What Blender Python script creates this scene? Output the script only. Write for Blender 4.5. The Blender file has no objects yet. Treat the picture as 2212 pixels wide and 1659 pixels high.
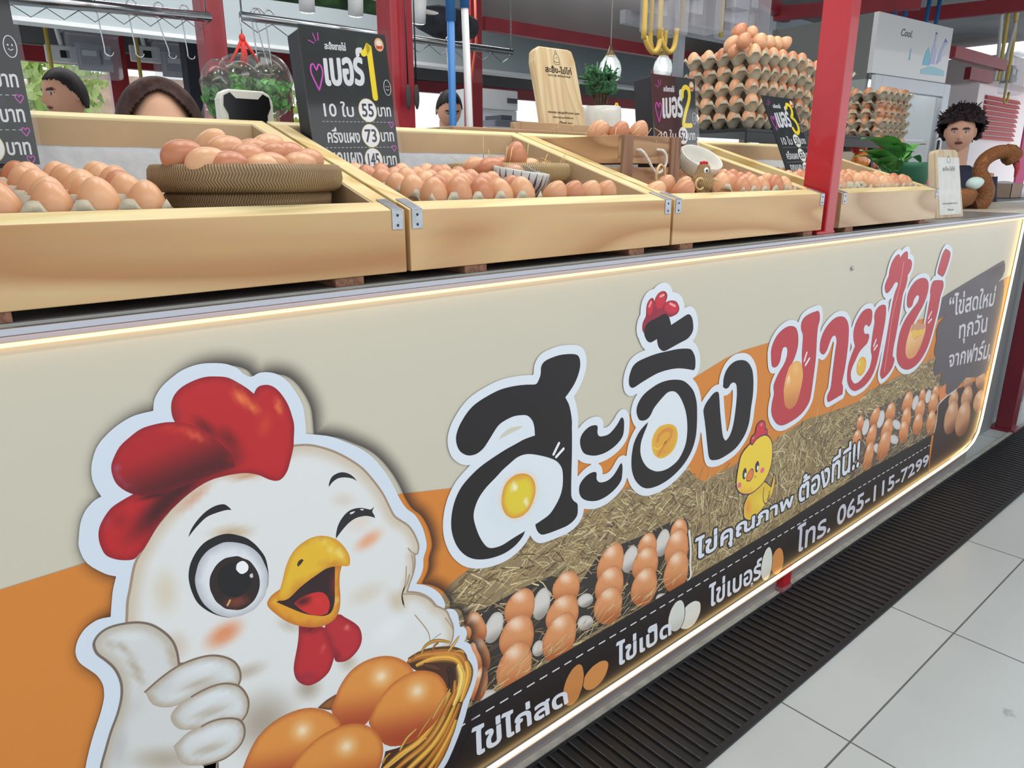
import bpy, bmesh, math, random
import numpy as np
from math import pi, sin, cos, radians, sqrt, atan, atan2
from mathutils import Vector, Matrix
from mathutils.geometry import delaunay_2d_cdt

random.seed(7)
scene = bpy.context.scene
col = scene.collection

# ------------------------------------------------------------------ camera
# metres; X runs along the counter front, Y into the stall, Z up; the lens is 1.2 m above the floor
cam_data = bpy.data.cameras.new('camera')
cam = bpy.data.objects.new('camera', cam_data)
col.objects.link(cam)
scene.camera = cam
F_PX, PITCH, YAW = 1565.0, math.atan(457.5 / 1565.0), radians(49.42)
cam_data.sensor_fit = 'HORIZONTAL'
cam_data.sensor_width = 36.0
cam_data.lens = 36.0 * F_PX / 2212.0
cam_data.clip_start = 0.02
cam_data.clip_end = 200
_fh = Vector((cos(YAW), sin(YAW), 0))
_fw = _fh * cos(PITCH) - Vector((0, 0, sin(PITCH)))
cam.location = (0, 0, 1.2)
cam.rotation_euler = _fw.to_track_quat('-Z', 'Y').to_euler()

# ------------------------------------------------------------------ daylight, fill and spot lights, exposure
world = bpy.data.worlds.new('daylight')
scene.world = world
world.use_nodes = True
_bg = world.node_tree.nodes['Background']
_bg.inputs['Color'].default_value = (0.93, 0.97, 1.0, 1)
_bg.inputs['Strength'].default_value = 1.35


def area(name, loc, rot, sx, sy, power, color=(1, 1, 1)):
    d = bpy.data.lights.new(name, 'AREA')
    d.shape = 'RECTANGLE'
    d.size, d.size_y, d.energy, d.color = sx, sy, power, color
    o = bpy.data.objects.new(name, d)
    o.location, o.rotation_euler = loc, rot
    col.objects.link(o)
    return o


# fill lights added above the aisle and the stall, with no seen fixtures
area('aisle_fill_light', (1.6, -0.9, 3.05), (0, 0, 0), 5.0, 0.25, 62, (1, 0.98, 0.95))
area('stall_fill_light', (1.6, 1.7, 2.75), (0, 0, 0), 3.4, 0.3, 26, (1, 0.97, 0.92))
for _i, _x in enumerate((0.35, 1.0, 1.65, 2.3)):
    area('stall_spot_light', (_x, 1.05, 2.55), (0, 0, 0), 0.09, 0.09, 4.5, (1, 0.98, 0.94))
area('rear_fill_light', (3.0, 4.6, 2.9), (0, 0, 0), 6.0, 0.3, 85, (1, 0.99, 0.97))  # added fill light, brightens the fascia and the far side

vs = scene.view_settings
scene.display_settings.display_device = 'sRGB'
vs.view_transform = 'Standard'
vs.look = 'None'
vs.exposure = 0.0
vs.gamma = 1.0
vs.use_curve_mapping = False


# ------------------------------------------------------------------ helpers: colour and materials
def lin1(c):
    c = c / 255.0
    return c / 12.92 if c <= 0.04045 else ((c + 0.055) / 1.055) ** 2.4


def L(rgb, a=1.0):
    return (lin1(rgb[0]), lin1(rgb[1]), lin1(rgb[2]), a)


_mats = {}


def new_mat(name):
    m = bpy.data.materials.new(name)
    m.use_nodes = True
    return m, m.node_tree.nodes, m.node_tree.links, m.node_tree.nodes['Principled BSDF']


def plain(name, rgb, rough=0.5, metal=0.0, spec=0.5, var=0.0, scale=8.0, bump=0.0, emit=0.0, alpha=1.0, trans=0.0, coat=0.0, vscale=None):
    """procedural material: a base colour with soft noise variation and optional bump"""
    if name in _mats:
        return _mats[name]
    m, N, K, P = new_mat(name)
    P.inputs['Base Color'].default_value = L(rgb)
    P.inputs['Roughness'].default_value = rough
    P.inputs['Metallic'].default_value = metal
    P.inputs['Specular IOR Level'].default_value = spec
    P.inputs['Coat Weight'].default_value = coat
    if var or bump:
        tc = N.new('ShaderNodeTexCoord')
        mp = N.new('ShaderNodeMapping')
        mp.inputs['Scale'].default_value = vscale or (1, 1, 1)
        nz = N.new('ShaderNodeTexNoise')
        nz.inputs['Scale'].default_value = scale
        nz.inputs['Detail'].default_value = 5
        K.new(tc.outputs['Object'], mp.inputs['Vector'])
        K.new(mp.outputs['Vector'], nz.inputs['Vector'])
        if var:
            r = N.new('ShaderNodeValToRGB')
            r.color_ramp.elements[0].position = 0.3
            r.color_ramp.elements[1].position = 0.72
            r.color_ramp.elements[0].color = L([max(0, c * (1 - var)) for c in rgb])
            r.color_ramp.elements[1].color = L([min(255, c * (1 + var * 0.6)) for c in rgb])
            K.new(nz.outputs['Fac'], r.inputs['Fac'])
            K.new(r.outputs['Color'], P.inputs['Base Color'])
        if bump:
            b = N.new('ShaderNodeBump')
            b.inputs['Strength'].default_value = bump
            b.inputs['Distance'].default_value = 0.004
            K.new(nz.outputs['Fac'], b.inputs['Height'])
            K.new(b.outputs['Normal'], P.inputs['Normal'])
    if emit:
        P.inputs['Emission Color'].default_value = L(rgb)
        P.inputs['Emission Strength'].default_value = emit
    if alpha < 1:
        P.inputs['Alpha'].default_value = alpha
    if trans:
        P.inputs['Transmission Weight'].default_value = trans
    _mats[name] = m
    return m


def wood(name, light, dark, axis=0, stretch=9.0, scale=7.0, rough=0.5, contrast=1.0, seed=0.0, knots=False, coat=0.0):
    """pine: stretched, warped growth rings along one axis"""
    if name in _mats:
        return _mats[name]
    m, N, K, P = new_mat(name)
    tc = N.new('ShaderNodeTexCoord')
    mp = N.new('ShaderNodeMapping')
    sc = [1.0, 1.0, 1.0]
    sc[axis] = 1.0 / stretch
    mp.inputs['Scale'].default_value = sc
    mp.inputs['Location'].default_value = (seed, seed * 1.7, seed * 0.6)
    K.new(tc.outputs['Object'], mp.inputs['Vector'])
    n1 = N.new('ShaderNodeTexNoise')
    n1.inputs['Scale'].default_value = scale
    n1.inputs['Detail'].default_value = 1.5
    n1.inputs['Distortion'].default_value = 0.6
    K.new(mp.outputs['Vector'], n1.inputs['Vector'])
    mul = N.new('ShaderNodeMath')
    mul.operation = 'MULTIPLY'
    mul.inputs[1].default_value = 7.0
    K.new(n1.outputs['Fac'], mul.inputs[0])
    fr = N.new('ShaderNodeMath')
    fr.operation = 'FRACT'
    K.new(mul.outputs[0], fr.inputs[0])
    r = N.new('ShaderNodeValToRGB')
    el = r.color_ramp.elements
    el[0].position, el[1].position = 0.0, 1.0
    el[0].color = L(light)
    mid = [l + (d - l) * 0.35 * contrast for l, d in zip(light, dark)]
    drk = [l + (d - l) * contrast for l, d in zip(light, dark)]
    el[1].color = L(light)
    for p, c in ((0.45, mid), (0.8, drk), (0.9, mid)):
        e = el.new(p)
        e.color = L(c)
    K.new(fr.outputs[0], r.inputs['Fac'])
    n2 = N.new('ShaderNodeTexNoise')
    n2.inputs['Scale'].default_value = scale * 14
    n2.inputs['Detail'].default_value = 3
    K.new(mp.outputs['Vector'], n2.inputs['Vector'])
    mx = N.new('ShaderNodeMix')
    mx.data_type = 'RGBA'
    mx.blend_type = 'MULTIPLY'
    mx.inputs['Factor'].default_value = 0.16
    K.new(r.outputs['Color'], mx.inputs['A'])
    K.new(n2.outputs['Color'], mx.inputs['B'])
    last = mx.outputs['Result']
    if knots:
        vo = N.new('ShaderNodeTexVoronoi')
        vo.inputs['Scale'].default_value = 4.2
        mk = N.new('ShaderNodeMapping')
        s2 = [1.0, 1.0, 1.0]
        s2[axis] = 0.55
        mk.inputs['Scale'].default_value = s2
        mk.inputs['Location'].default_value = (seed * 2, seed, seed)
        K.new(tc.outputs['Object'], mk.inputs['Vector'])
        K.new(mk.outputs['Vector'], vo.inputs['Vector'])
        rk = N.new('ShaderNodeValToRGB')
        rk.color_ramp.elements[0].position = 0.02
        rk.color_ramp.elements[0].color = (1, 1, 1, 1)
        rk.color_ramp.elements[1].position = 0.05
        rk.color_ramp.elements[1].color = (0, 0, 0, 1)
        K.new(vo.outputs['Distance'], rk.inputs['Fac'])
        mk2 = N.new('ShaderNodeMix')
        mk2.data_type = 'RGBA'
        K.new(rk.outputs['Color'], mk2.inputs['Factor'])
        K.new(last, mk2.inputs['A'])
        mk2.inputs['B'].default_value = L((92, 60, 36))
        last = mk2.outputs['Result']
    K.new(last, P.inputs['Base Color'])
    P.inputs['Roughness'].default_value = rough
    P.inputs['Coat Weight'].default_value = coat
    b = N.new('ShaderNodeBump')
    b.inputs['Strength'].default_value = 0.12
    b.inputs['Distance'].default_value = 0.002
    K.new(n2.outputs['Fac'], b.inputs['Height'])
    K.new(b.outputs['Normal'], P.inputs['Normal'])
    _mats[name] = m
    return m


def random_hue(name, c1, c2, rough=0.45, speck=None, spec=0.5):
    """colour drawn per object between two colours, as eggs vary"""
    if name in _mats:
        return _mats[name]
    m, N, K, P = new_mat(name)
    oi = N.new('ShaderNodeObjectInfo')
    r = N.new('ShaderNodeValToRGB')
    r.color_ramp.elements[0].color = L(c1)
    r.color_ramp.elements[1].color = L(c2)
    K.new(oi.outputs['Random'], r.inputs['Fac'])
    tc = N.new('ShaderNodeTexCoord')
    nz = N.new('ShaderNodeTexNoise')
    nz.inputs['Scale'].default_value = 220
    nz.inputs['Detail'].default_value = 3
    K.new(tc.outputs['Object'], nz.inputs['Vector'])
    mx = N.new('ShaderNodeMix')
    mx.data_type = 'RGBA'
    mx.blend_type = 'MULTIPLY'
    mx.inputs['Factor'].default_value = 0.12
    K.new(r.outputs['Color'], mx.inputs['A'])
    K.new(nz.outputs['Color'], mx.inputs['B'])
    K.new(mx.outputs['Result'], P.inputs['Base Color'])
    P.inputs['Roughness'].default_value = rough
    P.inputs['Specular IOR Level'].default_value = spec
    P.inputs['Subsurface Weight'].default_value = 0.06
    P.inputs['Subsurface Radius'].default_value = (0.012, 0.005, 0.003)
    _mats[name] = m
    return m


def attr_mat(name, rough=0.4, spec=0.5, alpha=False, coat=0.0):
    """printed ink: the colour stored on the mesh of the print"""
    if name in _mats:
        return _mats[name]
    m, N, K, P = new_mat(name)
    a = N.new('ShaderNodeAttribute')
    a.attribute_name = 'Col'
    K.new(a.outputs['Color'], P.inputs['Base Color'])
    P.inputs['Roughness'].default_value = rough
    P.inputs['Specular IOR Level'].default_value = spec
    P.inputs['Coat Weight'].default_value = coat
    if alpha:
        K.new(a.outputs['Alpha'], P.inputs['Alpha'])
    _mats[name] = m
    return m


def glass(name, rgb=(235, 240, 242), alpha=0.16, rough=0.05, gloss=0.22):
    """clear plastic or pane: see-through, a little milky (alpha), with a glossy skin"""
    if name in _mats:
        return _mats[name]
    m, N, K, P = new_mat(name)
    N.remove(P)
    out = N['Material Output']
    tr = N.new('ShaderNodeBsdfTransparent')
    tr.inputs['Color'].default_value = (0.97, 0.975, 0.98, 1)
    df = N.new('ShaderNodeBsdfDiffuse')
    df.inputs['Color'].default_value = L(rgb)
    gl = N.new('ShaderNodeBsdfGlossy')
    gl.inputs['Roughness'].default_value = rough
    lw = N.new('ShaderNodeLayerWeight')
    lw.inputs['Blend'].default_value = 0.25
    mr = N.new('ShaderNodeMapRange')
    mr.inputs['To Min'].default_value = 0.03
    mr.inputs['To Max'].default_value = gloss
    K.new(lw.outputs['Fresnel'], mr.inputs['Value'])
    m1 = N.new('ShaderNodeMixShader')
    m1.inputs['Fac'].default_value = alpha
    K.new(tr.outputs['BSDF'], m1.inputs[1])
    K.new(df.outputs['BSDF'], m1.inputs[2])
    m2 = N.new('ShaderNodeMixShader')
    K.new(mr.outputs['Result'], m2.inputs['Fac'])
    K.new(m1.outputs['Shader'], m2.inputs[1])
    K.new(gl.outputs['BSDF'], m2.inputs[2])
    K.new(m2.outputs['Shader'], out.inputs['Surface'])
    _mats[name] = m
    return m


# ------------------------------------------------------------------ helpers: objects
def tag(o, label=None, cat=None, group=None, kind=None):
    if label:
        o['label'] = label
    if cat:
        o['category'] = cat
    if group:
        o['group'] = group
    if kind:
        o['kind'] = kind
    return o


def thing(name, label, cat, loc=(0, 0, 0), rotz=0.0, group=None, rot=None):
    o = bpy.data.objects.new(name, None)
    o.empty_display_size = 0.02
    col.objects.link(o)
    o.location = loc
    o.rotation_euler = rot or (0, 0, rotz)
    return tag(o, label, cat, group)


def dup(root, loc=None, rot=None, label=None, group=None, name=None, scale=None):
    """a copy of a thing with copies of its parts and sub-parts"""
    r = root.copy()
    col.objects.link(r)
    if loc is not None:
        r.location = loc
    if rot is not None:
        r.rotation_euler = rot
    if scale:
        r.scale = scale
    if label:
        r['label'] = label
    if group:
        r['group'] = group
    for ch in list(root.children):
        c = ch.copy()
        c.parent = r
        col.objects.link(c)
        for g in list(ch.children):
            d = g.copy()
            d.parent = c
            col.objects.link(d)
    return r


class MB:
    """collects boxes, tubes, lathes and prisms, then links them as ONE mesh object"""

    def __init__(s):
        s.v, s.f, s.m, s.s = [], [], [], []

    def add(s, vs, fs, mi=0, smooth=False):
        b = len(s.v)
        s.v += [tuple(p) for p in vs]
        for f in fs:
            s.f.append([b + i for i in f])
            s.m.append(mi)
            s.s.append(smooth)
        return s

    def box(s, lo, hi, mi=0, M=None):
        (a, b, c), (d, e, f) = lo, hi
        vs = [(a, b, c), (d, b, c), (d, e, c), (a, e, c), (a, b, f), (d, b, f), (d, e, f), (a, e, f)]
        if M is not None:
            vs = [M @ Vector(v) for v in vs]
        return s.add(vs, [(0, 3, 2, 1), (4, 5, 6, 7), (0, 1, 5, 4), (1, 2, 6, 5), (2, 3, 7, 6), (3, 0, 4, 7)], mi)

    def hexa(s, vs, mi=0):
        """box from 8 corners, bottom ring then top ring"""
        return s.add(vs, [(0, 3, 2, 1), (4, 5, 6, 7), (0, 1, 5, 4), (1, 2, 6, 5), (2, 3, 7, 6), (3, 0, 4, 7)], mi)

    def tube(s, pts, r, n=10, mi=0, cap=True, smooth=True, closed=False):
        pts = [Vector(p) for p in pts]
        R = r if isinstance(r, (list, tuple)) else [r] * len(pts)
        vs, fs = [], []
        up = None
        m = len(pts)
        for i, p in enumerate(pts):
            if closed:
                t = (pts[(i + 1) % m] - pts[i - 1]).normalized()
            else:
                t = (pts[min(i + 1, m - 1)] - pts[max(i - 1, 0)]).normalized()
            if up is None:
                up = Vector((0, 0, 1)) if abs(t.z) < 0.9 else Vector((1, 0, 0))
            a = t.cross(up)
            if a.length < 1e-6:
                a = t.cross(Vector((0, 1, 0)))
            a.normalize()
            b = a.cross(t).normalized()
            up = b
            for k in range(n):
                w = 2 * pi * k / n
                vs.append(p + (a * cos(w) + b * sin(w)) * R[i])
        for i in range(m if closed else m - 1):
            j = (i + 1) % m
            for k in range(n):
                q = (k + 1) % n
                fs.append((i * n + k, i * n + q, j * n + q, j * n + k))
        s.add(vs, fs, mi, smooth)
        if cap and not closed:
            b = len(s.v) - m * n
            s.f.append([b + k for k in range(n)][::-1])
            s.f.append([b + (m - 1) * n + k for k in range(n)])
            s.m += [mi, mi]
            s.s += [False, False]
        return s

    def lathe(s, prof, n=24, c=(0, 0, 0), mi=0, M=None, smooth=True):
        """profile of (radius, z) turned about the vertical through c"""
        vs, fs = [], []
        for r, z in prof:
            for k in range(n):
                w = 2 * pi * k / n
                vs.append(Vector((c[0] + r * cos(w), c[1] + r * sin(w), c[2] + z)))
        if M is not None:
            vs = [M @ v for v in vs]
        for i in range(len(prof) - 1):
            for k in range(n):
                q = (k + 1) % n
                fs.append((i * n + k, i * n + q, (i + 1) * n + q, (i + 1) * n + k))
        return s.add(vs, fs, mi, smooth)

    def ball(s, c, r, n=16, m=10, mi=0, M=None):
        rx, ry, rz = r if isinstance(r, (tuple, list)) else (r, r, r)
        vs, fs = [], []
        for i in range(m + 1):
            t = pi * i / m
            for k in range(n):
                w = 2 * pi * k / n
                vs.append(Vector((c[0] + rx * sin(t) * cos(w), c[1] + ry * sin(t) * sin(w), c[2] + rz * cos(t))))
        if M is not None:
            vs = [M @ v for v in vs]
        for i in range(m):
            for k in range(n):
                q = (k + 1) % n
                fs.append((i * n + k, (i + 1) * n + k, (i + 1) * n + q, i * n + q))
        return s.add(vs, fs, mi, True)

    def prism(s, poly, y0, y1, mi=0, M=None, axis='Y'):
        """polygon of (x,z) extruded in y (or of (x,y) extruded in z)"""
        n = len(poly)
        if axis == 'Y':
            vs = [Vector((x, y0, z)) for x, z in poly] + [Vector((x, y1, z)) for x, z in poly]
        elif axis == 'Z':
            vs = [Vector((x, y, y0)) for x, y in poly] + [Vector((x, y, y1)) for x, y in poly]
        else:
            vs = [Vector((y0, x, z)) for x, z in poly] + [Vector((y1, x, z)) for x, z in poly]
        if M is not None:
            vs = [M @ v for v in vs]
        fs = [tuple(range(n)), tuple(range(2 * n - 1, n - 1, -1))]
        fs += [(i, i + n, (i + 1) % n + n, (i + 1) % n) for i in range(n)]
        return s.add(vs, fs, mi)

    def build(s, name, mats, parent=None, loc=None, bevel=0.0, subsurf=0, segs=2, fix=True):
        me = bpy.data.meshes.new(name)
        vs = s.v
        if loc is not None and parent is None:
            vs = [(x - loc[0], y - loc[1], z - loc[2]) for x, y, z in vs]
        me.from_pydata(vs, [], s.f)
        for m in (mats if isinstance(mats, (list, tuple)) else [mats]):
            me.materials.append(m)
        me.polygons.foreach_set('material_index', s.m)
        me.polygons.foreach_set('use_smooth', s.s)
        if fix:
            bm = bmesh.new()
            bm.from_mesh(me)
            bmesh.ops.recalc_face_normals(bm, faces=bm.faces)
            bm.to_mesh(me)
            bm.free()
        me.update()
        o = bpy.data.objects.new(name, me)
        col.objects.link(o)
        if parent is not None:
            o.parent = parent
        elif loc is not None:
            o.location = loc
        if bevel:
            b = o.modifiers.new('bevel', 'BEVEL')
            b.width, b.segments, b.limit_method = bevel, segs, 'ANGLE'
        if subsurf:
            b = o.modifiers.new('subsurf', 'SUBSURF')
            b.levels = b.render_levels = subsurf
        return o


def single(name, mb, mats, label, cat, loc=None, group=None, **k):
    return tag(mb.build(name, mats, None, loc, **k), label, cat, group)


def struct(name, mb, mats, **k):
    return tag(mb.build(name, mats, **k), kind='structure')


# ------------------------------------------------------------------ helpers: printed artwork
def smooth_loop(pts, closed=True, step=3):
    """Catmull-Rom through the points, keeping sharp corners sharp"""
    n = len(pts)
    P = [Vector(p) for p in pts]
    corner = [False] * n
    for i in range(n):
        if not closed and i in (0, n - 1):
            corner[i] = True
            continue
        a, b = P[i] - P[i - 1], P[(i + 1) % n] - P[i]
        if a.length > 1e-6 and b.length > 1e-6 and a.angle(b) > radians(62):
            corner[i] = True
    T = []
    for i in range(n):
        if corner[i]:
            T.append(None)
        else:
            T.append((P[(i + 1) % n] - P[i - 1]) * 0.5)
    out = []
    for i in range(n if closed else n - 1):
        j = (i + 1) % n
        p, q = P[i], P[j]
        d = (q - p)
        ti = T[i] if T[i] is not None else d * 0.8
        tj = T[j] if T[j] is not None else d * 0.8
        l = d.length
        for t in (ti, tj):
            pass
        if ti.length > l * 1.2:
            ti = ti.normalized() * l * 1.2
        if tj.length > l * 1.2:
            tj = tj.normalized() * l * 1.2
        k = step if l > 6 else 2
        for u in range(k):
            s = u / k
            h = (2 * s**3 - 3 * s**2 + 1, s**3 - 2 * s**2 + s, -2 * s**3 + 3 * s**2, s**3 - s**2)
            out.append(p * h[0] + ti * h[1] + q * h[2] + tj * h[3])
    if not closed:
        out.append(P[-1])
    return [(v.x, v.y) for v in out]


def seg_dist(pts, poly, closed=True):
    A = np.array(poly, float)
    B = np.roll(A, -1, 0) if closed else A[1:]
    if not closed:
        A = A[:-1]
    P = np.array(pts, float)
    best = np.full(len(P), 1e9)
    for a, b in zip(A, B):
        d = b - a
        l = (d * d).sum() or 1e-9
        t = np.clip(((P - a) @ d) / l, 0, 1)
        best = np.minimum(best, np.hypot(*(P - a - t[:, None] * d).T))
    return best


def inside(pts, poly):
    P = np.array(pts, float)
    A = np.array(poly, float)
    B = np.roll(A, -1, 0)
    r = np.zeros(len(P), bool)
    for (x0, y0), (x1, y1) in zip(A, B):
        if y0 == y1:
            continue
        c = ((y0 > P[:, 1]) != (y1 > P[:, 1])) & (P[:, 0] < (x1 - x0) * (P[:, 1] - y0) / (y1 - y0) + x0)
        r ^= c
    return r


def sstep(x):
    x = np.clip(x, 0, 1)
    return x * x * (3 - 2 * x)


def clip_convex(poly, sheet):
    out = list(poly)
    for (ax, ay), (bx, by) in zip(sheet, sheet[1:] + sheet[:1]):
        src, out = out, []
        for i, p in enumerate(src):
            q = src[(i + 1) % len(src)]
            sp = (bx - ax) * (p[1] - ay) - (by - ay) * (p[0] - ax)
            sq = (bx - ax) * (q[1] - ay) - (by - ay) * (q[0] - ax)
            if sp >= 0:
                out.append(p)
            if (sp >= 0) != (sq >= 0):
                t = sp / (sp - sq)
                out.append((p[0] + (q[0] - p[0]) * t, p[1] + (q[1] - p[1]) * t))
        if not out:
            return []
    cl = []
    for p in out:
        if not cl or abs(p[0] - cl[-1][0]) + abs(p[1] - cl[-1][1]) > 1e-3:
            cl.append(p)
    return cl


class Print:
    """flat inked shapes in the millimetre frame of one sheet, gathered into one mesh"""

    def __init__(s, place, clip=None):
        s.place, s.clip = place, clip          # (u_mm, v_mm, layer) -> xyz; convex sheet outline
        s.v, s.c, s.f = [], [], []

    def _put(s, pts, cols, tris, layer):
        b = len(s.v)
        s.v += [s.place(u, v, layer) for u, v in pts]
        s.c += cols
        s.f += [(b + i, b + j, b + k) for i, j, k in tris]

    def fill(s, poly, layer, c, smooth=True, lin=None, spots=(), edge=None, h=None, step=3):
        if smooth:
            poly = smooth_loop(poly, True, step)
        if s.clip:
            poly = clip_convex(poly, s.clip)
            if len(poly) < 3:
                return poly
        n = len(poly)
        extra = []
        if lin or spots or edge:
            xs = [p[0] for p in poly]
            ys = [p[1] for p in poly]
            w, hh = max(xs) - min(xs), max(ys) - min(ys)
            g = h or max(2.5, min(w, hh) / 10.0)
            X, Y = np.meshgrid(np.arange(min(xs) + g / 2, max(xs), g), np.arange(min(ys) + g / 2, max(ys), g))
            X[1::2] += g / 2
            q = np.stack([X.ravel(), Y.ravel()], 1)
            q = q[inside(q, poly)]
            if len(q):
                q = q[seg_dist(q, poly) > g * 0.35]
            extra = [tuple(p) for p in q]
        pts, _, tris, _, _, _ = delaunay_2d_cdt([Vector(p) for p in poly] + [Vector(p) for p in extra], [], [list(range(n))], 1, 1e-4)
        Q = np.array([tuple(p) for p in pts])
        C = np.tile(np.array(c, float), (len(Q), 1))
        if lin:
            (x0, y0), (x1, y1), c1 = lin
            d = np.array([x1 - x0, y1 - y0])
            t = sstep(((Q - [x0, y0]) @ d) / (d @ d))[:, None]
            C = C * (1 - t) + np.array(c1) * t
        for cx, cy, ax, ay, bx, by, cc, st in spots:
            M = np.linalg.inv(np.array([[ax, bx], [ay, by]]))
            r = np.hypot(*(M @ (Q - [cx, cy]).T))
            t = (sstep(1 - r) * st)[:, None]
            t = np.minimum(1, t * 1.25)
            C = C * (1 - t) + np.array(cc) * t
        if edge:
            ec, ew, es = edge
            t = (sstep(1 - seg_dist(Q, poly) / ew) * es)[:, None]
            C = C * (1 - t) + np.array(ec) * t
        s._put(Q.tolist(), [L(r) for r in C], tris, layer)
        return poly

    def ribbon(s, pts, layer, c, w, smooth=True, taper=False, step=3):
        """an open brush stroke: one mitred strip with rounded ends"""
        if smooth:
            pts = smooth_loop(pts, False, step)
        P = [Vector(p) for p in pts]
        P = [p for i, p in enumerate(P) if i == 0 or (p - P[i - 1]).length > 0.05]
        n = len(P)
        if n < 2:
            return
        vs, tr = [], []
        for i in range(n):
            d = (P[min(i + 1, n - 1)] - P[max(i - 1, 0)]).normalized()
            o = Vector((-d.y, d.x))
            r = w / 2.0 * ((0.3 + 0.7 * sin(pi * (0.08 + 0.84 * i / (n - 1)))) if taper else 1)
            vs += [P[i] + o * r, P[i] - o * r]
        for i in range(n - 1):
            k = 2 * i
            tr += [(k, k + 1, k + 3), (k, k + 3, k + 2)]
        if not taper and w > 1.5:
            for i, j in ((0, 1), (n - 1, n - 2)):
                d = (P[i] - P[j]).normalized()
                o = Vector((-d.y, d.x))
                k = len(vs)
                vs += [P[i] + (o * cos(t) + d * sin(t)) * (w / 2) for t in [pi * q / 6 for q in range(7)]]
                tr += [(k, k + q, k + q + 1) for q in range(1, 6)]
        s._put([(v.x, v.y) for v in vs], [L(c)] * len(vs), tr, layer)

    def swell(s, polys, w, layer, c, h=None, solid=None):
        """every point within w of the closed outlines (or inside solid), as one clean area: a contour of the distance field"""
        h = h or max(0.8, w / 6.0)
        al = [p for q in polys for p in q]
        x0, y0 = min(p[0] for p in al) - w - 2 * h, min(p[1] for p in al) - w - 2 * h
        nx = int((max(p[0] for p in al) + w + 2 * h - x0) / h) + 1
        ny = int((max(p[1] for p in al) + w + 2 * h - y0) / h) + 1
        D = np.full((ny, nx), 1e3)
        for q in polys:
            i0 = max(0, int((min(p[0] for p in q) - w - 2 * h - x0) / h))
            i1 = min(nx, int((max(p[0] for p in q) + w + 2 * h - x0) / h) + 1)
            j0 = max(0, int((min(p[1] for p in q) - w - 2 * h - y0) / h))
            j1 = min(ny, int((max(p[1] for p in q) + w + 2 * h - y0) / h) + 1)
            X, Y = np.meshgrid(x0 + np.arange(i0, i1) * h, y0 + np.arange(j0, j1) * h)
            d = seg_dist(np.stack([X.ravel(), Y.ravel()], 1), q).reshape(X.shape)
            D[j0:j1, i0:i1] = np.minimum(D[j0:j1, i0:i1], d)
        G = D - w
        if solid is not None:
            X, Y = np.meshgrid(x0 + np.arange(nx) * h, y0 + np.arange(ny) * h)
            I = solid(np.stack([X.ravel(), Y.ravel()], 1)).reshape(X.shape)
            G[I] = np.minimum(G[I], -D[I] - w)
        vs, tr = [], []

        def quad(q):
            k = len(vs)
            vs.extend(q)
            tr.extend([(k, k + t, k + t + 1) for t in range(1, len(q) - 1)])
        N_ = G < 0
        full = N_[:-1, :-1] & N_[1:, :-1] & N_[:-1, 1:] & N_[1:, 1:]
        anyc = N_[:-1, :-1] | N_[1:, :-1] | N_[:-1, 1:] | N_[1:, 1:]
        for j in range(ny - 1):
            i = 0
            while i < nx - 1:
                if full[j, i]:
                    e = i
                    while e < nx - 1 and full[j, e]:
                        e += 1
                    quad([(x0 + i * h, y0 + j * h), (x0 + e * h, y0 + j * h), (x0 + e * h, y0 + (j + 1) * h), (x0 + i * h, y0 + (j + 1) * h)])
                    i = e
                    continue
                if anyc[j, i]:
                    cs = [(i, j), (i + 1, j), (i + 1, j + 1), (i, j + 1)]
                    q = []
                    for t in range(4):
                        (a, b), (a2, b2) = cs[t], cs[(t + 1) % 4]
                        g, g2 = G[b, a], G[b2, a2]
                        if g < 0:
                            q.append((x0 + a * h, y0 + b * h))
                        if (g < 0) != (g2 < 0):
                            u = g / (g - g2)
                            q.append((x0 + (a + (a2 - a) * u) * h, y0 + (b + (b2 - b) * u) * h))
                    if len(q) > 2:
                        quad(q)
                i += 1
        s._put(vs, [L(c)] * len(vs), tr, layer)

    def glow(s, poly, layer, c, w, dx, a):
        """soft printed shadow around a sticker outline"""
        P = [Vector(p) for p in smooth_loop(poly, True, 3)]
        n = len(P)
        area2 = sum(P[i].x * P[(i + 1) % n].y - P[(i + 1) % n].x * P[i].y for i in range(n))
        sg = 1 if area2 > 0 else -1
        N_ = []
        for i in range(n):
            d = (P[(i + 3) % n] - P[i - 3]).normalized()
            N_.append(Vector((d.y, -d.x)) * sg)
        vs, cs, tr = [], [], []
        K = 5
        for i in range(n):
            for k in range(K):
                t = k / (K - 1)
                q = P[i] + N_[i] * (w * t - 2) + Vector((dx, -dx * 0.25))
                vs.append((q.x, q.y))
                cs.append(L(c, a * (1 - t) ** 1.6))
        for i in range(n):
            j = (i + 1) % n
            for k in range(K - 1):
                tr += [(i * K + k, j * K + k, j * K + k + 1), (i * K + k, j * K + k + 1, i * K + k + 1)]
        s._put(vs, cs, tr, layer)

    def build(s, name, mat, parent):
        me = bpy.data.meshes.new(name)
        me.from_pydata(s.v, [], s.f)
        a = me.color_attributes.new('Col', 'FLOAT_COLOR', 'POINT')
        a.data.foreach_set('color', np.array(s.c, 'f').ravel())
        me.materials.append(mat)
        me.update()
        o = bpy.data.objects.new(name, me)
        col.objects.link(o)
        o.parent = parent
        return o


_glyphs = {}


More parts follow.
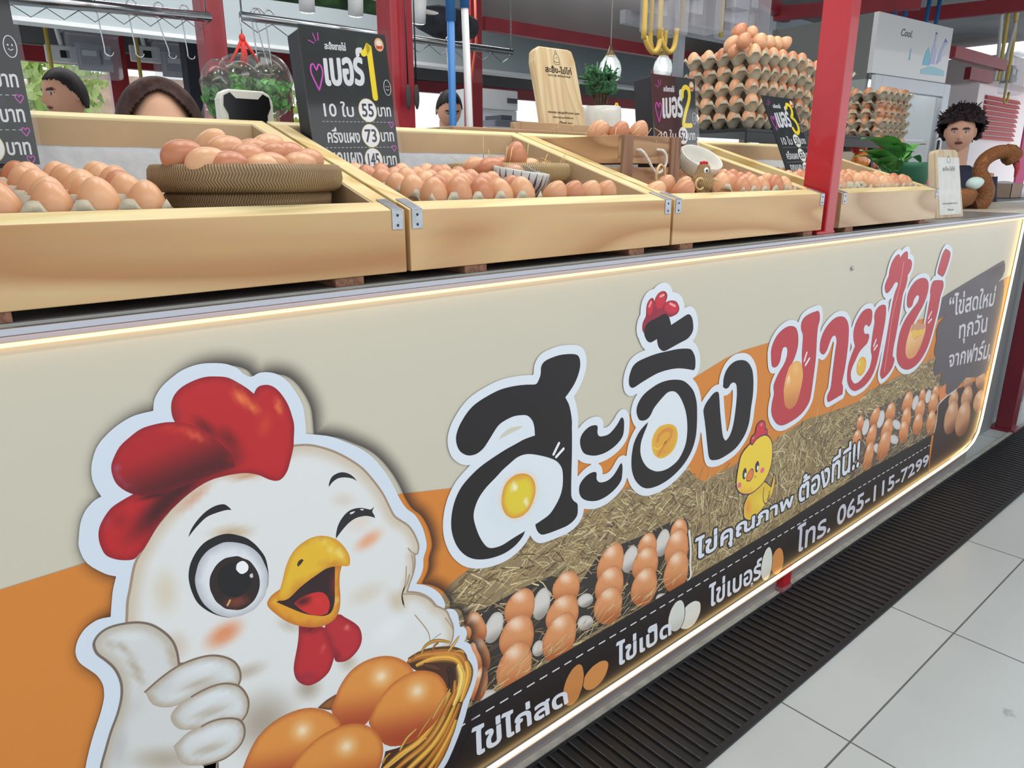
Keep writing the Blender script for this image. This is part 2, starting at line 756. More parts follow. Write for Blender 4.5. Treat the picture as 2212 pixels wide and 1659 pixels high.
def text_shapes(body):
    """outline loops and triangles of a line of writing, from Blender's own built-in typeface"""
    if body in _glyphs:
        return _glyphs[body]
    cu = bpy.data.curves.new('writing', 'FONT')
    cu.body = body
    cu.dimensions = '2D'
    cu.fill_mode = 'NONE'
    cu.resolution_u = 4
    o = bpy.data.objects.new('writing', cu)
    col.objects.link(o)
    dg = bpy.context.evaluated_depsgraph_get()
    dg.update()
    ev = o.evaluated_get(dg)
    me = ev.to_mesh()
    V = [(v.co.x, v.co.y) for v in me.vertices]
    nb = {}
    for e in me.edges:
        a, b = e.vertices
        nb.setdefault(a, []).append(b)
        nb.setdefault(b, []).append(a)
    ev.to_mesh_clear()
    bpy.data.objects.remove(o)
    bpy.data.curves.remove(cu)
    seen, loops = set(), []
    for st in range(len(V)):
        if st in seen or st not in nb:
            continue
        lp, cur, prev = [], st, None
        while cur not in seen:
            seen.add(cur)
            lp.append(V[cur])
            nx = [q for q in nb[cur] if q != prev and q not in seen]
            # keep to the stored order so that the winding survives
            if not nx:
                break
            prev, cur = cur, (cur + 1 if cur + 1 in nx else nx[0])
        if len(lp) > 2:
            loops.append(lp)
    pts, edges = [], []
    for lp in loops:
        b = len(pts)
        pts += [Vector(p) for p in lp]
        edges += [(b + i, b + (i + 1) % len(lp)) for i in range(len(lp))]
    vo, _, tris, _, _, _ = delaunay_2d_cdt(pts, edges, [], 0, 1e-5)
    VO = np.array([tuple(p) for p in vo])
    TR = np.array([t for t in tris if len(t) == 3])
    cen = VO[TR].mean(1)
    wind = np.zeros(len(cen))
    for lp in loops:
        A = np.array(lp)
        B = np.roll(A, -1, 0)
        for (x0, y0), (x1, y1) in zip(A, B):
            side = (x1 - x0) * (cen[:, 1] - y0) - (cen[:, 0] - x0) * (y1 - y0)
            wind += ((y0 <= cen[:, 1]) & (y1 > cen[:, 1]) & (side > 0)).astype(int)
            wind -= ((y0 > cen[:, 1]) & (y1 <= cen[:, 1]) & (side < 0)).astype(int)
    TR = TR[wind != 0]
    _glyphs[body] = (loops, VO, TR)
    return _glyphs[body]


def write(pr, body, quad, layer, c, out=None, bold=0.0, ow=4.0):
    """put writing into the quad bl, br, tr, tl (mm) of a print"""
    loops, V, T = text_shapes(body)
    x0, y0 = V.min(0)
    x1, y1 = V.max(0)
    bl, br, tr, tl = [np.array(p, float) for p in quad]

    def mp(p):
        u, v = (p[0] - x0) / (x1 - x0), (p[1] - y0) / (y1 - y0)
        return tuple((bl * (1 - u) + br * u) * (1 - v) + (tl * (1 - u) + tr * u) * v)
    LP = [[mp(p) for p in lp] for lp in loops]

    def solid(Q):
        w = np.zeros(len(Q))
        for lp in LP:
            A = np.array(lp)
            B = np.roll(A, -1, 0)
            for (x0, y0), (x1, y1) in zip(A, B):
                side = (x1 - x0) * (Q[:, 1] - y0) - (Q[:, 0] - x0) * (y1 - y0)
                w += ((y0 <= Q[:, 1]) & (y1 > Q[:, 1]) & (side > 0)).astype(int)
                w -= ((y0 > Q[:, 1]) & (y1 <= Q[:, 1]) & (side < 0)).astype(int)
        return w != 0
    if bold or out:
        h = max(0.3, abs(tl[1] - bl[1]) / 60.0)
        if out:
            pr.swell(LP, bold / 2 + ow / 2, layer - 0.3, out, h, solid)
        pr.swell(LP, max(bold / 2, 0.05), layer, c, h, solid)
    else:
        Q = [mp(p) for p in V]
        pr._put(Q, [L(c)] * len(Q), T.tolist(), layer)
# printed artwork, banner millimetres: part, layer, kind, outline (start point then steps), ink
ART_PARTS={'B': 'background_print', 'D': 'badge_print', 'S': 'stripe_print', 'K': 'chick_print', 'T': 'title_print', 'N': 'hen_print'}
ART_RAW=[
('B',1,'f','4 760 104 2 194 -3 230 -37 101 -20 233 -19 176 40 251 47 114 24 70 8 106 1 342 -27 795 -46 595 73 94 10 4 -403 -207 -276 -2522 -32 -320 -4 -475 -11',dict(c=(214,132,52))),
('B',2,'f','627 525 17 7 25 7 52 6 111 7 118 2 60 6 70 12 107 -8 99 -3 39 -36 39 -23 46 8 57 1 69 10 84 7 111 14 94 12 132 -9 173 -5 60 21 88 2 203 12 187 8 89 2 -27 -54 116 -73 10 -127 -52 -60 -1064 -12 -714 -8 -370 3 -19 6 -22 124 -6 123',dict(c=(148,128,94))),
('B',2.5,'f','663 454 39 -7 41 2 64 3 61 -4 83 -48 46 41 76 3 58 -4 102 0 70 -11 25 -79 11 -99 -174 6 -156 6 -137 0 -147 1 -61 -3',dict(c=(52,46,44))),
('B',2.5,'f','2133 492 136 4 98 -8 99 4 155 -9 140 -10 42 -49 23 -106 -10 -47 -348 5 -263 3 -96 9',dict(c=(96,80,72))),
('B',2.5,'f','2784 348 25 45 82 13 80 9 189 -5 130 18 11 -124 -9 -161 -189 -17 -270 -40 -11 100 -6 85',dict(c=(62,44,42))),
('B',4.1,'F','705 410 -5 13 -6 12 -7 10 -8 6 -6 1 -6 -2 -5 -6 -3 -9 0 -11 2 -13 5 -11 8 -10 9 -7 9 -3 8 2 5 6 2 10',dict(c=(222,150,98),spots=[(679,437,18.6,-5.2,2.6,-16,(250,222,196),0.8)],lin=((682,420),(673,390),(176,98,48)),edge=((168,96,54),5,0.5))),
('B',4.12,'F','712 349 -5 15 -6 14 -7 11 -7 6 -7 2 -5 -3 -4 -7 -3 -11 0 -13 3 -14 5 -13 7 -12 9 -7 9 -3 7 2 5 7 1 12',dict(c=(222,150,98),spots=[(688,379,17.6,-5.4,3,-18.6,(250,222,196),0.8)],lin=((690,360),(680,326),(176,98,48)),edge=((168,96,54),5,0.5))),
('B',4.14,'F','706 280 2 12 0 13 -2 11 -4 8 -6 4 -7 0 -7 -4 -7 -6 -6 -10 -3 -11 -1 -12 2 -11 6 -9 7 -5 8 -2 8 3 6 8',dict(c=(222,150,98),spots=[(686,317,14.8,-11.2,-5.2,-14.5,(250,222,196),0.8)],lin=((688,298),(677,263),(176,98,48)),edge=((168,96,54),5,0.5))),
('B',4.16,'F','820 386 4 13 0 15 -3 14 -7 11 -10 8 -11 4 -13 -1 -13 -4 -11 -8 -6 -11 -2 -13 4 -14 8 -13 13 -11 14 -6 13 0 12 5',dict(c=(222,150,98),spots=[(784,439,26,-21,-9.8,-14.1,(250,222,196),0.8)],lin=((788,416),(776,377),(176,98,48)),edge=((168,96,54),5,0.5))),
('B',4.18,'F','820 320 3 18 -2 18 -5 17 -9 14 -12 8 -14 4 -14 -1 -14 -6 -10 -11 -7 -14 0 -16 6 -17 11 -16 15 -12 17 -7 15 0 12 8',dict(c=(222,150,98),spots=[(776,383,32,-24,-9.3,-18.1,(250,222,196),0.8)],lin=((780,356),(767,310),(176,98,48)),edge=((168,96,54),5,0.5))),
('B',4.2,'F','815 254 3 21 -1 21 -6 19 -9 15 -12 9 -14 3 -15 -4 -14 -8 -11 -13 -7 -17 0 -19 5 -19 12 -18 15 -12 17 -6 16 2 13 10',dict(c=(222,150,98),spots=[(770,323,32,-25,-9.8,-22,(250,222,196),0.8)],lin=((775,292),(759,237),(176,98,48)),edge=((168,96,54),5,0.5))),
('B',4.22,'F','946 380 2 14 -2 14 -6 13 -9 11 -10 7 -12 3 -13 0 -11 -5 -9 -8 -5 -10 1 -13 6 -13 10 -13 14 -10 14 -5 14 0 10 5',dict(c=(222,150,98),spots=[(906,429,28,-19.4,-7.2,-13.8,(250,222,196),0.8)],lin=((910,409),(900,374),(176,98,48)),edge=((168,96,54),5,0.5))),
('B',4.24,'F','942 315 5 15 -1 17 -4 17 -9 13 -12 9 -14 5 -16 0 -15 -4 -12 -9 -8 -12 -2 -15 5 -16 11 -16 15 -13 17 -7 17 -2 14 6',dict(c=(222,150,98),spots=[(897,378,32,-25,-11.3,-15.8,(250,222,196),0.8)],lin=((902,352),(889,307),(176,98,48)),edge=((168,96,54),5,0.5))),
('B',4.26,'F','936 266 5 19 0 20 -4 19 -9 14 -12 10 -15 3 -16 -2 -16 -8 -13 -12 -8 -15 -2 -18 4 -19 11 -17 16 -12 17 -7 18 1 14 8',dict(c=(222,150,98),spots=[(890,336,32,-25,-12,-20,(250,222,196),0.8)],lin=((895,304),(880,249),(176,98,48)),edge=((168,96,54),5,0.5))),
('B',4.28,'F','1078 384 4 18 -1 17 -5 16 -8 11 -11 7 -13 2 -14 -4 -14 -8 -10 -11 -7 -15 -1 -16 4 -15 11 -14 14 -10 16 -4 15 3 12 9',dict(c=(222,150,98),spots=[(1036,440,30,-18.6,-9.8,-18.9,(250,222,196),0.8)],lin=((1041,413),(1028,365),(176,98,48)),edge=((168,96,54),5,0.5))),
('B',4.3,'F','1083 330 2 17 -2 17 -6 16 -10 12 -12 8 -14 3 -15 -2 -14 -6 -11 -10 -6 -13 0 -16 6 -16 13 -14 15 -12 18 -5 16 1 12 7',dict(c=(222,150,98),spots=[(1035,388,33,-22,-9,-17.5,(250,222,196),0.8)],lin=((1041,363),(1029,318),(176,98,48)),edge=((168,96,54),5,0.5))),
('B',4.32,'F','1082 281 2 17 -2 17 -7 15 -9 13 -13 8 -14 4 -14 -2 -14 -5 -11 -10 -6 -13 0 -16 7 -16 12 -14 16 -12 17 -6 16 0 12 7',dict(c=(222,150,98),spots=[(1034,340,33,-22,-8.8,-17,(250,222,196),0.8)],lin=((1040,315),(1028,271),(176,98,48)),edge=((168,96,54),5,0.5))),
('B',4.34,'F','1194 389 0 12 -4 13 -6 11 -8 9 -10 5 -10 1 -10 -2 -10 -6 -6 -8 -3 -10 1 -12 7 -11 10 -10 13 -7 12 -3 12 1 8 7',dict(c=(222,150,98),spots=[(1156,428,26,-13.9,-4.6,-13.6,(250,222,196),0.8)],lin=((1161,410),(1152,378),(176,98,48)),edge=((168,96,54),5,0.5))),
('B',4.36,'F','1201 337 2 16 -3 17 -6 15 -10 11 -13 8 -14 3 -15 -2 -14 -5 -10 -10 -6 -13 0 -15 7 -15 13 -14 16 -10 17 -6 16 1 13 7',dict(c=(222,150,98),spots=[(1152,393,34,-21,-8.6,-16.5,(250,222,196),0.8)],lin=((1158,368),(1147,326),(176,98,48)),edge=((168,96,54),5,0.5))),
('B',4.38,'F','1202 280 2 18 -3 18 -7 17 -10 13 -13 7 -14 3 -15 -3 -14 -7 -11 -12 -5 -15 0 -16 7 -17 13 -15 17 -11 17 -5 17 2 12 9',dict(c=(222,150,98),spots=[(1152,340,34,-21,-8.5,-19.2,(250,222,196),0.8)],lin=((1159,313),(1146,265),(176,98,48)),edge=((168,96,54),5,0.5))),
('B',4.4,'F','1308 390 -2 13 -5 12 -7 11 -9 7 -10 5 -10 0 -9 -3 -8 -6 -5 -9 -1 -11 3 -11 7 -11 12 -9 12 -6 13 -2 10 3 6 7',dict(c=(222,150,98),spots=[(1270,426,26,-11.6,-2.4,-13.8,(250,222,196),0.8)],lin=((1275,408),(1267,378),(176,98,48)),edge=((168,96,54),5,0.5))),
('B',4.42,'F','1316 339 -1 19 -5 19 -9 17 -12 11 -13 7 -14 0 -14 -5 -11 -10 -9 -14 -3 -17 3 -17 10 -17 14 -14 17 -9 18 -3 15 5 10 11',dict(c=(222,150,98),spots=[(1264,394,36,-17.3,-5,-22,(250,222,196),0.8)],lin=((1271,366),(1258,317),(176,98,48)),edge=((168,96,54),5,0.5))),
('B',4.44,'F','1322 276 0 20 -4 20 -9 18 -12 13 -13 7 -15 1 -15 -5 -13 -10 -9 -14 -5 -18 2 -18 9 -18 14 -16 18 -10 18 -3 16 4 12 11',dict(c=(222,150,98),spots=[(1268,337,36,-19.6,-6.8,-23,(250,222,196),0.8)],lin=((1275,307),(1262,254),(176,98,48)),edge=((168,96,54),5,0.5))),
('B',4.46,'F','2192 457 -2 10 -5 9 -6 8 -7 5 -7 2 -7 -1 -7 -4 -6 -6 -3 -7 0 -9 3 -9 6 -8 9 -6 10 -3 9 0 7 4 5 7',dict(c=(222,150,98),spots=[(2159,481,20,-6.1,-0.9,-11.5,(250,222,196),0.8)],lin=((2166,468),(2161,442),(176,98,48)),edge=((168,96,54),5,0.5))),
('B',4.48,'F','2192 406 -3 11 -5 11 -8 9 -9 7 -9 3 -9 -1 -9 -4 -7 -7 -4 -9 0 -10 4 -11 8 -9 11 -8 12 -4 12 0 9 4 6 8',dict(c=(222,150,98),spots=[(2152,435,25,-8,-1,-13.4,(250,222,196),0.8)],lin=((2159,419),(2154,389),(176,98,48)),edge=((168,96,54),5,0.5))),
('B',4.5,'F','2300 451 2 12 -3 11 -5 10 -7 7 -10 3 -11 0 -11 -4 -10 -7 -8 -9 -4 -11 1 -11 5 -10 10 -8 12 -4 13 -1 12 4 9 8',dict(c=(222,150,98),spots=[(2258,485,25,-9,-6.2,-14,(250,222,196),0.8)],lin=((2267,466),(2261,432),(176,98,48)),edge=((168,96,54),5,0.5))),
('B',4.52,'F','2424 439 -2 14 -6 13 -10 10 -10 8 -12 3 -12 -1 -11 -4 -9 -8 -6 -11 -1 -12 5 -12 9 -11 13 -9 16 -5 15 0 12 5 7 8',dict(c=(222,150,98),spots=[(2373,474,31,-9.4,-2.3,-15.7,(250,222,196),0.8)],lin=((2384,455),(2377,420),(176,98,48)),edge=((168,96,54),5,0.5))),
('B',4.54,'F','2299 386 0 15 -4 15 -7 12 -10 8 -10 3 -12 -1 -11 -6 -9 -9 -7 -12 -3 -14 2 -14 8 -12 11 -9 14 -5 14 0 12 5 9 10',dict(c=(222,150,98),spots=[(2252,426,28,-9.8,-4.4,-17.9,(250,222,196),0.8)],lin=((2262,403),(2255,361),(176,98,48)),edge=((168,96,54),5,0.5))),
('B',4.56,'F','2423 377 -2 16 -6 15 -9 14 -12 8 -13 5 -13 -1 -14 -5 -11 -10 -8 -12 -2 -14 3 -14 10 -14 14 -10 18 -6 17 -1 14 5 10 10',dict(c=(222,150,98),spots=[(2365,420,35,-11.6,-4.4,-18.4,(250,222,196),0.8)],lin=((2377,397),(2369,354),(176,98,48)),edge=((168,96,54),5,0.5))),
('B',4.58,'F','2421 324 1 20 -4 19 -8 15 -12 11 -14 5 -15 -1 -15 -7 -14 -12 -11 -16 -5 -17 2 -17 8 -16 15 -13 18 -7 19 0 17 6 12 13',dict(c=(222,150,98),spots=[(2358,378,37,-13.4,-7.7,-23,(250,222,196),0.8)],lin=((2373,347),(2363,293),(176,98,48)),edge=((168,96,54),5,0.5))),
('B',4.6,'F','2299 320 -1 18 -5 18 -7 14 -9 9 -10 3 -10 -2 -11 -8 -8 -13 -6 -15 -2 -17 2 -17 8 -14 11 -11 13 -5 13 2 11 8 8 13',dict(c=(222,150,98),spots=[(2252,365,27,-9.3,-3.4,-22,(250,222,196),0.8)],lin=((2263,337),(2254,287),(176,98,48)),edge=((168,96,54),5,0.5))),
('B',4.62,'F','2559 444 -2 15 -6 15 -9 12 -11 8 -13 4 -14 -1 -13 -6 -11 -9 -7 -12 -3 -13 4 -14 10 -12 14 -10 17 -5 17 0 14 5 9 10',dict(c=(222,150,98),spots=[(2502,484,35,-10.4,-4.1,-17.7,(250,222,196),0.8)],lin=((2514,462),(2507,421),(176,98,48)),edge=((168,96,54),5,0.5))),
('B',4.64,'F','2568 384 -4 17 -8 17 -11 13 -12 9 -13 3 -12 -2 -12 -7 -8 -11 -5 -13 0 -16 5 -15 12 -14 15 -10 16 -5 16 1 12 6 7 12',dict(c=(222,150,98),spots=[(2510,426,34,-9.8,-0.8,-20,(250,222,196),0.8)],lin=((2523,402),(2516,357),(176,98,48)),edge=((168,96,54),5,0.5))),
('B',4.66,'F','2564 341 -6 16 -9 16 -11 12 -12 9 -12 3 -12 -1 -10 -7 -8 -11 -3 -13 1 -15 7 -15 11 -13 16 -10 16 -4 15 0 11 6 6 12',dict(c=(222,150,98),spots=[(2508,381,33,-9.6,0.9,-19.6,(250,222,196),0.8)],lin=((2520,357),(2513,316),(176,98,48)),edge=((168,96,54),5,0.5))),
('B',4.68,'F','2668 449 -3 10 -6 9 -8 8 -8 6 -9 2 -9 -1 -8 -4 -6 -6 -3 -8 0 -9 4 -8 8 -8 11 -6 12 -4 11 0 8 4 5 6',dict(c=(222,150,98),spots=[(2628,474,24,-6.3,-0.4,-11.7,(250,222,196),0.8)],lin=((2636,460),(2632,434),(176,98,48)),edge=((168,96,54),5,0.5))),
('B',4.7,'F','2681 393 -1 14 -7 14 -9 12 -12 9 -13 3 -13 0 -13 -5 -11 -9 -8 -11 -2 -13 4 -14 10 -12 14 -9 18 -6 17 0 14 4 9 10',dict(c=(222,150,98),spots=[(2623,432,35,-10.6,-3.8,-17,(250,222,196),0.8)],lin=((2636,410),(2629,371),(176,98,48)),edge=((168,96,54),5,0.5))),
('B',4.72,'F','2685 340 -4 16 -7 15 -11 13 -13 8 -13 4 -14 0 -12 -6 -11 -10 -6 -12 -1 -14 5 -14 11 -13 16 -10 18 -6 17 0 14 5 8 10',dict(c=(222,150,98),spots=[(2624,382,36,-11.1,-2.2,-18.4,(250,222,196),0.8)],lin=((2637,358),(2630,317),(176,98,48)),edge=((168,96,54),5,0.5))),
('B',4.74,'F','2795 435 -4 11 -7 10 -9 9 -11 6 -10 3 -11 -1 -9 -4 -7 -6 -4 -9 0 -10 5 -10 10 -8 13 -7 15 -4 13 0 10 3 6 7',dict(c=(222,150,98),spots=[(2748,463,29,-7.5,-0.2,-12.8,(250,222,196),0.8)],lin=((2758,448),(2753,420),(176,98,48)),edge=((168,96,54),5,0.5))),
('B',4.76,'F','2801 392 -5 16 -9 16 -12 14 -13 8 -14 4 -14 -2 -12 -6 -9 -11 -5 -14 1 -15 6 -15 13 -13 16 -10 19 -6 17 1 13 6 7 12',dict(c=(222,150,98),spots=[(2738,433,37,-10,-0.4,-20,(250,222,196),0.8)],lin=((2752,409),(2746,365),(176,98,48)),edge=((168,96,54),5,0.5))),
('B',4.78,'F','2816 317 -7 19 -11 18 -14 14 -14 10 -15 4 -13 -3 -11 -7 -9 -12 -3 -16 1 -17 9 -17 14 -14 18 -12 19 -5 17 1 13 7 6 13',dict(c=(222,150,98),spots=[(2749,362,39,-10.7,1.8,-22,(250,222,196),0.8)],lin=((2764,336),(2757,288),(176,98,48)),edge=((168,96,54),5,0.5))),
('B',4.3,'F','3141 413 -4 13 -10 13 -14 12 -16 8 -17 4 -17 0 -15 -4 -11 -8 -6 -10 1 -12 7 -13 14 -11 19 -9 21 -6 20 -1 16 4 9 8',dict(c=(206,150,112),spots=[(3076,447,43,-7.9,8.5,-17.7,(238,204,172),0.8)],lin=((3085,427),(3086,391),(120,72,52)),edge=((150,94,66),5,0.5))),
('B',4.33,'F','3292 391 -4 14 -12 15 -15 12 -18 9 -19 5 -18 0 -16 -5 -13 -8 -6 -11 1 -14 8 -13 16 -13 20 -10 24 -6 22 -1 17 4 11 9',dict(c=(206,150,112),spots=[(3220,428,48,-8.7,9.8,-19.2,(238,204,172),0.8)],lin=((3231,406),(3233,367),(120,72,52)),edge=((150,94,66),5,0.5))),
('B',4.36,'F','3010 363 -4 15 -9 14 -13 12 -15 9 -16 5 -16 -1 -14 -5 -11 -8 -6 -12 0 -13 7 -14 13 -13 18 -9 20 -6 18 -1 16 5 9 9',dict(c=(206,150,112),spots=[(2947,400,41,-8.2,8.8,-19.7,(238,204,172),0.8)],lin=((2957,378),(2960,337),(120,72,52)),edge=((150,94,66),5,0.5))),
('B',4.39,'F','3170 339 -5 18 -11 17 -17 15 -19 11 -20 5 -20 0 -18 -6 -13 -11 -7 -13 0 -16 9 -17 17 -15 22 -12 25 -7 23 -1 19 5 12 12',dict(c=(206,150,112),spots=[(3091,383,51,-10.1,11.3,-24,(238,204,172),0.8)],lin=((3104,357),(3111,308),(120,72,52)),edge=((150,94,66),5,0.5))),
('B',4.42,'F','3334 289 -5 18 -13 19 -18 15 -21 11 -22 6 -21 0 -19 -6 -14 -10 -7 -15 0 -16 10 -18 18 -15 24 -13 27 -8 25 -1 21 5 12 11',dict(c=(206,150,112),spots=[(3249,336,56,-11.2,12.6,-25,(238,204,172),0.8)],lin=((3263,308),(3271,256),(120,72,52)),edge=((150,94,66),5,0.5))),
('B',4.45,'F','3040 286 -5 26 -12 25 -18 21 -21 14 -22 6 -22 -2 -20 -10 -15 -17 -9 -21 0 -24 9 -23 17 -22 25 -16 27 -8 27 0 21 9 14 18',dict(c=(206,150,112),spots=[(2949,347,56,-12,15.8,-36,(238,204,172),0.8)],lin=((2967,307),(2985,230),(120,72,52)),edge=((150,94,66),5,0.5))),
('B',4.48,'F','3188 246 -6 28 -15 27 -20 23 -24 16 -26 7 -25 -2 -22 -10 -18 -18 -9 -23 0 -25 10 -26 21 -24 28 -18 31 -9 31 -1 24 10 15 19',dict(c=(206,150,112),spots=[(3084,314,65,-13.9,18.1,-39,(238,204,172),0.8)],lin=((3104,270),(3126,187),(120,72,52)),edge=((150,94,66),5,0.5))),
('B',3.9,'F','742 383 4 13 0 14 -5 11 -9 6 -10 1 -9 -6 -8 -10 -4 -12 0 -14 5 -11 8 -6 10 -1 10 5',dict(c=(216,212,208),lin=((723,398),(723,363),(140,130,122)),edge=((170,164,158),6,0.6))),
('B',3.9,'F','864 383 2 15 -2 14 -7 12 -9 6 -11 -1 -9 -7 -7 -12 -2 -14 2 -14 6 -12 9 -6 11 0 10 7',dict(c=(216,212,208),lin=((842,397),(843,360),(140,130,122)),edge=((170,164,158),6,0.6))),
('B',3.9,'F','1125 383 4 13 -1 13 -7 11 -9 6 -12 0 -11 -6 -8 -10 -4 -13 1 -13 6 -10 10 -7 12 0 11 5',dict(c=(216,212,208),lin=((1103,397),(1105,361),(140,130,122)),edge=((170,164,158),6,0.6))),
('B',3.9,'F','1239 384 3 14 -4 14 -7 11 -11 6 -11 -1 -10 -8 -7 -11 -2 -15 3 -14 7 -11 11 -6 11 1 10 7',dict(c=(216,212,208),lin=((1216,396),(1219,359),(140,130,122)),edge=((170,164,158),6,0.6))),
('B',3.9,'F','988 353 -7 8 -10 6 -10 3 -9 -1 -7 -3 -2 -7 2 -7 7 -8 9 -6 11 -3 9 1 7 3 2 7',dict(c=(216,212,208),lin=((966,352),(967,337),(140,130,122)),edge=((170,164,158),6,0.6))),
('B',3.9,'F','990 299 -7 9 -10 6 -11 4 -9 0 -6 -4 -2 -7 2 -9 7 -8 10 -7 11 -4 9 0 7 4 2 7',dict(c=(216,212,208),lin=((968,298),(969,281),(140,130,122)),edge=((170,164,158),6,0.6))),
('B',3.9,'F','851 287 1 8 -1 8 -5 7 -6 6 -8 2 -6 -2 -5 -5 -2 -8 2 -8 4 -7 7 -5 7 -2 7 1',dict(c=(216,212,208),lin=((836,299),(836,280),(140,130,122)),edge=((170,164,158),6,0.6))),
('B',3.9,'F','730 251 -6 9 -9 7 -9 4 -9 0 -6 -4 -2 -7 2 -9 6 -9 9 -8 10 -4 8 0 7 4 2 7',dict(c=(216,212,208),lin=((711,251),(710,232),(140,130,122)),edge=((170,164,158),6,0.6))),
('B',3.9,'F','1257 234 -4 8 -8 9 -11 7 -12 5 -10 2 -7 -3 -2 -6 3 -8 8 -8 11 -8 12 -5 11 -2 7 3',dict(c=(216,212,208),lin=((1230,245),(1231,229),(140,130,122)),edge=((170,164,158),6,0.6))),
('B',3.9,'F','2236 434 -1 12 -6 12 -9 8 -12 4 -10 -2 -9 -7 -4 -11 1 -12 5 -11 9 -9 12 -4 11 2 8 7',dict(c=(214,212,212),edge=((160,154,150),5,0.6))),
('B',3.9,'F','2344 435 0 14 -6 12 -9 9 -13 4 -12 -2 -10 -7 -5 -12 -1 -13 5 -13 10 -9 12 -4 13 2 10 7',dict(c=(214,212,212),edge=((160,154,150),5,0.6))),
('B',3.9,'F','2611 435 0 12 -5 11 -10 8 -12 4 -12 -2 -9 -6 -6 -11 1 -12 5 -11 9 -8 12 -4 12 2 10 6',dict(c=(214,212,212),edge=((160,154,150),5,0.6))),
('B',3.9,'F','2721 436 -2 11 -6 11 -11 8 -12 3 -11 -2 -9 -6 -3 -10 1 -12 6 -10 11 -8 12 -4 11 2 9 7',dict(c=(214,212,212),edge=((160,154,150),5,0.6))),
('B',3.9,'F','2478 395 -16 10 -17 8 -16 4 -11 0 -5 -5 3 -8 10 -10 15 -11 18 -8 16 -4 11 1 5 4 -3 9',dict(c=(214,212,212),edge=((160,154,150),5,0.6))),
('B',3.9,'F','2477 343 -15 10 -17 7 -17 4 -12 0 -6 -4 1 -8 9 -10 15 -10 17 -7 17 -4 13 0 6 5 -2 8',dict(c=(214,212,212),edge=((160,154,150),5,0.6))),
('B',3.9,'F','2341 339 -5 9 -9 8 -11 5 -11 3 -8 -1 -5 -4 0 -7 5 -8 8 -8 11 -6 11 -3 9 1 5 4',dict(c=(214,212,212),edge=((160,154,150),5,0.6))),
('B',4.95,'S','1314 392 12 -50 3 -42 6 -35 -12 -11',dict(c=(226,226,226),w=7)),
('B',4.95,'S','2971 415 -88 -7 -67 -16 -11 -16 13 -57 -6 -38',dict(c=(222,216,212),w=7)),
('D',6,'f','2661 793 69 13 248 35 264 36 20 -16 12 -25 -14 -23 -46 -19 63 6 24 -27 13 -32 10 -107 8 -97 -7 -89 -26 -3 8 -15 -120 -6 -135 22 -82 -28 -84 -8 -29 15 -8 36 -25 -3 -39 9 -4 46 -57 -1 -26 30 11 36 -28 22 -4 22 5 24 -18 36 13 25 49 21 -79 -10',dict(c=(92,84,90),spots=[(3223,849,87,11,126,-63,(54,44,58),0.9)])),
('D',6.1,'f','2824 458 24 4 9 -37 27 -15 -70 -12 -15 27 -20 30',dict(c=(222,134,78))),
('S',7,'f','376 257 280 -2 370 -1 312 2 401 5 486 20 568 -6 3 -48 50 -192 -46 25 -2320 0',dict(c=(34,27,30))),
('S',7.5,'O','1029 126 8 7 5 9 3 8 1 8 -3 8 -6 6 -8 4 -10 3 -11 0 -12 -1 -10 -4 -9 -5 -7 -7 -3 -9 0 -8 4 -9 7 -8 8 -5 11 -4 11 0 11 2',dict(c=(40,32,32),w=2.5)),
('S',7.6,'F','1029 126 8 7 5 9 3 8 1 8 -3 8 -6 6 -8 4 -10 3 -11 0 -12 -1 -10 -4 -9 -5 -7 -7 -3 -9 0 -8 4 -9 7 -8 8 -5 11 -4 11 0 11 2',dict(c=(214,146,84),lin=((1007,150),(1004,106),(188,128,73)))),
('S',7.6,'O','964 142 3 13 1 14 -2 13 -3 11 -5 8 -6 4 -7 1 -9 -2 -8 -5 -8 -8 -7 -11 -4 -12 -2 -12 0 -13 4 -11 6 -10 8 -6 9 -3 9 2 9 5 6 10',dict(c=(40,32,32),w=2.5)),
('S',7.7,'F','964 142 3 13 1 14 -2 13 -3 11 -5 8 -6 4 -7 1 -9 -2 -8 -5 -8 -8 -7 -11 -4 -12 -2 -12 0 -13 4 -11 6 -10 8 -6 9 -3 9 2 9 5 6 10',dict(c=(206,138,78),lin=((938,161),(935,108),(181,121,68)))),
('S',7.5,'O','1376 126 7 9 4 10 0 11 -2 10 -5 8 -9 6 -10 5 -12 2 -13 0 -12 -3 -11 -5 -8 -7 -5 -9 -1 -10 3 -10 6 -10 10 -8 12 -6 13 -3 13 0 11 3',dict(c=(40,32,32),w=2.5)),
('S',7.6,'F','1376 126 7 9 4 10 0 11 -2 10 -5 8 -9 6 -10 5 -12 2 -13 0 -12 -3 -11 -5 -8 -7 -5 -9 -1 -10 3 -10 6 -10 10 -8 12 -6 13 -3 13 0 11 3',dict(c=(228,228,222),lin=((1344,153),(1342,109),(200,200,195)))),
('S',7.6,'O','1320 156 1 12 -2 13 -3 11 -5 10 -7 8 -7 4 -9 1 -8 -1 -8 -5 -7 -7 -5 -10 -3 -10 0 -12 3 -11 6 -10 8 -9 9 -6 10 -3 10 1 8 5 6 8',dict(c=(40,32,32),w=2.5)),
('S',7.7,'F','1320 156 1 12 -2 13 -3 11 -5 10 -7 8 -7 4 -9 1 -8 -1 -8 -5 -7 -7 -5 -10 -3 -10 0 -12 3 -11 6 -10 8 -9 9 -6 10 -3 10 1 8 5 6 8',dict(c=(222,224,218),lin=((1289,174),(1287,131),(195,197,191)))),
('S',7.5,'O','1786 133 -2 12 -4 13 -5 11 -7 10 -8 7 -9 4 -9 0 -8 -2 -7 -6 -6 -7 -4 -10 -1 -11 2 -12 5 -11 8 -10 10 -9 11 -5 11 -2 9 2 8 6 4 9',dict(c=(40,32,32),w=2.5)),
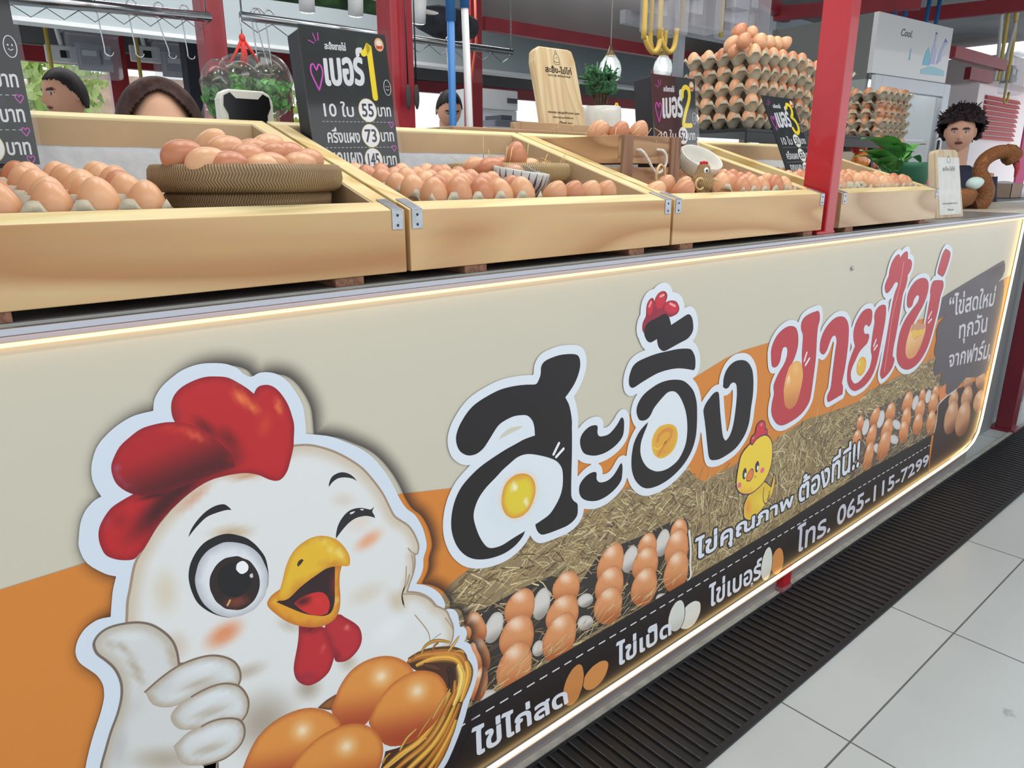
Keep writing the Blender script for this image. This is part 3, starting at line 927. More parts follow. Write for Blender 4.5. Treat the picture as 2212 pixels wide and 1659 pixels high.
('S',7.6,'F','1786 133 -2 12 -4 13 -5 11 -7 10 -8 7 -9 4 -9 0 -8 -2 -7 -6 -6 -7 -4 -10 -1 -11 2 -12 5 -11 8 -10 10 -9 11 -5 11 -2 9 2 8 6 4 9',dict(c=(210,142,80),lin=((1751,149),(1749,108),(184,124,70)))),
('S',7.6,'O','1722 149 -2 16 -3 15 -5 13 -6 10 -6 7 -7 3 -7 -1 -7 -4 -6 -9 -5 -11 -2 -13 -1 -14 2 -14 4 -13 7 -12 8 -8 9 -4 9 0 8 4 5 9 4 12',dict(c=(40,32,32),w=2.5)),
('S',7.7,'F','1722 149 -2 16 -3 15 -5 13 -6 10 -6 7 -7 3 -7 -1 -7 -4 -6 -9 -5 -11 -2 -13 -1 -14 2 -14 4 -13 7 -12 8 -8 9 -4 9 0 8 4 5 9 4 12',dict(c=(222,226,218),lin=((1693,162),(1694,110),(195,198,191)))),
('K',8,'F','1563 409 21 4 24 5 24 6 24 -15 16 -12 6 24 0 12 8 -15 -1 -25 -9 -23 -23 -13 -23 -13 -24 -7 -25 -4 -27 15 -7 18 -1 19 8 15',dict(c=(228,190,62),spots=[(1566,374,22,-6.8,5.6,-34,(232,150,62),0.9),(1629,370,55,-17,6.1,-35,(238,208,70),0.8)])),
('K',7.95,'O','1563 409 21 4 24 5 24 6 24 -15 16 -12 6 24 0 12 8 -15 -1 -25 -9 -23 -23 -13 -23 -13 -24 -7 -25 -4 -27 15 -7 18 -1 19 8 15',dict(c=(70,52,82),w=3)),
('K',8.1,'S','1635 408 -2 -12 4 -24 12 -15 12 3 7 20',dict(c=(70,52,82),w=3)),
('K',8.1,'S','1660 388 7 1 -3 -7 -4 -4 7 -5 -10 -2 7 -6 -10 1',dict(c=(70,52,82),w=2)),
('K',8.2,'F','1549 555 0 11 9 5 9 3 0 9 3 11 9 6 12 1 11 -6 5 -9 0 -9 10 -5 4 -10 -9 -1 -24 -3 -19 -6 -13 -5',dict(c=(206,56,74),spots=[(1590,592,8.7,-0.7,2.1,-3.7,(248,190,180),0.9),(1556,566,5.6,-2.4,-2.5,-4.6,(244,180,170),0.9)])),
('K',8.15,'O','1549 555 0 11 9 5 9 3 0 9 3 11 9 6 12 1 11 -6 5 -9 0 -9 10 -5 4 -10 -9 -1 -24 -3 -19 -6 -13 -5',dict(c=(70,52,82),w=3.2)),
('K',8.4,'F','1556 546 16 10 24 4 21 -3 19 -12 14 -18 6 -21 2 -25 -4 -23 -12 -20 -18 -14 -24 -8 -26 -4 -27 5 -25 11 -16 16 -6 18 0 22 3 20 4 20 9 13 18 10 11 4',dict(c=(240,208,66),spots=[(1542,423,62,-12.1,6.8,-16.4,(232,160,66),0.8)])),
('K',8.35,'O','1556 546 16 10 24 4 21 -3 19 -12 14 -18 6 -21 2 -25 -4 -23 -12 -20 -18 -14 -24 -8 -26 -4 -27 5 -25 11 -16 16 -6 18 0 22 3 20 4 20 9 13 18 10 11 4',dict(c=(70,52,82),w=3.4)),
('K',8.6,'F','1541 473 0 6 -2 6 -3 4 -3 3 -3 0 -4 -3 -2 -4 -1 -5 0 -6 2 -6 2 -4 4 -3 3 0 4 2 2 4',dict(c=(58,46,72))),
('K',8.7,'F','1540 470 0 4 -2 3 -2 1 -2 0 -2 -2 0 -3 0 -3 1 -3 2 -2 2 1 2 1',dict(c=(240,240,246))),
('K',8.6,'F','1598 476 0 7 -2 5 -3 5 -3 2 -4 0 -3 -2 -3 -4 -1 -6 1 -6 1 -6 3 -4 4 -3 3 0 3 2 3 5',dict(c=(58,46,72))),
('K',8.7,'F','1597 474 0 3 -2 3 -2 2 -2 0 -2 -2 -1 -3 1 -4 1 -3 2 -1 2 0 2 2',dict(c=(240,240,246))),
('K',8.6,'F','1546 455 1 13 9 9 9 2 7 -8 0 -13 -10 -8 -10 2',dict(c=(236,130,66))),
('K',8.55,'O','1546 455 1 13 9 9 9 2 7 -8 0 -13 -10 -8 -10 2',dict(c=(70,52,82),w=2.6)),
('K',8.6,'F','1625 459 1 3 -2 4 -3 2 -3 2 -5 0 -3 -1 -2 -3 -1 -3 1 -4 3 -3 4 -1 4 -1 4 2',dict(c=(226,110,140))),
('K',8.6,'F','1522 447 0 3 -1 4 -3 2 -3 2 -4 0 -3 -1 -2 -3 -1 -3 1 -3 3 -3 3 -2 4 0 4 1',dict(c=(226,110,140))),
('K',8.65,'S','1580 456 5 -6 4 5',dict(c=(70,52,82),w=1.6)),
('T',9.0,'O','821 845 7 7 4 9 1 13 7 8 15 4 23 2 25 -2 17 -4 8 -7 3 -13 -3 -15 -9 -17 -14 -15 -11 -9 10 -16 6 -19 3 -17 0 -9 1 -18 1 -38 0 -37 1 -47 6 -13 11 -10 2 -10 -1 -15 -10 -9 -18 -5 -25 0 -24 1 -17 3 -10 9 -5 10 -2 8 15 3 21 6 16 14 12 17 5 18 0 22 -4 16 -12 15 -17 11 -23 11 -23 9 -17 4 -18 -1 -17 -7 -17 -8 -16 -10 -19 -11 -16 -14 -10 -17 -3 -16 4 -19 8 -22 10 -18 10 -11 14 -5 18 -1 21 4 18 3 15 2 -7 -10 -17 -11 -22 -6 -24 0 -23 4 -22 8 -18 12 -15 17 -10 19 -6 21 -1 19 3 20 7 19 12 17 17 13 22 12 26 9 29 8 25 5 21 4 25 1 -2 17 -5 13 -11 11 -13 4 -19 2 -19 -3 -14 -5 -10 -9 -11 -12 -12 -12 -12 -6 -13 -1 -13 4 -12 10 -6 13 -1 13 4 12 7 11 13 14 17 11 28 9 27 5 31 0 27 -3',dict(c=(222,230,240),w=18)),
('T',9.6,'F','821 845 7 7 4 9 1 13 7 8 15 4 23 2 25 -2 17 -4 8 -7 3 -13 -3 -15 -9 -17 -14 -15 -11 -9 10 -16 6 -19 3 -17 0 -9 1 -18 1 -38 0 -37 1 -47 6 -13 11 -10 2 -10 -1 -15 -10 -9 -18 -5 -25 0 -24 1 -17 3 -10 9 -5 10 -2 8 15 3 21 6 16 14 12 17 5 18 0 22 -4 16 -12 15 -17 11 -23 11 -23 9 -17 4 -18 -1 -17 -7 -17 -8 -16 -10 -19 -11 -16 -14 -10 -17 -3 -16 4 -19 8 -22 10 -18 10 -11 14 -5 18 -1 21 4 18 3 15 2 -7 -10 -17 -11 -22 -6 -24 0 -23 4 -22 8 -18 12 -15 17 -10 19 -6 21 -1 19 3 20 7 19 12 17 17 13 22 12 26 9 29 8 25 5 21 4 25 1 -2 17 -5 13 -11 11 -13 4 -19 2 -19 -3 -14 -5 -10 -9 -11 -12 -12 -12 -12 -6 -13 -1 -13 4 -12 10 -6 13 -1 13 4 12 7 11 13 14 17 11 28 9 27 5 31 0 27 -3',dict(c=(26,19,22))),
('T',9.02,'O','936 708 2 11 9 9 15 6 16 -1 6 -5 0 -12 5 -8 11 -3 16 0 13 6 13 10 9 10 5 0 5 -8 1 -16 -2 -14 -10 -11 -19 -9 -24 -5 -24 1 -18 5 -16 8 -9 12',dict(c=(222,230,240),w=15)),
('T',9.6,'F','936 708 2 11 9 9 15 6 16 -1 6 -5 0 -12 5 -8 11 -3 16 0 13 6 13 10 9 10 5 0 5 -8 1 -16 -2 -14 -10 -11 -19 -9 -24 -5 -24 1 -18 5 -16 8 -9 12',dict(c=(26,19,22))),
('T',9.04,'O','937 611 3 11 11 9 15 5 15 -1 5 -6 0 -10 7 -9 12 -4 16 0 15 6 12 11 8 9 4 0 3 -9 0 -17 -3 -13 -15 -12 -25 -9 -27 -2 -24 6 -19 10 -10 12',dict(c=(222,230,240),w=15)),
('T',9.6,'F','937 611 3 11 11 9 15 5 15 -1 5 -6 0 -10 7 -9 12 -4 16 0 15 6 12 11 8 9 4 0 3 -9 0 -17 -3 -13 -15 -12 -25 -9 -27 -2 -24 6 -19 10 -10 12',dict(c=(26,19,22))),
('T',9.06,'O','1099 731 0 13 7 12 14 11 21 8 26 6 27 1 26 -3 27 -7 22 -13 19 -17 11 -18 7 -19 4 -27 2 -28 -2 -26 -10 -25 -19 -21 -26 -16 -31 -11 -34 -5 -33 2 -23 8 -18 14 -14 17 -9 21 -3 20 1 20 5 20 13 18 14 10 15 7 -4 -10 -8 -13 -7 -15 -2 -16 3 -16 10 -18 15 -16 19 -12 18 -7 24 -3 23 3 21 8 15 15 10 20 2 27 -4 27 -8 23 -12 21 -13 17 -14 12 -14 5 -15 0 -15 -7 -16 -10 -12 -9 -9 -12 -11 -7 -15 0 -12 6',dict(c=(222,230,240),w=16)),
('T',9.6,'F','1099 731 0 13 7 12 14 11 21 8 26 6 27 1 26 -3 27 -7 22 -13 19 -17 11 -18 7 -19 4 -27 2 -28 -2 -26 -10 -25 -19 -21 -26 -16 -31 -11 -34 -5 -33 2 -23 8 -18 14 -14 17 -9 21 -3 20 1 20 5 20 13 18 14 10 15 7 -4 -10 -8 -13 -7 -15 -2 -16 3 -16 10 -18 15 -16 19 -12 18 -7 24 -3 23 3 21 8 15 15 10 20 2 27 -4 27 -8 23 -12 21 -13 17 -14 12 -14 5 -15 0 -15 -7 -16 -10 -12 -9 -9 -12 -11 -7 -15 0 -12 6',dict(c=(26,19,22))),
('T',9.08,'O','1070 808 3 12 7 12 13 7 23 4 33 3 37 0 38 -1 31 -4 14 -4 10 -9 7 -11 3 -12 0 -12 -4 -5 -14 4 -22 6 -26 5 -31 2 -30 -1 -28 -5 -26 -6 -18 -5 -10 0 -8 7',dict(c=(222,230,240),w=16)),
('T',9.6,'F','1070 808 3 12 7 12 13 7 23 4 33 3 37 0 38 -1 31 -4 14 -4 10 -9 7 -11 3 -12 0 -12 -4 -5 -14 4 -22 6 -26 5 -31 2 -30 -1 -28 -5 -26 -6 -18 -5 -10 0 -8 7',dict(c=(26,19,22))),
('T',9.1,'O','1110 894 1 12 8 8 12 4 21 4 16 4 8 -1 9 -6 6 -10 4 -9 17 5 20 6 15 4 9 -1 9 -8 5 -12 2 -14 -6 -10 -13 -8 -26 -5 -24 -5 -20 -4 -11 1 -12 8 -6 10 -3 10 -11 -3 -10 -1 -10 5 -7 9',dict(c=(222,230,240),w=16)),
('T',9.6,'F','1110 894 1 12 8 8 12 4 21 4 16 4 8 -1 9 -6 6 -10 4 -9 17 5 20 6 15 4 9 -1 9 -8 5 -12 2 -14 -6 -10 -13 -8 -26 -5 -24 -5 -20 -4 -11 1 -12 8 -6 10 -3 10 -11 -3 -10 -1 -10 5 -7 9',dict(c=(26,19,22))),
('T',9.12,'O','1403 734 -1 12 6 16 13 12 20 7 22 0 23 -5 19 -11 16 -18 8 -20 4 -20 2 -27 -3 -32 -2 -35 -11 -25 -17 -17 -24 -14 -31 -7 -31 -3 -24 3 -16 6 -9 13 -5 16 -8 28 -11 39 -9 27 -1 10 7 12 13 10 13 8 12 2 9 -4 5 -14 8 -34 12 -42 9 -25 11 -13 12 4 11 15 6 21 3 33 0 32 -3 19 -5 11 -10 6 -12 -1 -8 -7 -11 -1 -10 5 -3 5',dict(c=(222,230,240),w=15)),
('T',9.6,'F','1403 734 -1 12 6 16 13 12 20 7 22 0 23 -5 19 -11 16 -18 8 -20 4 -20 2 -27 -3 -32 -2 -35 -11 -25 -17 -17 -24 -14 -31 -7 -31 -3 -24 3 -16 6 -9 13 -5 16 -8 28 -11 39 -9 27 -1 10 7 12 13 10 13 8 12 2 9 -4 5 -14 8 -34 12 -42 9 -25 11 -13 12 4 11 15 6 21 3 33 0 32 -3 19 -5 11 -10 6 -12 -1 -8 -7 -11 -1 -10 5 -3 5',dict(c=(26,19,22))),
('T',9.14,'O','1109 894 -6 10 1 13 8 12 0 13 2 11 7 8 8 2 5 -3 3 -5 2 7 8 8 10 3 11 -1 8 -7 0 -8 -4 -8 9 2 12 0 14 -4 9 -9 3 -9 -5 -7 -8 -3 -17 -2 -10 4 -22 -2 -37 -5 -8 -9',dict(c=(222,230,240),w=22)),
('T',9.2,'F','823 574 52 23 17 35 -4 38 -52 37 -40 13 -52 -16 -51 -35 -13 -33 12 -41 34 -34 57 6 20 2',dict(c=(224,232,240),spots=[(774,641,90,35,63,-81,(214,224,234),0.6)])),
('T',9.21,'F','704 747 16 20 17 21 33 8 32 -6 18 -39 -46 -6 -54 -13',dict(c=(222,230,240))),
('T',9.22,'F','1134 710 20 19 28 19 30 7 28 -17 25 -38 12 -50 -12 -47 -36 -23 -47 0 -37 19 -28 50 9 31',dict(c=(224,232,240))),
('T',9.3,'F','737 763 8 8 14 6 17 0 16 -3 -5 -2 -21 -4 -17 -3',dict(c=(206,204,188))),
('T',9.3,'F','731 644 3 21 8 17 16 11 20 3 19 -3 17 -9 13 -13 7 -18 0 -20 -9 -20 -13 -14 -17 -7 -17 0 -17 6 -16 14 -10 16',dict(c=(226,214,196),edge=((224,230,236),14,1))),
('T',9.4,'F','742 644 2 17 6 14 13 9 15 3 16 -3 13 -7 10 -11 5 -14 0 -16 -7 -17 -10 -11 -13 -6 -14 0 -13 4 -13 11 -7 13',dict(c=(226,204,56),edge=((222,150,56),12,1),spots=[(771,665,9.1,3.7,6.9,-8.9,(252,252,246),1),(799,626,7.7,1.3,5.1,-8.7,(252,250,240),1),(780,682,25,0.3,4.5,-11.4,(226,160,56),0.8)])),
('T',9.8,'S','880 720 -13 -18',dict(c=(238,240,246),w=6)),
('T',9.8,'S','892 706 -18 -11',dict(c=(238,240,246),w=6)),
('T',9.4,'F','1154 648 1 15 9 13 14 8 20 0 16 -3 17 -9 10 -14 2 -18 -5 -15 -12 -11 -18 -6 -18 0 -16 7 -14 14',dict(c=(226,168,60),edge=((226,186,62),7,1),spots=[(1199,620,25,5.6,10,-11.2,(222,150,70),0.7)])),
('T',9.5,'S','1173 652 4 11 15 7 18 -1 11 -6 -4 -13 -15 -10 -14 -12 -9 -8',dict(c=(216,142,64),w=9)),
('T',9.5,'S','1162 641 13 -8 15 5 12 7',dict(c=(234,196,70),w=4)),
('T',9.5,'F','1109 894 -6 10 1 13 8 12 0 13 2 11 7 8 8 2 5 -3 3 -5 2 7 8 8 10 3 11 -1 8 -7 0 -8 -4 -8 9 2 12 0 14 -4 9 -9 3 -9 -5 -7 -8 -3 -17 -2 -10 4 -22 -2 -37 -5 -8 -9',dict(c=(150,36,58))),
('T',9.55,'F','1134 943 0 5 -1 5 -2 4 -3 2 -3 1 -4 -1 -3 -3 -2 -4 -1 -5 -1 -6 2 -5 2 -4 2 -2 4 -1 3 1 3 3 3 4',dict(c=(202,44,64),edge=((170,36,60),4,0.8))),
('T',9.55,'F','1171 950 1 7 -1 5 -3 5 -5 4 -5 1 -6 0 -5 -3 -5 -5 -2 -5 -1 -6 1 -6 3 -5 4 -3 5 -2 6 1 6 2 4 5',dict(c=(202,44,64),edge=((170,36,60),4,0.8))),
('T',9.55,'F','1216 934 -2 4 -4 5 -7 3 -8 3 -8 1 -8 -1 -6 -2 -3 -4 -1 -4 1 -5 5 -4 7 -4 7 -2 9 -1 8 0 6 3 3 3',dict(c=(202,44,64),edge=((170,36,60),4,0.8))),
('T',9.58,'S','1121 947 5 8',dict(c=(240,160,160),w=5)),
('T',9.58,'S','1154 963 11 2',dict(c=(240,160,160),w=5)),
('T',9.58,'S','1187 945 17 -7',dict(c=(240,160,160),w=5)),
('T',9.02,'O','1602 768 -2 18 8 18 18 16 28 10 26 1 24 -7 14 -15 7 -20 0 -22 -11 -25 -16 -19 -14 -19 -5 -24 3 -22 5 -21 10 -17 14 -11 14 -3 16 2 15 10 9 21 6 29 0 20 -8 27 -2 7 -7 28 -3 25 -3 25 -12 16 -3 17 12 12 26 6 28 2 12 0 10 -7 5 -18 -5 -16 1 -28 4 -28 4 -36 0 -43 -1 -36 -1 -15 -3 -17 -14 -16 -23 -13 -32 -8 -37 -4 -28 1 -24 9 -18 14 -13 16 -6 16 0 20 5 21 -6 24 17 26 22 20 10 18 0 17 -5 9 -9 4 -11 -2 -5 -14 -2 -16 -9 -12 -15 -2 -12 7',dict(c=(222,230,240),w=17)),
('T',9.55,'O','1602 768 -2 18 8 18 18 16 28 10 26 1 24 -7 14 -15 7 -20 0 -22 -11 -25 -16 -19 -14 -19 -5 -24 3 -22 5 -21 10 -17 14 -11 14 -3 16 2 15 10 9 21 6 29 0 20 -8 27 -2 7 -7 28 -3 25 -3 25 -12 16 -3 17 12 12 26 6 28 2 12 0 10 -7 5 -18 -5 -16 1 -28 4 -28 4 -36 0 -43 -1 -36 -1 -15 -3 -17 -14 -16 -23 -13 -32 -8 -37 -4 -28 1 -24 9 -18 14 -13 16 -6 16 0 20 5 21 -6 24 17 26 22 20 10 18 0 17 -5 9 -9 4 -11 -2 -5 -14 -2 -16 -9 -12 -15 -2 -12 7',dict(c=(150,52,70),w=1.6)),
('T',9.6,'F','1602 768 -2 18 8 18 18 16 28 10 26 1 24 -7 14 -15 7 -20 0 -22 -11 -25 -16 -19 -14 -19 -5 -24 3 -22 5 -21 10 -17 14 -11 14 -3 16 2 15 10 9 21 6 29 0 20 -8 27 -2 7 -7 28 -3 25 -3 25 -12 16 -3 17 12 12 26 6 28 2 12 0 10 -7 5 -18 -5 -16 1 -28 4 -28 4 -36 0 -43 -1 -36 -1 -15 -3 -17 -14 -16 -23 -13 -32 -8 -37 -4 -28 1 -24 9 -18 14 -13 16 -6 16 0 20 5 21 -6 24 17 26 22 20 10 18 0 17 -5 9 -9 4 -11 -2 -5 -14 -2 -16 -9 -12 -15 -2 -12 7',dict(c=(190,62,72))),
('T',9.04,'O','1847 753 0 20 14 23 26 17 29 9 28 0 26 -7 21 -16 12 -23 7 -43 1 -59 -6 -40 -1 -12 10 -14 2 -20 -8 0 -27 -3 -31 -3 -14 0 -8 7 -2 13 12 15 2 19 -1 30 0 32 0 33 1 23 -10 17 -12 4 -12 -5 -9 -14 -9 -17 -13 -9 -13 3 -12 9',dict(c=(222,230,240),w=17)),
('T',9.55,'O','1847 753 0 20 14 23 26 17 29 9 28 0 26 -7 21 -16 12 -23 7 -43 1 -59 -6 -40 -1 -12 10 -14 2 -20 -8 0 -27 -3 -31 -3 -14 0 -8 7 -2 13 12 15 2 19 -1 30 0 32 0 33 1 23 -10 17 -12 4 -12 -5 -9 -14 -9 -17 -13 -9 -13 3 -12 9',dict(c=(150,52,70),w=1.6)),
('T',9.6,'F','1847 753 0 20 14 23 26 17 29 9 28 0 26 -7 21 -16 12 -23 7 -43 1 -59 -6 -40 -1 -12 10 -14 2 -20 -8 0 -27 -3 -31 -3 -14 0 -8 7 -2 13 12 15 2 19 -1 30 0 32 0 33 1 23 -10 17 -12 4 -12 -5 -9 -14 -9 -17 -13 -9 -13 3 -12 9',dict(c=(190,62,72))),
('T',9.06,'O','2045 741 -9 23 3 21 16 21 24 15 28 3 22 -5 11 -13 2 -22 -6 -10 -10 -2 -11 7 -12 -1 -6 -9 4 -11 11 -9 15 -1 11 -5 2 -10 -8 -13 -16 -6 -25 -12 -18 -20 -13 -22 -6 -21 8 -18 21 -12 24 -3 27 7 21 11 18 11 7 19 0 19 -12 19 -4 20 -1 34 2 33 -8 17 4 16 18 10 23 2 20 -4 9 -14 5 -28 -2 -34 -4 -36 -4 -33 -8 -37 -21 -31 -37 -19 -40 -6 -30 2 -30 15 -20 21 -8 23 -1 27 10 26 17 28',dict(c=(222,230,240),w=17)),
('T',9.55,'O','2045 741 -9 23 3 21 16 21 24 15 28 3 22 -5 11 -13 2 -22 -6 -10 -10 -2 -11 7 -12 -1 -6 -9 4 -11 11 -9 15 -1 11 -5 2 -10 -8 -13 -16 -6 -25 -12 -18 -20 -13 -22 -6 -21 8 -18 21 -12 24 -3 27 7 21 11 18 11 7 19 0 19 -12 19 -4 20 -1 34 2 33 -8 17 4 16 18 10 23 2 20 -4 9 -14 5 -28 -2 -34 -4 -36 -4 -33 -8 -37 -21 -31 -37 -19 -40 -6 -30 2 -30 15 -20 21 -8 23 -1 27 10 26 17 28',dict(c=(150,52,70),w=1.6)),
('T',9.6,'F','2045 741 -9 23 3 21 16 21 24 15 28 3 22 -5 11 -13 2 -22 -6 -10 -10 -2 -11 7 -12 -1 -6 -9 4 -11 11 -9 15 -1 11 -5 2 -10 -8 -13 -16 -6 -25 -12 -18 -20 -13 -22 -6 -21 8 -18 21 -12 24 -3 27 7 21 11 18 11 7 19 0 19 -12 19 -4 20 -1 34 2 33 -8 17 4 16 18 10 23 2 20 -4 9 -14 5 -28 -2 -34 -4 -36 -4 -33 -8 -37 -21 -31 -37 -19 -40 -6 -30 2 -30 15 -20 21 -8 23 -1 27 10 26 17 28',dict(c=(190,62,72))),
('T',9.08,'O','2201 876 0 10 8 13 8 11 -1 12 8 24 19 16 18 5 11 -4 2 -9 14 9 19 8 17 -1 7 -12 1 -9 21 -4 15 -9 2 -18 -12 -13 -8 -6 4 -13 -5 -22 -12 -22 -1 -34 -2 -51 -3 -49 -4 -29 4 -32 14 -7 3 -12 -10 -19 -28 -16 -31 -7 -15 9 -8 16 4 26 2 32 3 40 2 51 3 50 6 39 12 21 3 10 -12 7 -15 -3 -15 -13 -21 -11 -16 2',dict(c=(222,230,240),w=17)),
('T',9.55,'O','2201 876 0 10 8 13 8 11 -1 12 8 24 19 16 18 5 11 -4 2 -9 14 9 19 8 17 -1 7 -12 1 -9 21 -4 15 -9 2 -18 -12 -13 -8 -6 4 -13 -5 -22 -12 -22 -1 -34 -2 -51 -3 -49 -4 -29 4 -32 14 -7 3 -12 -10 -19 -28 -16 -31 -7 -15 9 -8 16 4 26 2 32 3 40 2 51 3 50 6 39 12 21 3 10 -12 7 -15 -3 -15 -13 -21 -11 -16 2',dict(c=(150,52,70),w=1.6)),
('T',9.6,'F','2201 876 0 10 8 13 8 11 -1 12 8 24 19 16 18 5 11 -4 2 -9 14 9 19 8 17 -1 7 -12 1 -9 21 -4 15 -9 2 -18 -12 -13 -8 -6 4 -13 -5 -22 -12 -22 -1 -34 -2 -51 -3 -49 -4 -29 4 -32 14 -7 3 -12 -10 -19 -28 -16 -31 -7 -15 9 -8 16 4 26 2 32 3 40 2 51 3 50 6 39 12 21 3 10 -12 7 -15 -3 -15 -13 -21 -11 -16 2',dict(c=(190,62,72))),
('T',9.1,'O','2377 815 -2 23 16 21 29 15 40 5 38 -5 24 -13 10 -21 -4 -24 -18 -28 -27 -24 -26 -26 -19 -25 -11 -28 -3 -27 11 -23 23 -15 30 -3 32 10 28 24 11 30 1 27 -3 16 2 52 1 37 -8 18 3 21 15 9 63 -5 19 -7 7 -19 -11 -27 -3 -49 -10 -43 -11 -40 -16 -35 -28 -28 -44 -21 -50 -6 -45 7 -41 18 -29 24 -14 29 -2 36 8 34 24 29 39 25 35 19 9 14 -7 10 -18 2 -17 -13 -7 -17 -20 -4 -16 7',dict(c=(222,230,240),w=17)),
('T',9.55,'O','2377 815 -2 23 16 21 29 15 40 5 38 -5 24 -13 10 -21 -4 -24 -18 -28 -27 -24 -26 -26 -19 -25 -11 -28 -3 -27 11 -23 23 -15 30 -3 32 10 28 24 11 30 1 27 -3 16 2 52 1 37 -8 18 3 21 15 9 63 -5 19 -7 7 -19 -11 -27 -3 -49 -10 -43 -11 -40 -16 -35 -28 -28 -44 -21 -50 -6 -45 7 -41 18 -29 24 -14 29 -2 36 8 34 24 29 39 25 35 19 9 14 -7 10 -18 2 -17 -13 -7 -17 -20 -4 -16 7',dict(c=(150,52,70),w=1.6)),
('T',9.6,'F','2377 815 -2 23 16 21 29 15 40 5 38 -5 24 -13 10 -21 -4 -24 -18 -28 -27 -24 -26 -26 -19 -25 -11 -28 -3 -27 11 -23 23 -15 30 -3 32 10 28 24 11 30 1 27 -3 16 2 52 1 37 -8 18 3 21 15 9 63 -5 19 -7 7 -19 -11 -27 -3 -49 -10 -43 -11 -40 -16 -35 -28 -28 -44 -21 -50 -6 -45 7 -41 18 -29 24 -14 29 -2 36 8 34 24 29 39 25 35 19 9 14 -7 10 -18 2 -17 -13 -7 -17 -20 -4 -16 7',dict(c=(190,62,72))),
('T',9.12,'O','2588 891 4 17 12 35 17 15 16 -1 33 -12 4 -19 -15 -38 -17 -17 -16 2 -31 10',dict(c=(222,230,240),w=17)),
('T',9.55,'O','2588 891 4 17 12 35 17 15 16 -1 33 -12 4 -19 -15 -38 -17 -17 -16 2 -31 10',dict(c=(150,52,70),w=1.6)),
('T',9.6,'F','2588 891 4 17 12 35 17 15 16 -1 33 -12 4 -19 -15 -38 -17 -17 -16 2 -31 10',dict(c=(190,62,72))),
('T',9.3,'S','1656 778 12 -21 -22 -42 -12 -27',dict(c=(222,230,240),w=26)),
('T',9.3,'S','1744 805 -3 -48 -17 -29',dict(c=(222,230,240),w=26)),
('T',9.3,'S','2098 698 63 -44 -46 -34 -42 2',dict(c=(222,230,240),w=26)),
('T',9.3,'S','2124 806 26 -9',dict(c=(222,230,240),w=26)),
('T',9.3,'S','2113 764 14 -8',dict(c=(222,230,240),w=26)),
('T',9.3,'S','2453 806 -7 -58',dict(c=(222,230,240),w=26)),
('T',9.3,'S','2552 813 8 -77',dict(c=(222,230,240),w=26)),
('T',9.3,'S','2275 879 -14 -23 -34 -13',dict(c=(222,230,240),w=26)),
('T',9.65,'F','1684 650 -4 21 4 26 9 23 11 10 22 5 25 -8 12 -15 9 -24 -1 -22 -6 -27 -9 -22 -17 -10 -18 -1 -18 8 -12 15',dict(c=(236,172,100),spots=[(1699,689,8.5,-2.4,-2.4,-19,(252,236,204),1),(1731,713,29,-5.1,4.3,-21,(244,196,130),0.7)],lin=((1728,684),(1725,609),(206,130,76)))),
('T',9.8,'S','1778 748 -8 -20',dict(c=(236,236,244),w=7)),
('T',9.8,'S','1796 730 -17 -15',dict(c=(236,236,244),w=7)),
('T',9.8,'S','2192 722 -10 -18',dict(c=(236,236,244),w=7)),
('T',9.8,'S','2205 703 -16 -11',dict(c=(236,236,244),w=7)),
('T',9.8,'S','2592 757 -18 -19',dict(c=(236,236,244),w=7)),
('T',9.8,'S','2602 731 -21 -9',dict(c=(236,236,244),w=7)),
('T',9.65,'F','2054 639 7 26 27 26 31 15 32 0 25 -32 0 -28 -21 -22 -42 -18 -33 3',dict(c=(224,230,236))),
('T',9.7,'F','2148 645 0 9 -3 9 -6 8 -8 6 -10 4 -9 1 -10 -2 -8 -4 -5 -7 -3 -8 0 -9 3 -9 6 -8 8 -6 9 -4 10 -2 9 2 8 4 6 7',dict(c=(230,184,66),edge=((226,156,70),9,1),spots=[(2102,664,8.7,-2.1,-0.9,-10.8,(246,226,150),0.8)])),
('T',9.65,'F','2444 735 71 -17 44 1 6 -17 -7 -27 -15 -29 -28 -24 -27 -6 -30 4 -23 15 -11 23 1 33',dict(c=(238,196,140),lin=((2463,704),(2480,618),(222,156,100)))),
('T',9.7,'f','2444 735 22 -2 17 3 36 -10 31 -3 10 -15 -16 -4 -2 -18 -28 -2 -27 -6 -19 13 -12 17 -11 3',dict(c=(206,150,116))),
('T',9.75,'F','2452 713 21 1 24 -7 29 1 26 -9 -10 -11 -37 -1 -20 -5 -20 15',dict(c=(234,190,80))),
('T',9.7,'S','2308 942 -2 -69 -22 -87 2 -101 0 -79',dict(c=(222,130,142),w=5)),
('N',9.9,'G','33 340 38 150 13 38 13 29 7 19 2 11 0 12 -4 14 -7 12 -8 14 -2 14 3 12 6 10 8 7 12 4 13 -2 3 15 4 18 6 17 -11 8 -16 20 -5 22 2 14 4 16 7 13 10 9 8 3 -4 12 -2 12 1 13 4 13 7 13 13 12 15 9 15 5 19 1 3 13 8 12 11 9 16 9 18 4 17 -1 17 -4 14 -8 6 -8 10 -6 10 3 12 -1 14 -6 12 -12 10 -17 7 -18 2 -17 0 -26 16 -5 21 -8 21 -13 23 -16 19 -19 18 -26 13 -25 11 -27 12 -22 15 -16 12 -23 6 -21 2 -20 -7 -18 -1 -16 -5 -13 -10 -12 17 -9 19 -16 13 -18 7 -19 -3 -10 11 -2 12 -8 7 -15 3 -22 8 -4 6 -11 0 -11 -6 -8 13 -12 5 -15 8 -19 4 -19 -2 -22 -9 -26 -11 -22 -10 -28 -13 -27 -14 -25 -14 -21 -11 -11 -24 -35 -38 -181',dict(c=(44,36,46),w=26,dx=13,a=0.75)),
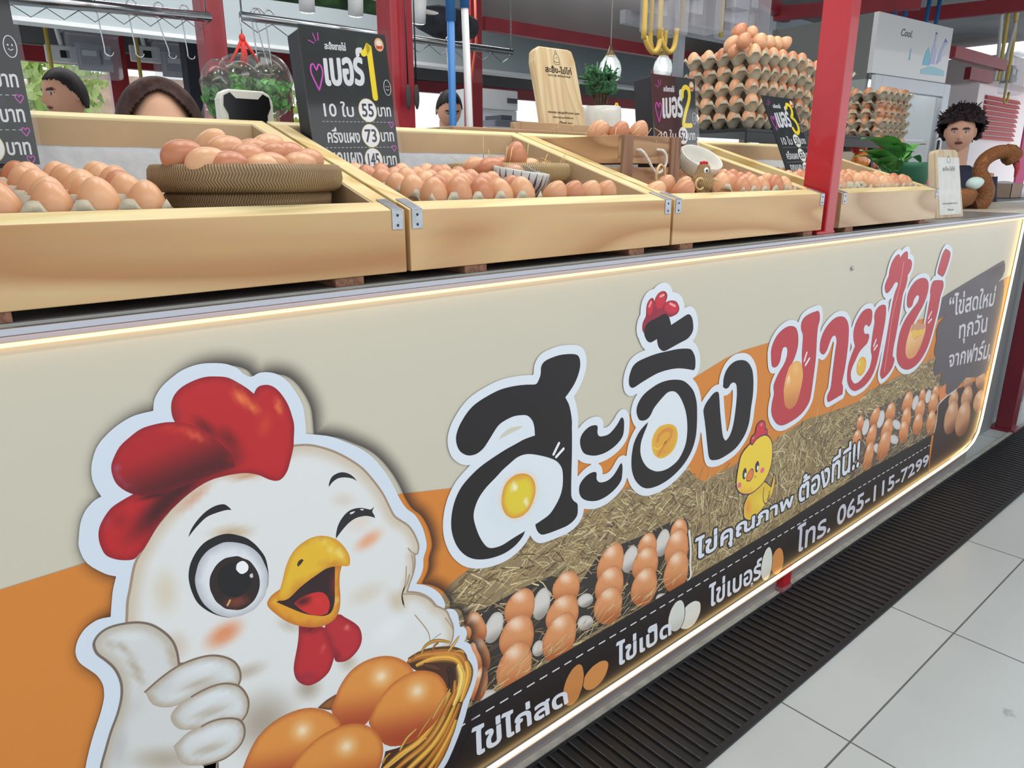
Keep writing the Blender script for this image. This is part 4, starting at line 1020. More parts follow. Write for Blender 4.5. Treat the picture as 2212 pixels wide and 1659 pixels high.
('N',10,'F','33 340 38 150 13 38 13 29 7 19 2 11 0 12 -4 14 -7 12 -8 14 -2 14 3 12 6 10 8 7 12 4 13 -2 3 15 4 18 6 17 -11 8 -16 20 -5 22 2 14 4 16 7 13 10 9 8 3 -4 12 -2 12 1 13 4 13 7 13 13 12 15 9 15 5 19 1 3 13 8 12 11 9 16 9 18 4 17 -1 17 -4 14 -8 6 -8 10 -6 10 3 12 -1 14 -6 12 -12 10 -17 7 -18 2 -17 0 -26 16 -5 21 -8 21 -13 23 -16 19 -19 18 -26 13 -25 11 -27 12 -22 15 -16 12 -23 6 -21 2 -20 -7 -18 -1 -16 -5 -13 -10 -12 17 -9 19 -16 13 -18 7 -19 -3 -10 11 -2 12 -8 7 -15 3 -22 8 -4 6 -11 0 -11 -6 -8 13 -12 5 -15 8 -19 4 -19 -2 -22 -9 -26 -11 -22 -10 -28 -13 -27 -14 -25 -14 -21 -11 -11 -24 -35 -38 -181',dict(c=(214,224,238))),
('N',10.2,'F','144 667 2 12 3 17 5 16 9 29 12 18 12 17 20 19 23 23 34 19 61 0 49 3 1 1 20 -4 20 -9 21 -13 21 -17 18 -18 16 -23 15 -26 9 -22 9 -21 12 -13 13 -13 10 -18 7 -22 -2 -12 -7 0 1 -16 -4 -17 -7 -14 -7 -16 25 -13 20 -19 12 -19 -1 1 20 -18 7 -17 7 -22 -3 -24 -13 -13 -16 -12 -13 -36 -36 -159 -50 -226 -403 320 40 274',dict(c=(226,228,228),h=7,edge=((206,188,164),22,0.8),spots=[(254,601,36,9.1,8.3,-24,(226,150,108),0.95),(479,663,33,10.6,8.9,-17.1,(234,170,132),0.9),(305,819,41,-7.6,-0.2,-9.9,(206,150,110),0.8),(239,807,35,22,5.5,-10.2,(214,150,120),0.7),(280,744,40,-9.8,-0.4,-15.3,(196,168,130),0.7),(190,692,24,-9.9,-6.2,-48,(214,200,176),0.6),(293,435,60,23,33,-76,(168,156,142),0.75),(278,529,41,-3.2,3.2,-18.2,(180,166,150),0.6),(363,457,28,3.2,11.5,-34,(176,164,148),0.8),(430,469,23,-2.4,5.9,-25,(190,178,160),0.7),(344,574,25,-22,-6,-12,(190,176,158),0.6),(523,537,23,3.3,15,-35,(206,190,168),0.7),(442,741,28,-8.7,-1.2,-16.6,(214,204,188),0.6),(466,699,32,7.2,10.4,-24,(226,206,190),0.5),(470,574,50,2.9,8.8,-26,(214,200,180),0.5),(506,492,52,12.3,17.1,-35,(232,236,240),0.8),(194,611,22,-10.5,-3.8,-30,(206,180,160),0.5)])),
('N',10.15,'O','144 667 2 12 3 17 5 16 9 29 12 18 12 17 20 19 23 23 34 19 61 0 49 3 1 1 20 -4 20 -9 21 -13 21 -17 18 -18 16 -23 15 -26 9 -22 9 -21 12 -13 13 -13 10 -18 7 -22 -2 -12 -7 0 1 -16 -4 -17 -7 -14 -7 -16 25 -13 20 -19 12 -19 -1 1 20 -18 7 -17 7 -22 -3 -24 -13 -13 -16 -12 -13 -36 -36 -159 -50 -226 -403 320 40 274',dict(c=(164,142,122),w=3.2)),
('N',10.3,'S','534 528 -2 16 3 9 7 8 6 15',dict(c=(172,152,130),w=3)),
('N',10.3,'S','536 546 23 -10 23 -18 14 -21',dict(c=(172,152,130),w=2.5)),
('N',10.3,'S','555 499 15 -25 10 -20 3 -18',dict(c=(172,152,130),w=2)),
('N',10.3,'S','616 466 9 -16 5 -12',dict(c=(172,152,130),w=2)),
('N',10.3,'S','585 435 13 4 7 1',dict(c=(172,152,130),w=2)),
('N',10.3,'S','548 624 7 -10 9 -6',dict(c=(172,152,130),w=2.5)),
('N',10.3,'S','554 610 2 -16 -2 -16',dict(c=(172,152,130),w=2.5)),
('N',10.3,'S','543 593 -3 -27 -7 -23 3 -21',dict(c=(172,152,130),w=2.2)),
('N',10.5,'F','229 910 -2 8 0 10 2 9 5 8 9 7 14 5 14 2 14 -2 13 -4 12 -9 10 -9 8 -9 4 6 6 3 10 -1 9 -6 8 -11 7 -15 4 -16 2 -15 -2 -17 -2 -14 -6 -18 -6 -14 -8 -8 -8 -1 -10 5 -13 10 -15 7 -15 3 -15 1 -18 -1 -20 -7 -22 -13 -22 -18 -21 -27 -7 -5 -7 -5 -15 5 -12 10 -4 12 -1 12 2 12 6 11 10 11 13 6 12 4 -8 7 -7 10 -3 11 0 12 4 10 8 12 12 9 13 7 13 2 14 0',dict(c=(190,32,38),h=6,edge=((140,20,34),9,0.8),spots=[(212,811,71,46,12.8,-24,(70,14,22),1),(264,894,19.5,-25,-8.2,-7.6,(108,16,24),0.8),(272,843,48,5.9,4.9,-24,(96,16,22),0.9),(290,872,16.5,-29,-14.6,-8.7,(120,18,24),0.8),(193,824,29,-3.9,-0.1,-6.9,(60,12,20),0.9),(312,923,15.7,-18.6,-7.5,-6.9,(236,128,66),0.8),(326,907,11.8,-14,-5.4,-4.9,(232,130,66),0.7),(309,945,16.9,-14.1,-3,-4.1,(250,190,130),0.7),(359,902,6.3,0.4,2.9,-18.2,(236,130,70),0.8),(338,880,11.3,-7.2,-10.9,-22,(214,70,44),0.6),(139,808,4.2,-3.5,-7.8,-16,(178,84,96),0.8),(154,804,14.8,-4.9,-2.4,-17.7,(150,26,34),0.6),(235,921,6.5,1.8,4,-14.6,(160,40,50),0.7)])),
('N',10.6,'F','229 909 -12 2 -13 0 -13 -2 -13 -6 -12 -10 -7 -11 -4 -10 -1 -12 4 -11 6 -9 8 -8 14 -6 20 -2 28 2 30 5 30 3 -2 12 -6 14 -13 18 -14 16 -15 10',dict(c=(178,28,36),h=6,lin=((214,888),(227,827),(82,16,22)),spots=[(249,888,20,-16.2,-3,-4.9,(228,110,70),0.7),(230,901,35,-11.7,-1.4,-7.2,(206,52,44),0.7),(159,866,4.3,-0.4,-0.5,-22,(166,74,100),0.9),(167,846,10.7,-11.5,-3.1,-4.3,(150,60,84),0.7),(257,839,47,5.7,2.9,-14.4,(84,16,22),0.8),(291,846,8.2,-10.6,-9.6,-8.6,(128,20,26),0.8)],edge=((130,22,36),6,0.5))),
('N',10.7,'F','226 756 5 10 9 10 11 8 12 4 11 -1 6 -6 3 -5 -7 2 -12 0 -13 -2 -12 -8 -8 -7',dict(c=(30,26,30))),
('N',10.7,'F','421 768 1 6 5 8 9 3 9 -1 9 -5 7 -7 5 -8 -7 6 -11 5 -11 2 -9 -3',dict(c=(34,34,40))),
('N',10.7,'F','426 684 1 9 5 13 10 11 12 5 15 -2 14 -7 3 -1 6 3 -4 -7 3 -7 1 -5 -8 5 -10 4 -14 1 -12 -4 -10 -7 -8 -7',dict(c=(34,34,40))),
('N',10.8,'F','459 718 -1 0 -2 0 -2 0 -2 0 -1 -1 0 -1 1 -1 1 0 3 0 2 1 1 1',dict(c=(222,226,230))),
('N',10.8,'F','474 715 0 1 -1 1 -2 0 -1 1 -1 0 -1 0 0 -1 2 -1 1 -1 2 0 1 0',dict(c=(222,226,230))),
('N',10.7,'F','322 664 0 14 -2 15 -6 14 -7 12 -9 11 -11 8 -11 6 -11 2 -11 -1 -10 -3 -9 -7 -7 -9 -5 -10 -3 -13 0 -13 2 -14 4 -14 7 -12 9 -11 10 -9 11 -7 11 -3 12 -1 11 3 9 7 8 9 6 12',dict(c=(26,26,30))),
('N',10.8,'F','321 658 0 13 -3 13 -4 13 -7 12 -9 10 -10 7 -10 5 -10 3 -10 -1 -10 -3 -8 -6 -6 -8 -4 -10 -3 -11 0 -12 2 -12 4 -13 6 -11 8 -11 9 -8 10 -6 11 -3 11 0 10 2 8 6 8 8 4 11',dict(c=(226,230,236),edge=((168,170,180),12,0.7))),
('N',10.9,'F','309 657 0 10 -2 10 -4 10 -5 9 -7 6 -7 6 -8 2 -8 1 -7 -2 -6 -4 -5 -6 -4 -7 -2 -9 0 -10 2 -9 3 -10 5 -8 6 -8 8 -5 8 -4 8 -1 7 2 7 4 5 6 4 8',dict(c=(44,30,30),spots=[(275,642,25,-5.3,0.5,-11.6,(120,58,40),1)])),
('N',11,'F','298 667 0 8 -2 8 -4 7 -5 6 -5 4 -6 2 -6 0 -6 -2 -4 -3 -4 -6 -1 -7 0 -7 1 -8 4 -7 4 -6 6 -4 6 -3 6 0 6 2 5 4 3 5',dict(c=(22,22,26))),
('N',11.1,'F','296 686 0 4 -2 4 -2 3 -3 2 -3 0 -3 -1 -2 -2 -1 -4 0 -3 2 -4 2 -3 3 -2 3 0 3 1 2 2',dict(c=(244,246,250))),
('N',11.1,'F','301 672 0 2 -1 2 -2 0 -1 -1 -1 -1 1 -3 1 -1 1 -1 2 1',dict(c=(200,200,206))),
('N',11.1,'S','263 642 4 6',dict(c=(226,180,120),w=2.4)),
('N',10.9,'F','331 635 -9 -4 -6 -8 2 -9 11 -17 12 -15 17 -15 21 -12 18 -5 16 3 9 11 4 20 0 22 2 19 4 12 -10 4 -50 4',dict(c=(226,160,44),edge=((190,104,34),8,0.8),spots=[(383,558,31,-14,-0.7,-7.7,(214,112,52),0.8),(421,586,3.4,-1.4,-1.8,-24,(240,206,120),0.8),(325,626,6.6,-2.7,-0.7,-7.2,(238,196,70),0.8)])),
('N',11,'F','329 619 14 3 21 11 24 7 20 4 13 -4 -3 -37 -2 -21 -6 -14 -11 -2 -15 7 -17 11 -20 18',dict(c=(48,26,30),spots=[(417,611,9.4,-3.8,-2.3,-31,(110,34,36),0.8)])),
('N',11.1,'F','354 606 11 5 19 0 14 -5 8 -12 2 -15 -5 -11 -12 2 -14 8 -13 13',dict(c=(206,44,44),spots=[(368,604,18.9,-0.5,2.7,-12.1,(84,20,28),0.9),(391,594,10.9,-4.6,-0.9,-11.5,(214,56,50),0.7)])),
('N',11.2,'F','330 621 3 9 7 16 6 18 9 17 12 11 16 6 15 0 14 -5 14 -10 10 -13 7 -14 3 -12 -1 -10 -4 -1 -9 4 -9 3 -15 2 -15 -4 -15 -5 -14 -6 -15 -9 -9 -1',dict(c=(232,186,48),edge=((206,134,40),7,0.7),spots=[(424,663,14.8,-19.2,-3.9,-3,(252,236,170),1),(404,690,22,-7.6,-0.6,-7.3,(240,214,110),0.7),(359,630,19.8,15.6,7.3,-10.3,(208,142,46),0.7),(416,647,30,-8.6,0.1,-7.8,(206,130,44),0.7)])),
('N',11.3,'F','364 665 3 5 5 1 2 -3 -4 -4 -5 -3',dict(c=(60,40,28))),
('N',10.85,'F','421 559 11 -11 13 -14 9 -14 3 -18 -4 -14 -10 -10 -14 -5 -14 4 -6 7 -2 16 -3 18 -6 15 -1 13 8 10',dict(c=(186,40,50),edge=((140,24,44),8,0.8),spots=[(431,530,6,-7.5,-3,-2.8,(240,150,130),0.9),(410,490,15.3,-7.5,-1.3,-16.3,(110,20,34),0.7)])),
('N',10.88,'F','358 568 -2 -18 -4 -18 -6 -21 -2 -15 3 -16 9 -13 11 -7 15 0 15 7 8 13 4 15 -2 17 -6 17 -4 17 -14 10',dict(c=(188,38,46),edge=((140,24,44),9,0.8),spots=[(373,556,24,-10.7,-1,-11.6,(96,18,28),0.9),(391,512,4.6,-0.4,1.9,-8.7,(238,140,120),0.9),(365,477,24,-12.1,-1,-11.9,(150,34,56),0.7)])),
('N',11,'F','106 653 2 7 6 6 9 3 13 -1 17 -5 15 -10 13 -17 8 -17 3 -18 0 -18 12 -6 26 -39 3 -40 -13 -50 2 -40 -6 -43 -32 -146 -133 106 37 154 10 27 9 22 10 20 7 19 3 18 -1 16 -4 15 -7 14 -7 12',dict(c=(214,216,216),h=7,edge=((182,168,148),14,0.7),spots=[(144,600,7.5,0.7,8.3,-43,(176,160,140),0.7),(129,642,16.7,-19.5,-2.9,-4.8,(170,154,132),0.7),(145,648,26,-11.9,-1.5,-11.1,(226,230,232),0.6),(129,547,28,17.8,10.5,-24,(198,196,192),0.5),(112,502,12,-10.5,-13.5,-46,(184,184,186),0.6),(159,453,57,-35,-3.4,-27,(176,164,146),0.7),(186,600,6.8,-0.2,3.3,-22,(190,170,148),0.6)])),
('N',10.95,'O','106 653 2 7 6 6 9 3 13 -1 17 -5 15 -10 13 -17 8 -17 3 -18 0 -18 12 -6 26 -39 3 -40 -13 -50 2 -40 -6 -43 -32 -146 -133 106 37 154 10 27 9 22 10 20 7 19 3 18 -1 16 -4 15 -7 14 -7 12',dict(c=(120,104,92),w=3)),
('N',11.2,'F','150 564 19 10 21 7 21 1 21 -4 17 -10 13 -14 6 -16 0 -15 -4 -9 -14 6 -18 6 -17 0 -17 -1 -22 1 -20 15',dict(c=(218,222,224),edge=((168,148,124),12,0.75),spots=[(163,566,33,6.3,9.7,-37,(204,206,206),1),(225,565,39,-4,1.8,-13.3,(228,234,238),0.6),(214,543,38,-4.5,1.5,-11.5,(176,160,140),0.6)])),
('N',11.25,'S','150 564 19 10 21 7 21 1 21 -4 17 -10 13 -14 6 -16 0 -15 -4 -9',dict(c=(128,106,88),w=2.8)),
('N',11.3,'F','187 525 16 3 12 2 17 0 17 -5 15 -12 8 -16 3 -17 -4 -16 -7 -8 -14 6 -15 8 -16 2 -19 5 -19 12 -7 23',dict(c=(218,222,224),edge=((168,148,124),12,0.75),spots=[(172,517,34,5.4,10,-38,(204,206,206),1),(235,515,40,-5.4,1.9,-13.8,(228,234,238),0.6),(223,492,39,-5.9,1.6,-11.9,(176,160,140),0.6)])),
('N',11.35,'S','203 528 12 2 17 0 17 -5 15 -12 8 -16 3 -17 -4 -16 -7 -8',dict(c=(128,106,88),w=2.8)),
('N',11.4,'F','192 477 18 -1 10 1 15 -3 16 -8 10 -10 4 -15 -3 -16 -10 -11 -17 -6 -16 2 -14 4 -26 19 -7 33',dict(c=(218,222,224),edge=((168,148,124),12,0.75),spots=[(162,463,34,4.4,9.9,-40,(204,206,206),1),(226,458,40,-6.9,1.9,-14.2,(228,234,238),0.6),(214,436,39,-7.5,1.5,-12.3,(176,160,140),0.6)])),
('N',11.45,'S','210 476 10 1 15 -3 16 -8 10 -10 4 -15 -3 -16 -10 -11 -17 -6 -16 2 -14 4',dict(c=(128,106,88),w=2.8)),
('N',11.0,'F','205 414 17 -5 -3 -13 -6 -8 -7 12',dict(c=(58,36,28))),
('N',11.4,'F','535 418 17 1 35 -8 37 -15 25 -17 12 -21 5 -25 -4 -25 -13 -31 -14 -36 -20 -38 -30 -39 -29 -31 -118 78 35 24 13 31 34 -9 36 4 15 53 14 41 -37 42',dict(c=(74,40,24))),
('N',11.4,'F','375 415 16 6 19 2 -4 -10 -8 -15 -12 8',dict(c=(150,92,44),edge=((90,50,26),6,0.8))),
('N',11.48,'T','538 418 25 -2 29 -10 31 -14 23 -17 11 -22',dict(c=(170,108,40),w=26)),
('N',11.49,'T','553 402 29 -2 29 -10 25 -17 14 -25',dict(c=(206,150,58),w=18)),
('N',11.5,'T','657 358 5 -25 -6 -25 -12 -29',dict(c=(206,150,58),w=24)),
('N',11.51,'T','640 361 8 -28 -6 -27 -14 -26',dict(c=(226,182,92),w=26)),
('N',11.52,'T','632 331 -2 -29 -12 -18',dict(c=(170,108,40),w=16)),
('N',11.53,'T','473 230 40 12 38 4 28 17 26 30 16 19',dict(c=(206,150,58),w=22)),
('N',11.54,'T','492 213 34 11 39 9 31 25 24 34 14 18',dict(c=(170,108,40),w=24)),
('N',11.55,'T','510 196 34 12 36 14 29 26 21 31',dict(c=(206,150,58),w=22)),
('N',11.56,'T','528 180 36 13 33 23 25 30 19 32',dict(c=(170,108,40),w=22)),
('N',11.57,'T','552 164 32 22 29 29 19 32',dict(c=(206,150,58),w=20)),
('N',11.58,'T','572 157 27 30 22 31',dict(c=(170,108,40),w=14)),
('N',11.59,'T','484 230 47 11 37 5',dict(c=(226,182,92),w=8)),
('N',11.6,'T','507 219 48 10 31 17 21 23',dict(c=(226,182,92),w=7)),
('N',11.61,'T','530 202 44 15 29 26 22 31',dict(c=(226,182,92),w=7)),
('N',11.62,'T','480 245 8 10 7 2',dict(c=(206,150,58),w=5)),
('N',11.63,'T','513 250 15 15 17 7',dict(c=(206,150,58),w=6)),
('N',11.64,'T','547 256 15 19 20 15',dict(c=(206,150,58),w=6)),
('N',11.65,'T','579 275 13 20 29 21',dict(c=(226,182,92),w=6)),
('N',11.66,'T','600 291 8 18 8 15',dict(c=(206,150,58),w=5)),
('N',11.67,'T','563 416 7 13 13 4 19 -5 22 -14',dict(c=(206,150,58),w=7)),
('N',11.68,'T','585 412 7 11 8 1',dict(c=(170,108,40),w=5)),
('N',11.69,'T','618 397 13 9 13 12',dict(c=(226,182,92),w=7)),
('N',11.7,'T','631 392 15 -6 8 -8',dict(c=(206,150,58),w=6)),
('N',11.71,'T','544 418 6 4 4 3',dict(c=(170,108,40),w=5)),
('N',11.72,'T','567 397 19 -14 14 -12',dict(c=(96,54,30),w=12)),
('N',11.73,'T','618 367 6 -23 -3 -23',dict(c=(60,34,22),w=12)),
('N',11.8,'F','397 398 8 20 11 18 17 15 23 6 26 -3 23 -10 19 -15 16 -19 7 -18 -9 -13 -35 -16 -34 -12 -23 -12 -36 21',dict(c=(224,146,66),h=6,edge=((176,86,36),9,0.7),spots=[(486,415,26,8.7,16.7,-31,(238,196,140),0.85),(486,415,10.3,3.5,6.3,-11.9,(248,226,196),0.8)],lin=((489,400),(463,331),(168,66,34)))),
('N',11.9,'F','459 338 8 19 12 16 21 15 23 6 25 -1 23 -10 22 -17 14 -20 7 -21 -1 -19 -13 -28 -24 -16 -30 -8 -28 5 -33 22',dict(c=(224,146,66),h=6,edge=((176,86,36),9,0.7),spots=[(553,351,28,8.4,18.8,-34,(238,196,140),0.85),(553,351,11.2,3.3,7.2,-12.9,(248,226,196),0.8)],lin=((557,335),(530,262),(168,66,34)))),
('N',12.0,'F','252 368 18 34 19 19 27 9 30 -2 25 -11 22 -20 13 -20 3 -17 -18 -18 -37 -18 -35 -22 -70 46',dict(c=(224,146,66),h=6,edge=((176,86,36),9,0.7),spots=[(348,389,23,7.9,13.5,-30,(238,196,140),0.85),(348,389,9,3.1,5.2,-11.3,(248,226,196),0.8)],lin=((350,374),(326,311),(168,66,34)))),
('N',12.1,'F','323 330 15 17 24 12 28 5 29 -5 24 -12 20 -20 14 -25 5 -24 -3 -22 -8 -19 -17 -24 -144 94',dict(c=(224,146,66),h=6,edge=((176,86,36),9,0.7),spots=[(417,318,25,7.5,15.3,-32,(238,196,140),0.85),(417,318,9.8,3,5.8,-12.4,(248,226,196),0.8)],lin=((420,303),(394,235),(168,66,34)))),
('N',12.2,'T','513 252 15 16 20 8',dict(c=(226,182,92),w=6)),
('N',12.2,'T','549 258 18 16 15 14',dict(c=(206,150,58),w=6)),
('N',12.2,'T','582 278 16 19 23 22',dict(c=(226,182,92),w=6)),
('N',12.2,'T','478 246 8 8 9 3',dict(c=(206,150,58),w=5)),
]


def _steps(s):
    v = list(map(int, s.split()))
    o = [(v[0], v[1])]
    for i in range(2, len(v), 2):
        o.append((o[-1][0] + v[i], o[-1][1] + v[i + 1]))
    return o


ART = [(ART_PARTS[p], l, k, _steps(s), d) for p, l, k, s, d in ART_RAW]
ART_TEXT=[
('stripe_print','ไข่ไก่สด',7.8,((670,138),(921,126),(912,174),(669,206)),(222,228,240),None,4.5,4),
('stripe_print','ไข่เป็ด',7.8,((1075,137),(1270,132),(1263,181),(1071,202)),(222,228,240),None,4.5,4),
('stripe_print','ไข่เบอร์',7.8,((1425,138),(1668,130),(1660,200),(1418,207)),(222,228,240),None,4,4),
('stripe_print','โทร. 065-115-7299',7.8,((1858,132),(2810,156),(2794,208),(1849,223)),(206,208,222),None,4,4),
('stripe_print','ไข่คุณภาพ',8.9,((1350,284),(1801,292),(1796,350),(1342,362)),(222,228,240),(44,42,46),4.5,9),
('stripe_print','ต้องที่นี่!!',8.9,((1835,302),(2198,314),(2178,425),(1823,379)),(222,228,240),(44,42,46),4.5,9),
('badge_print','“ไข่สดใหม่',6.5,((2761,720),(3214,706),(3207,782),(2732,802)),(214,210,220),None,3,4),
('badge_print','ทุกวัน',6.5,((2906,600),(3194,580),(3168,688),(2875,692)),(214,210,220),None,3,4),
('badge_print','จากฟาร์ม,',6.5,((2847,515),(3289,473),(3289,566),(2828,585)),(214,210,220),None,3,4),
]

# ------------------------------------------------------------------ the setting
def tile_floor():
    m, N, K, P = new_mat('floor_tiles')
    tc = N.new('ShaderNodeTexCoord')
    mp = N.new('ShaderNodeMapping')
    mp.inputs['Location'].default_value = (-0.213, -0.509, 0)
    K.new(tc.outputs['Object'], mp.inputs['Vector'])
    br = N.new('ShaderNodeTexBrick')
    br.offset = 0.0
    br.inputs['Scale'].default_value = 1.0
    br.inputs['Brick Width'].default_value = 0.6
    br.inputs['Row Height'].default_value = 0.6
    br.inputs['Mortar Size'].default_value = 0.0022
    br.inputs['Mortar Smooth'].default_value = 0.0
    br.inputs['Color1'].default_value = L((200, 208, 209))
    br.inputs['Color2'].default_value = L((193, 202, 204))
    br.inputs['Mortar'].default_value = L((104, 108, 108))
    K.new(mp.outputs['Vector'], br.inputs['Vector'])
    nz = N.new('ShaderNodeTexNoise')
    nz.inputs['Scale'].default_value = 2.2
    nz.inputs['Detail'].default_value = 7
    K.new(tc.outputs['Object'], nz.inputs['Vector'])
    mx = N.new('ShaderNodeMix')
    mx.data_type = 'RGBA'
    mx.blend_type = 'MULTIPLY'
    mx.inputs['Factor'].default_value = 0.22
    K.new(br.outputs['Color'], mx.inputs['A'])
    K.new(nz.outputs['Fac'], mx.inputs['B'])
    # trodden dirt spots
    vo = N.new('ShaderNodeTexVoronoi')
    vo.inputs['Scale'].default_value = 3.3
    n2 = N.new('ShaderNodeTexNoise')
    n2.inputs['Scale'].default_value = 60
    mv = N.new('ShaderNodeMix')
    mv.data_type = 'RGBA'
    mv.inputs['Factor'].default_value = 0.03
    K.new(tc.outputs['Object'], n2.inputs['Vector'])
    K.new(tc.outputs['Object'], mv.inputs['A'])
    K.new(n2.outputs['Color'], mv.inputs['B'])
    K.new(mv.outputs['Result'], vo.inputs['Vector'])
    rp = N.new('ShaderNodeValToRGB')
    rp.color_ramp.elements[0].position = 0.03
    rp.color_ramp.elements[0].color = (0.55, 0.55, 0.55, 1)
    rp.color_ramp.elements[1].position = 0.06
    rp.color_ramp.elements[1].color = (0, 0, 0, 1)
    K.new(vo.outputs['Distance'], rp.inputs['Fac'])
    m2 = N.new('ShaderNodeMix')
    m2.data_type = 'RGBA'
    K.new(rp.outputs['Color'], m2.inputs['Factor'])
    K.new(mx.outputs['Result'], m2.inputs['A'])
    m2.inputs['B'].default_value = L((120, 122, 122))
    K.new(m2.outputs['Result'], P.inputs['Base Color'])
    P.inputs['Roughness'].default_value = 0.28
    return m


struct('floor', MB().box((-4, -4, -0.1), (14, 13, 0)), tile_floor())

M_counter = plain('counter_grey', (140, 134, 134), 0.45, var=0.06, scale=5)
M_conc = plain('kerb_concrete', (176, 178, 172), 0.85, var=0.12, scale=30, bump=0.4)
M_top = plain('counter_top_grey', (128, 124, 122), 0.35, var=0.08, scale=14)
M_lip = plain('counter_lip', (158, 166, 166), 0.45, var=0.05)
M_alu = plain('brushed_aluminium', (186, 188, 196), 0.28, metal=0.85)
M_redpaint = plain('red_gloss_paint', (150, 26, 38), 0.34, var=0.05, scale=12, coat=0.3, bump=0.08)
M_black = plain('black_plastic', (22, 22, 25), 0.42)

# tiled plinth and worktop of the egg stall: one continuous built-in counter
t = thing('counter', 'long grey built-in stall counter behind the printed egg banner', 'counter', (0, 0.932, 0))
mb = MB().box((-0.6, 0.0, 0.0), (3.36, 0.06, 1.018))
mb.build('front_panel', M_counter, t)
MB().box((-0.6, -0.0195, 1.018), (3.40, 0.72, 1.047)).build('worktop', M_top, t, bevel=0.002)
MB().box((-0.6, -0.0225, 1.012), (3.40, -0.0196, 1.0475)).build('worktop_edge', M_lip, t)
MB().box((3.30, 0.06, 0.0), (3.36, 0.70, 1.018)).build('end_panel', M_counter, t)
struct('trim_1', MB().box((-0.6, 0.9165, -0.001), (5.2, 0.9315, 0.006)), M_conc)

# drain grate set in the floor along the counter
t = thing('drain_grate', 'long black slatted drain grate in the floor along the counter', 'grate', (0, 0.8, 0))
M_iron = plain('wet_black_rubber', (26, 28, 34), 0.55, var=0.15, scale=40)
M_slat = plain('pale_slat_edge', (74, 78, 86), 0.6, var=0.3, scale=60)  # paler strip along one edge of each slat
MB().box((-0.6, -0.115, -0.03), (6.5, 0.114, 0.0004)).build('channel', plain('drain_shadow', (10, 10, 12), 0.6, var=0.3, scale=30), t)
MB().box((-0.6, -0.128, 0.0), (6.5, -0.112, 0.0062)).box((-0.6, 0.108, 0.0), (6.5, 0.114, 0.0062)).build('frame', M_iron, t, bevel=0.001)
mb = MB()
k = 0
x = -0.6
while x < 6.5:
    mb.hexa([(x, -0.113, 0.0), (x + 0.024, -0.113, 0.0), (x + 0.024, 0.109, 0.0), (x, 0.109, 0.0),
             (x + 0.002, -0.113, 0.0056), (x + 0.022, -0.113, 0.0032), (x + 0.022, 0.109, 0.0032), (x + 0.002, 0.109, 0.0056)])
    mb.box((x + 0.0002, -0.113, 0.0052), (x + 0.0022, 0.109, 0.0060), 1)
    x += 0.0296
tag(mb.build('slats', [M_iron, M_slat], t))

# ------------------------------------------------------------------ the printed banner on the counter front
BY = 0.897
banner = thing('egg_shop_banner', 'long printed vinyl banner with cartoon hen, egg photos and shop lettering on counter front', 'banner', (0, BY, 0))


def on_banner(u, v, l):
    return (u / 1000.0, -0.0006 - l * 0.0002, v / 1000.0)


# the sheet itself, cream, clipped at the lower right corner
xr = lambda z: 3.318 + 0.062 * (z / 1.03)
sheet = [(-0.55, 0.095), (2.98, 0.112), (3.20, 0.118), (3.262, 0.134), (3.302, 0.165), (3.318, 0.22), (3.378, 1.0305), (-0.55, 1.0305)]
mbs = MB().prism(sheet, 0.0, 0.012)
M_vinyl = plain('cream_vinyl_print', (206, 200, 182), 0.36, spec=0.5, var=0.02, scale=1.2)
mbs.build('vinyl_sheet', M_vinyl, banner)
M_ink = attr_mat('banner_ink', 0.36)
M_inka = attr_mat('banner_soft_ink', 0.4, alpha=True)
prints = {}
halos = {}


SHEET_MM = [(x * 1000, z * 1000) for x, z in sheet]


for part, layer, kind, pts, sp in ART:
    if kind == 'G':
        pr = Print(on_banner)
        pr.glow(pts, layer, sp['c'], sp['w'], sp['dx'], sp['a'])
        pr.build('hen_printed_shadow', M_inka, banner)
        continue
    pr = prints.setdefault(part, Print(on_banner, SHEET_MM))
    if kind in 'Ff':
        pr.fill(pts, layer, sp['c'], kind == 'F', sp.get('lin'), sp.get('spots', ()), sp.get('edge'), sp.get('h'))
    elif kind == 'S':
        pr.ribbon(pts, layer, sp['c'], sp['w'])
    elif kind == 'T':
        pr.ribbon(pts, layer, [c * 0.55 for c in sp['c']], sp['w'], taper=True)
        pr.ribbon(pts, layer + 0.12, sp['c'], sp['w'] * 0.62, taper=True)
        if sp['w'] > 12:
            pr.ribbon([(a - 1, b + 1) for a, b in pts], layer + 0.2, [min(255, c * 1.15 + 14) for c in sp['c']], sp['w'] * 0.2, taper=True)
    elif kind in 'Oo':
        key = (part, sp['c'], sp['w'] if sp['w'] < 10 else 0, layer if sp['w'] < 10 else 9)
        halos.setdefault(key, []).append((smooth_loop(pts) if kind == 'O' else pts, sp['w'], layer))

for (part, c, w, l), ps in halos.items():
    w = sum(p[1] for p in ps) / len(ps)
    prints[part].swell([p[0] for p in ps], w, l if w < 10 else 9.0, c, 1.0 if w < 10 else 2.6)

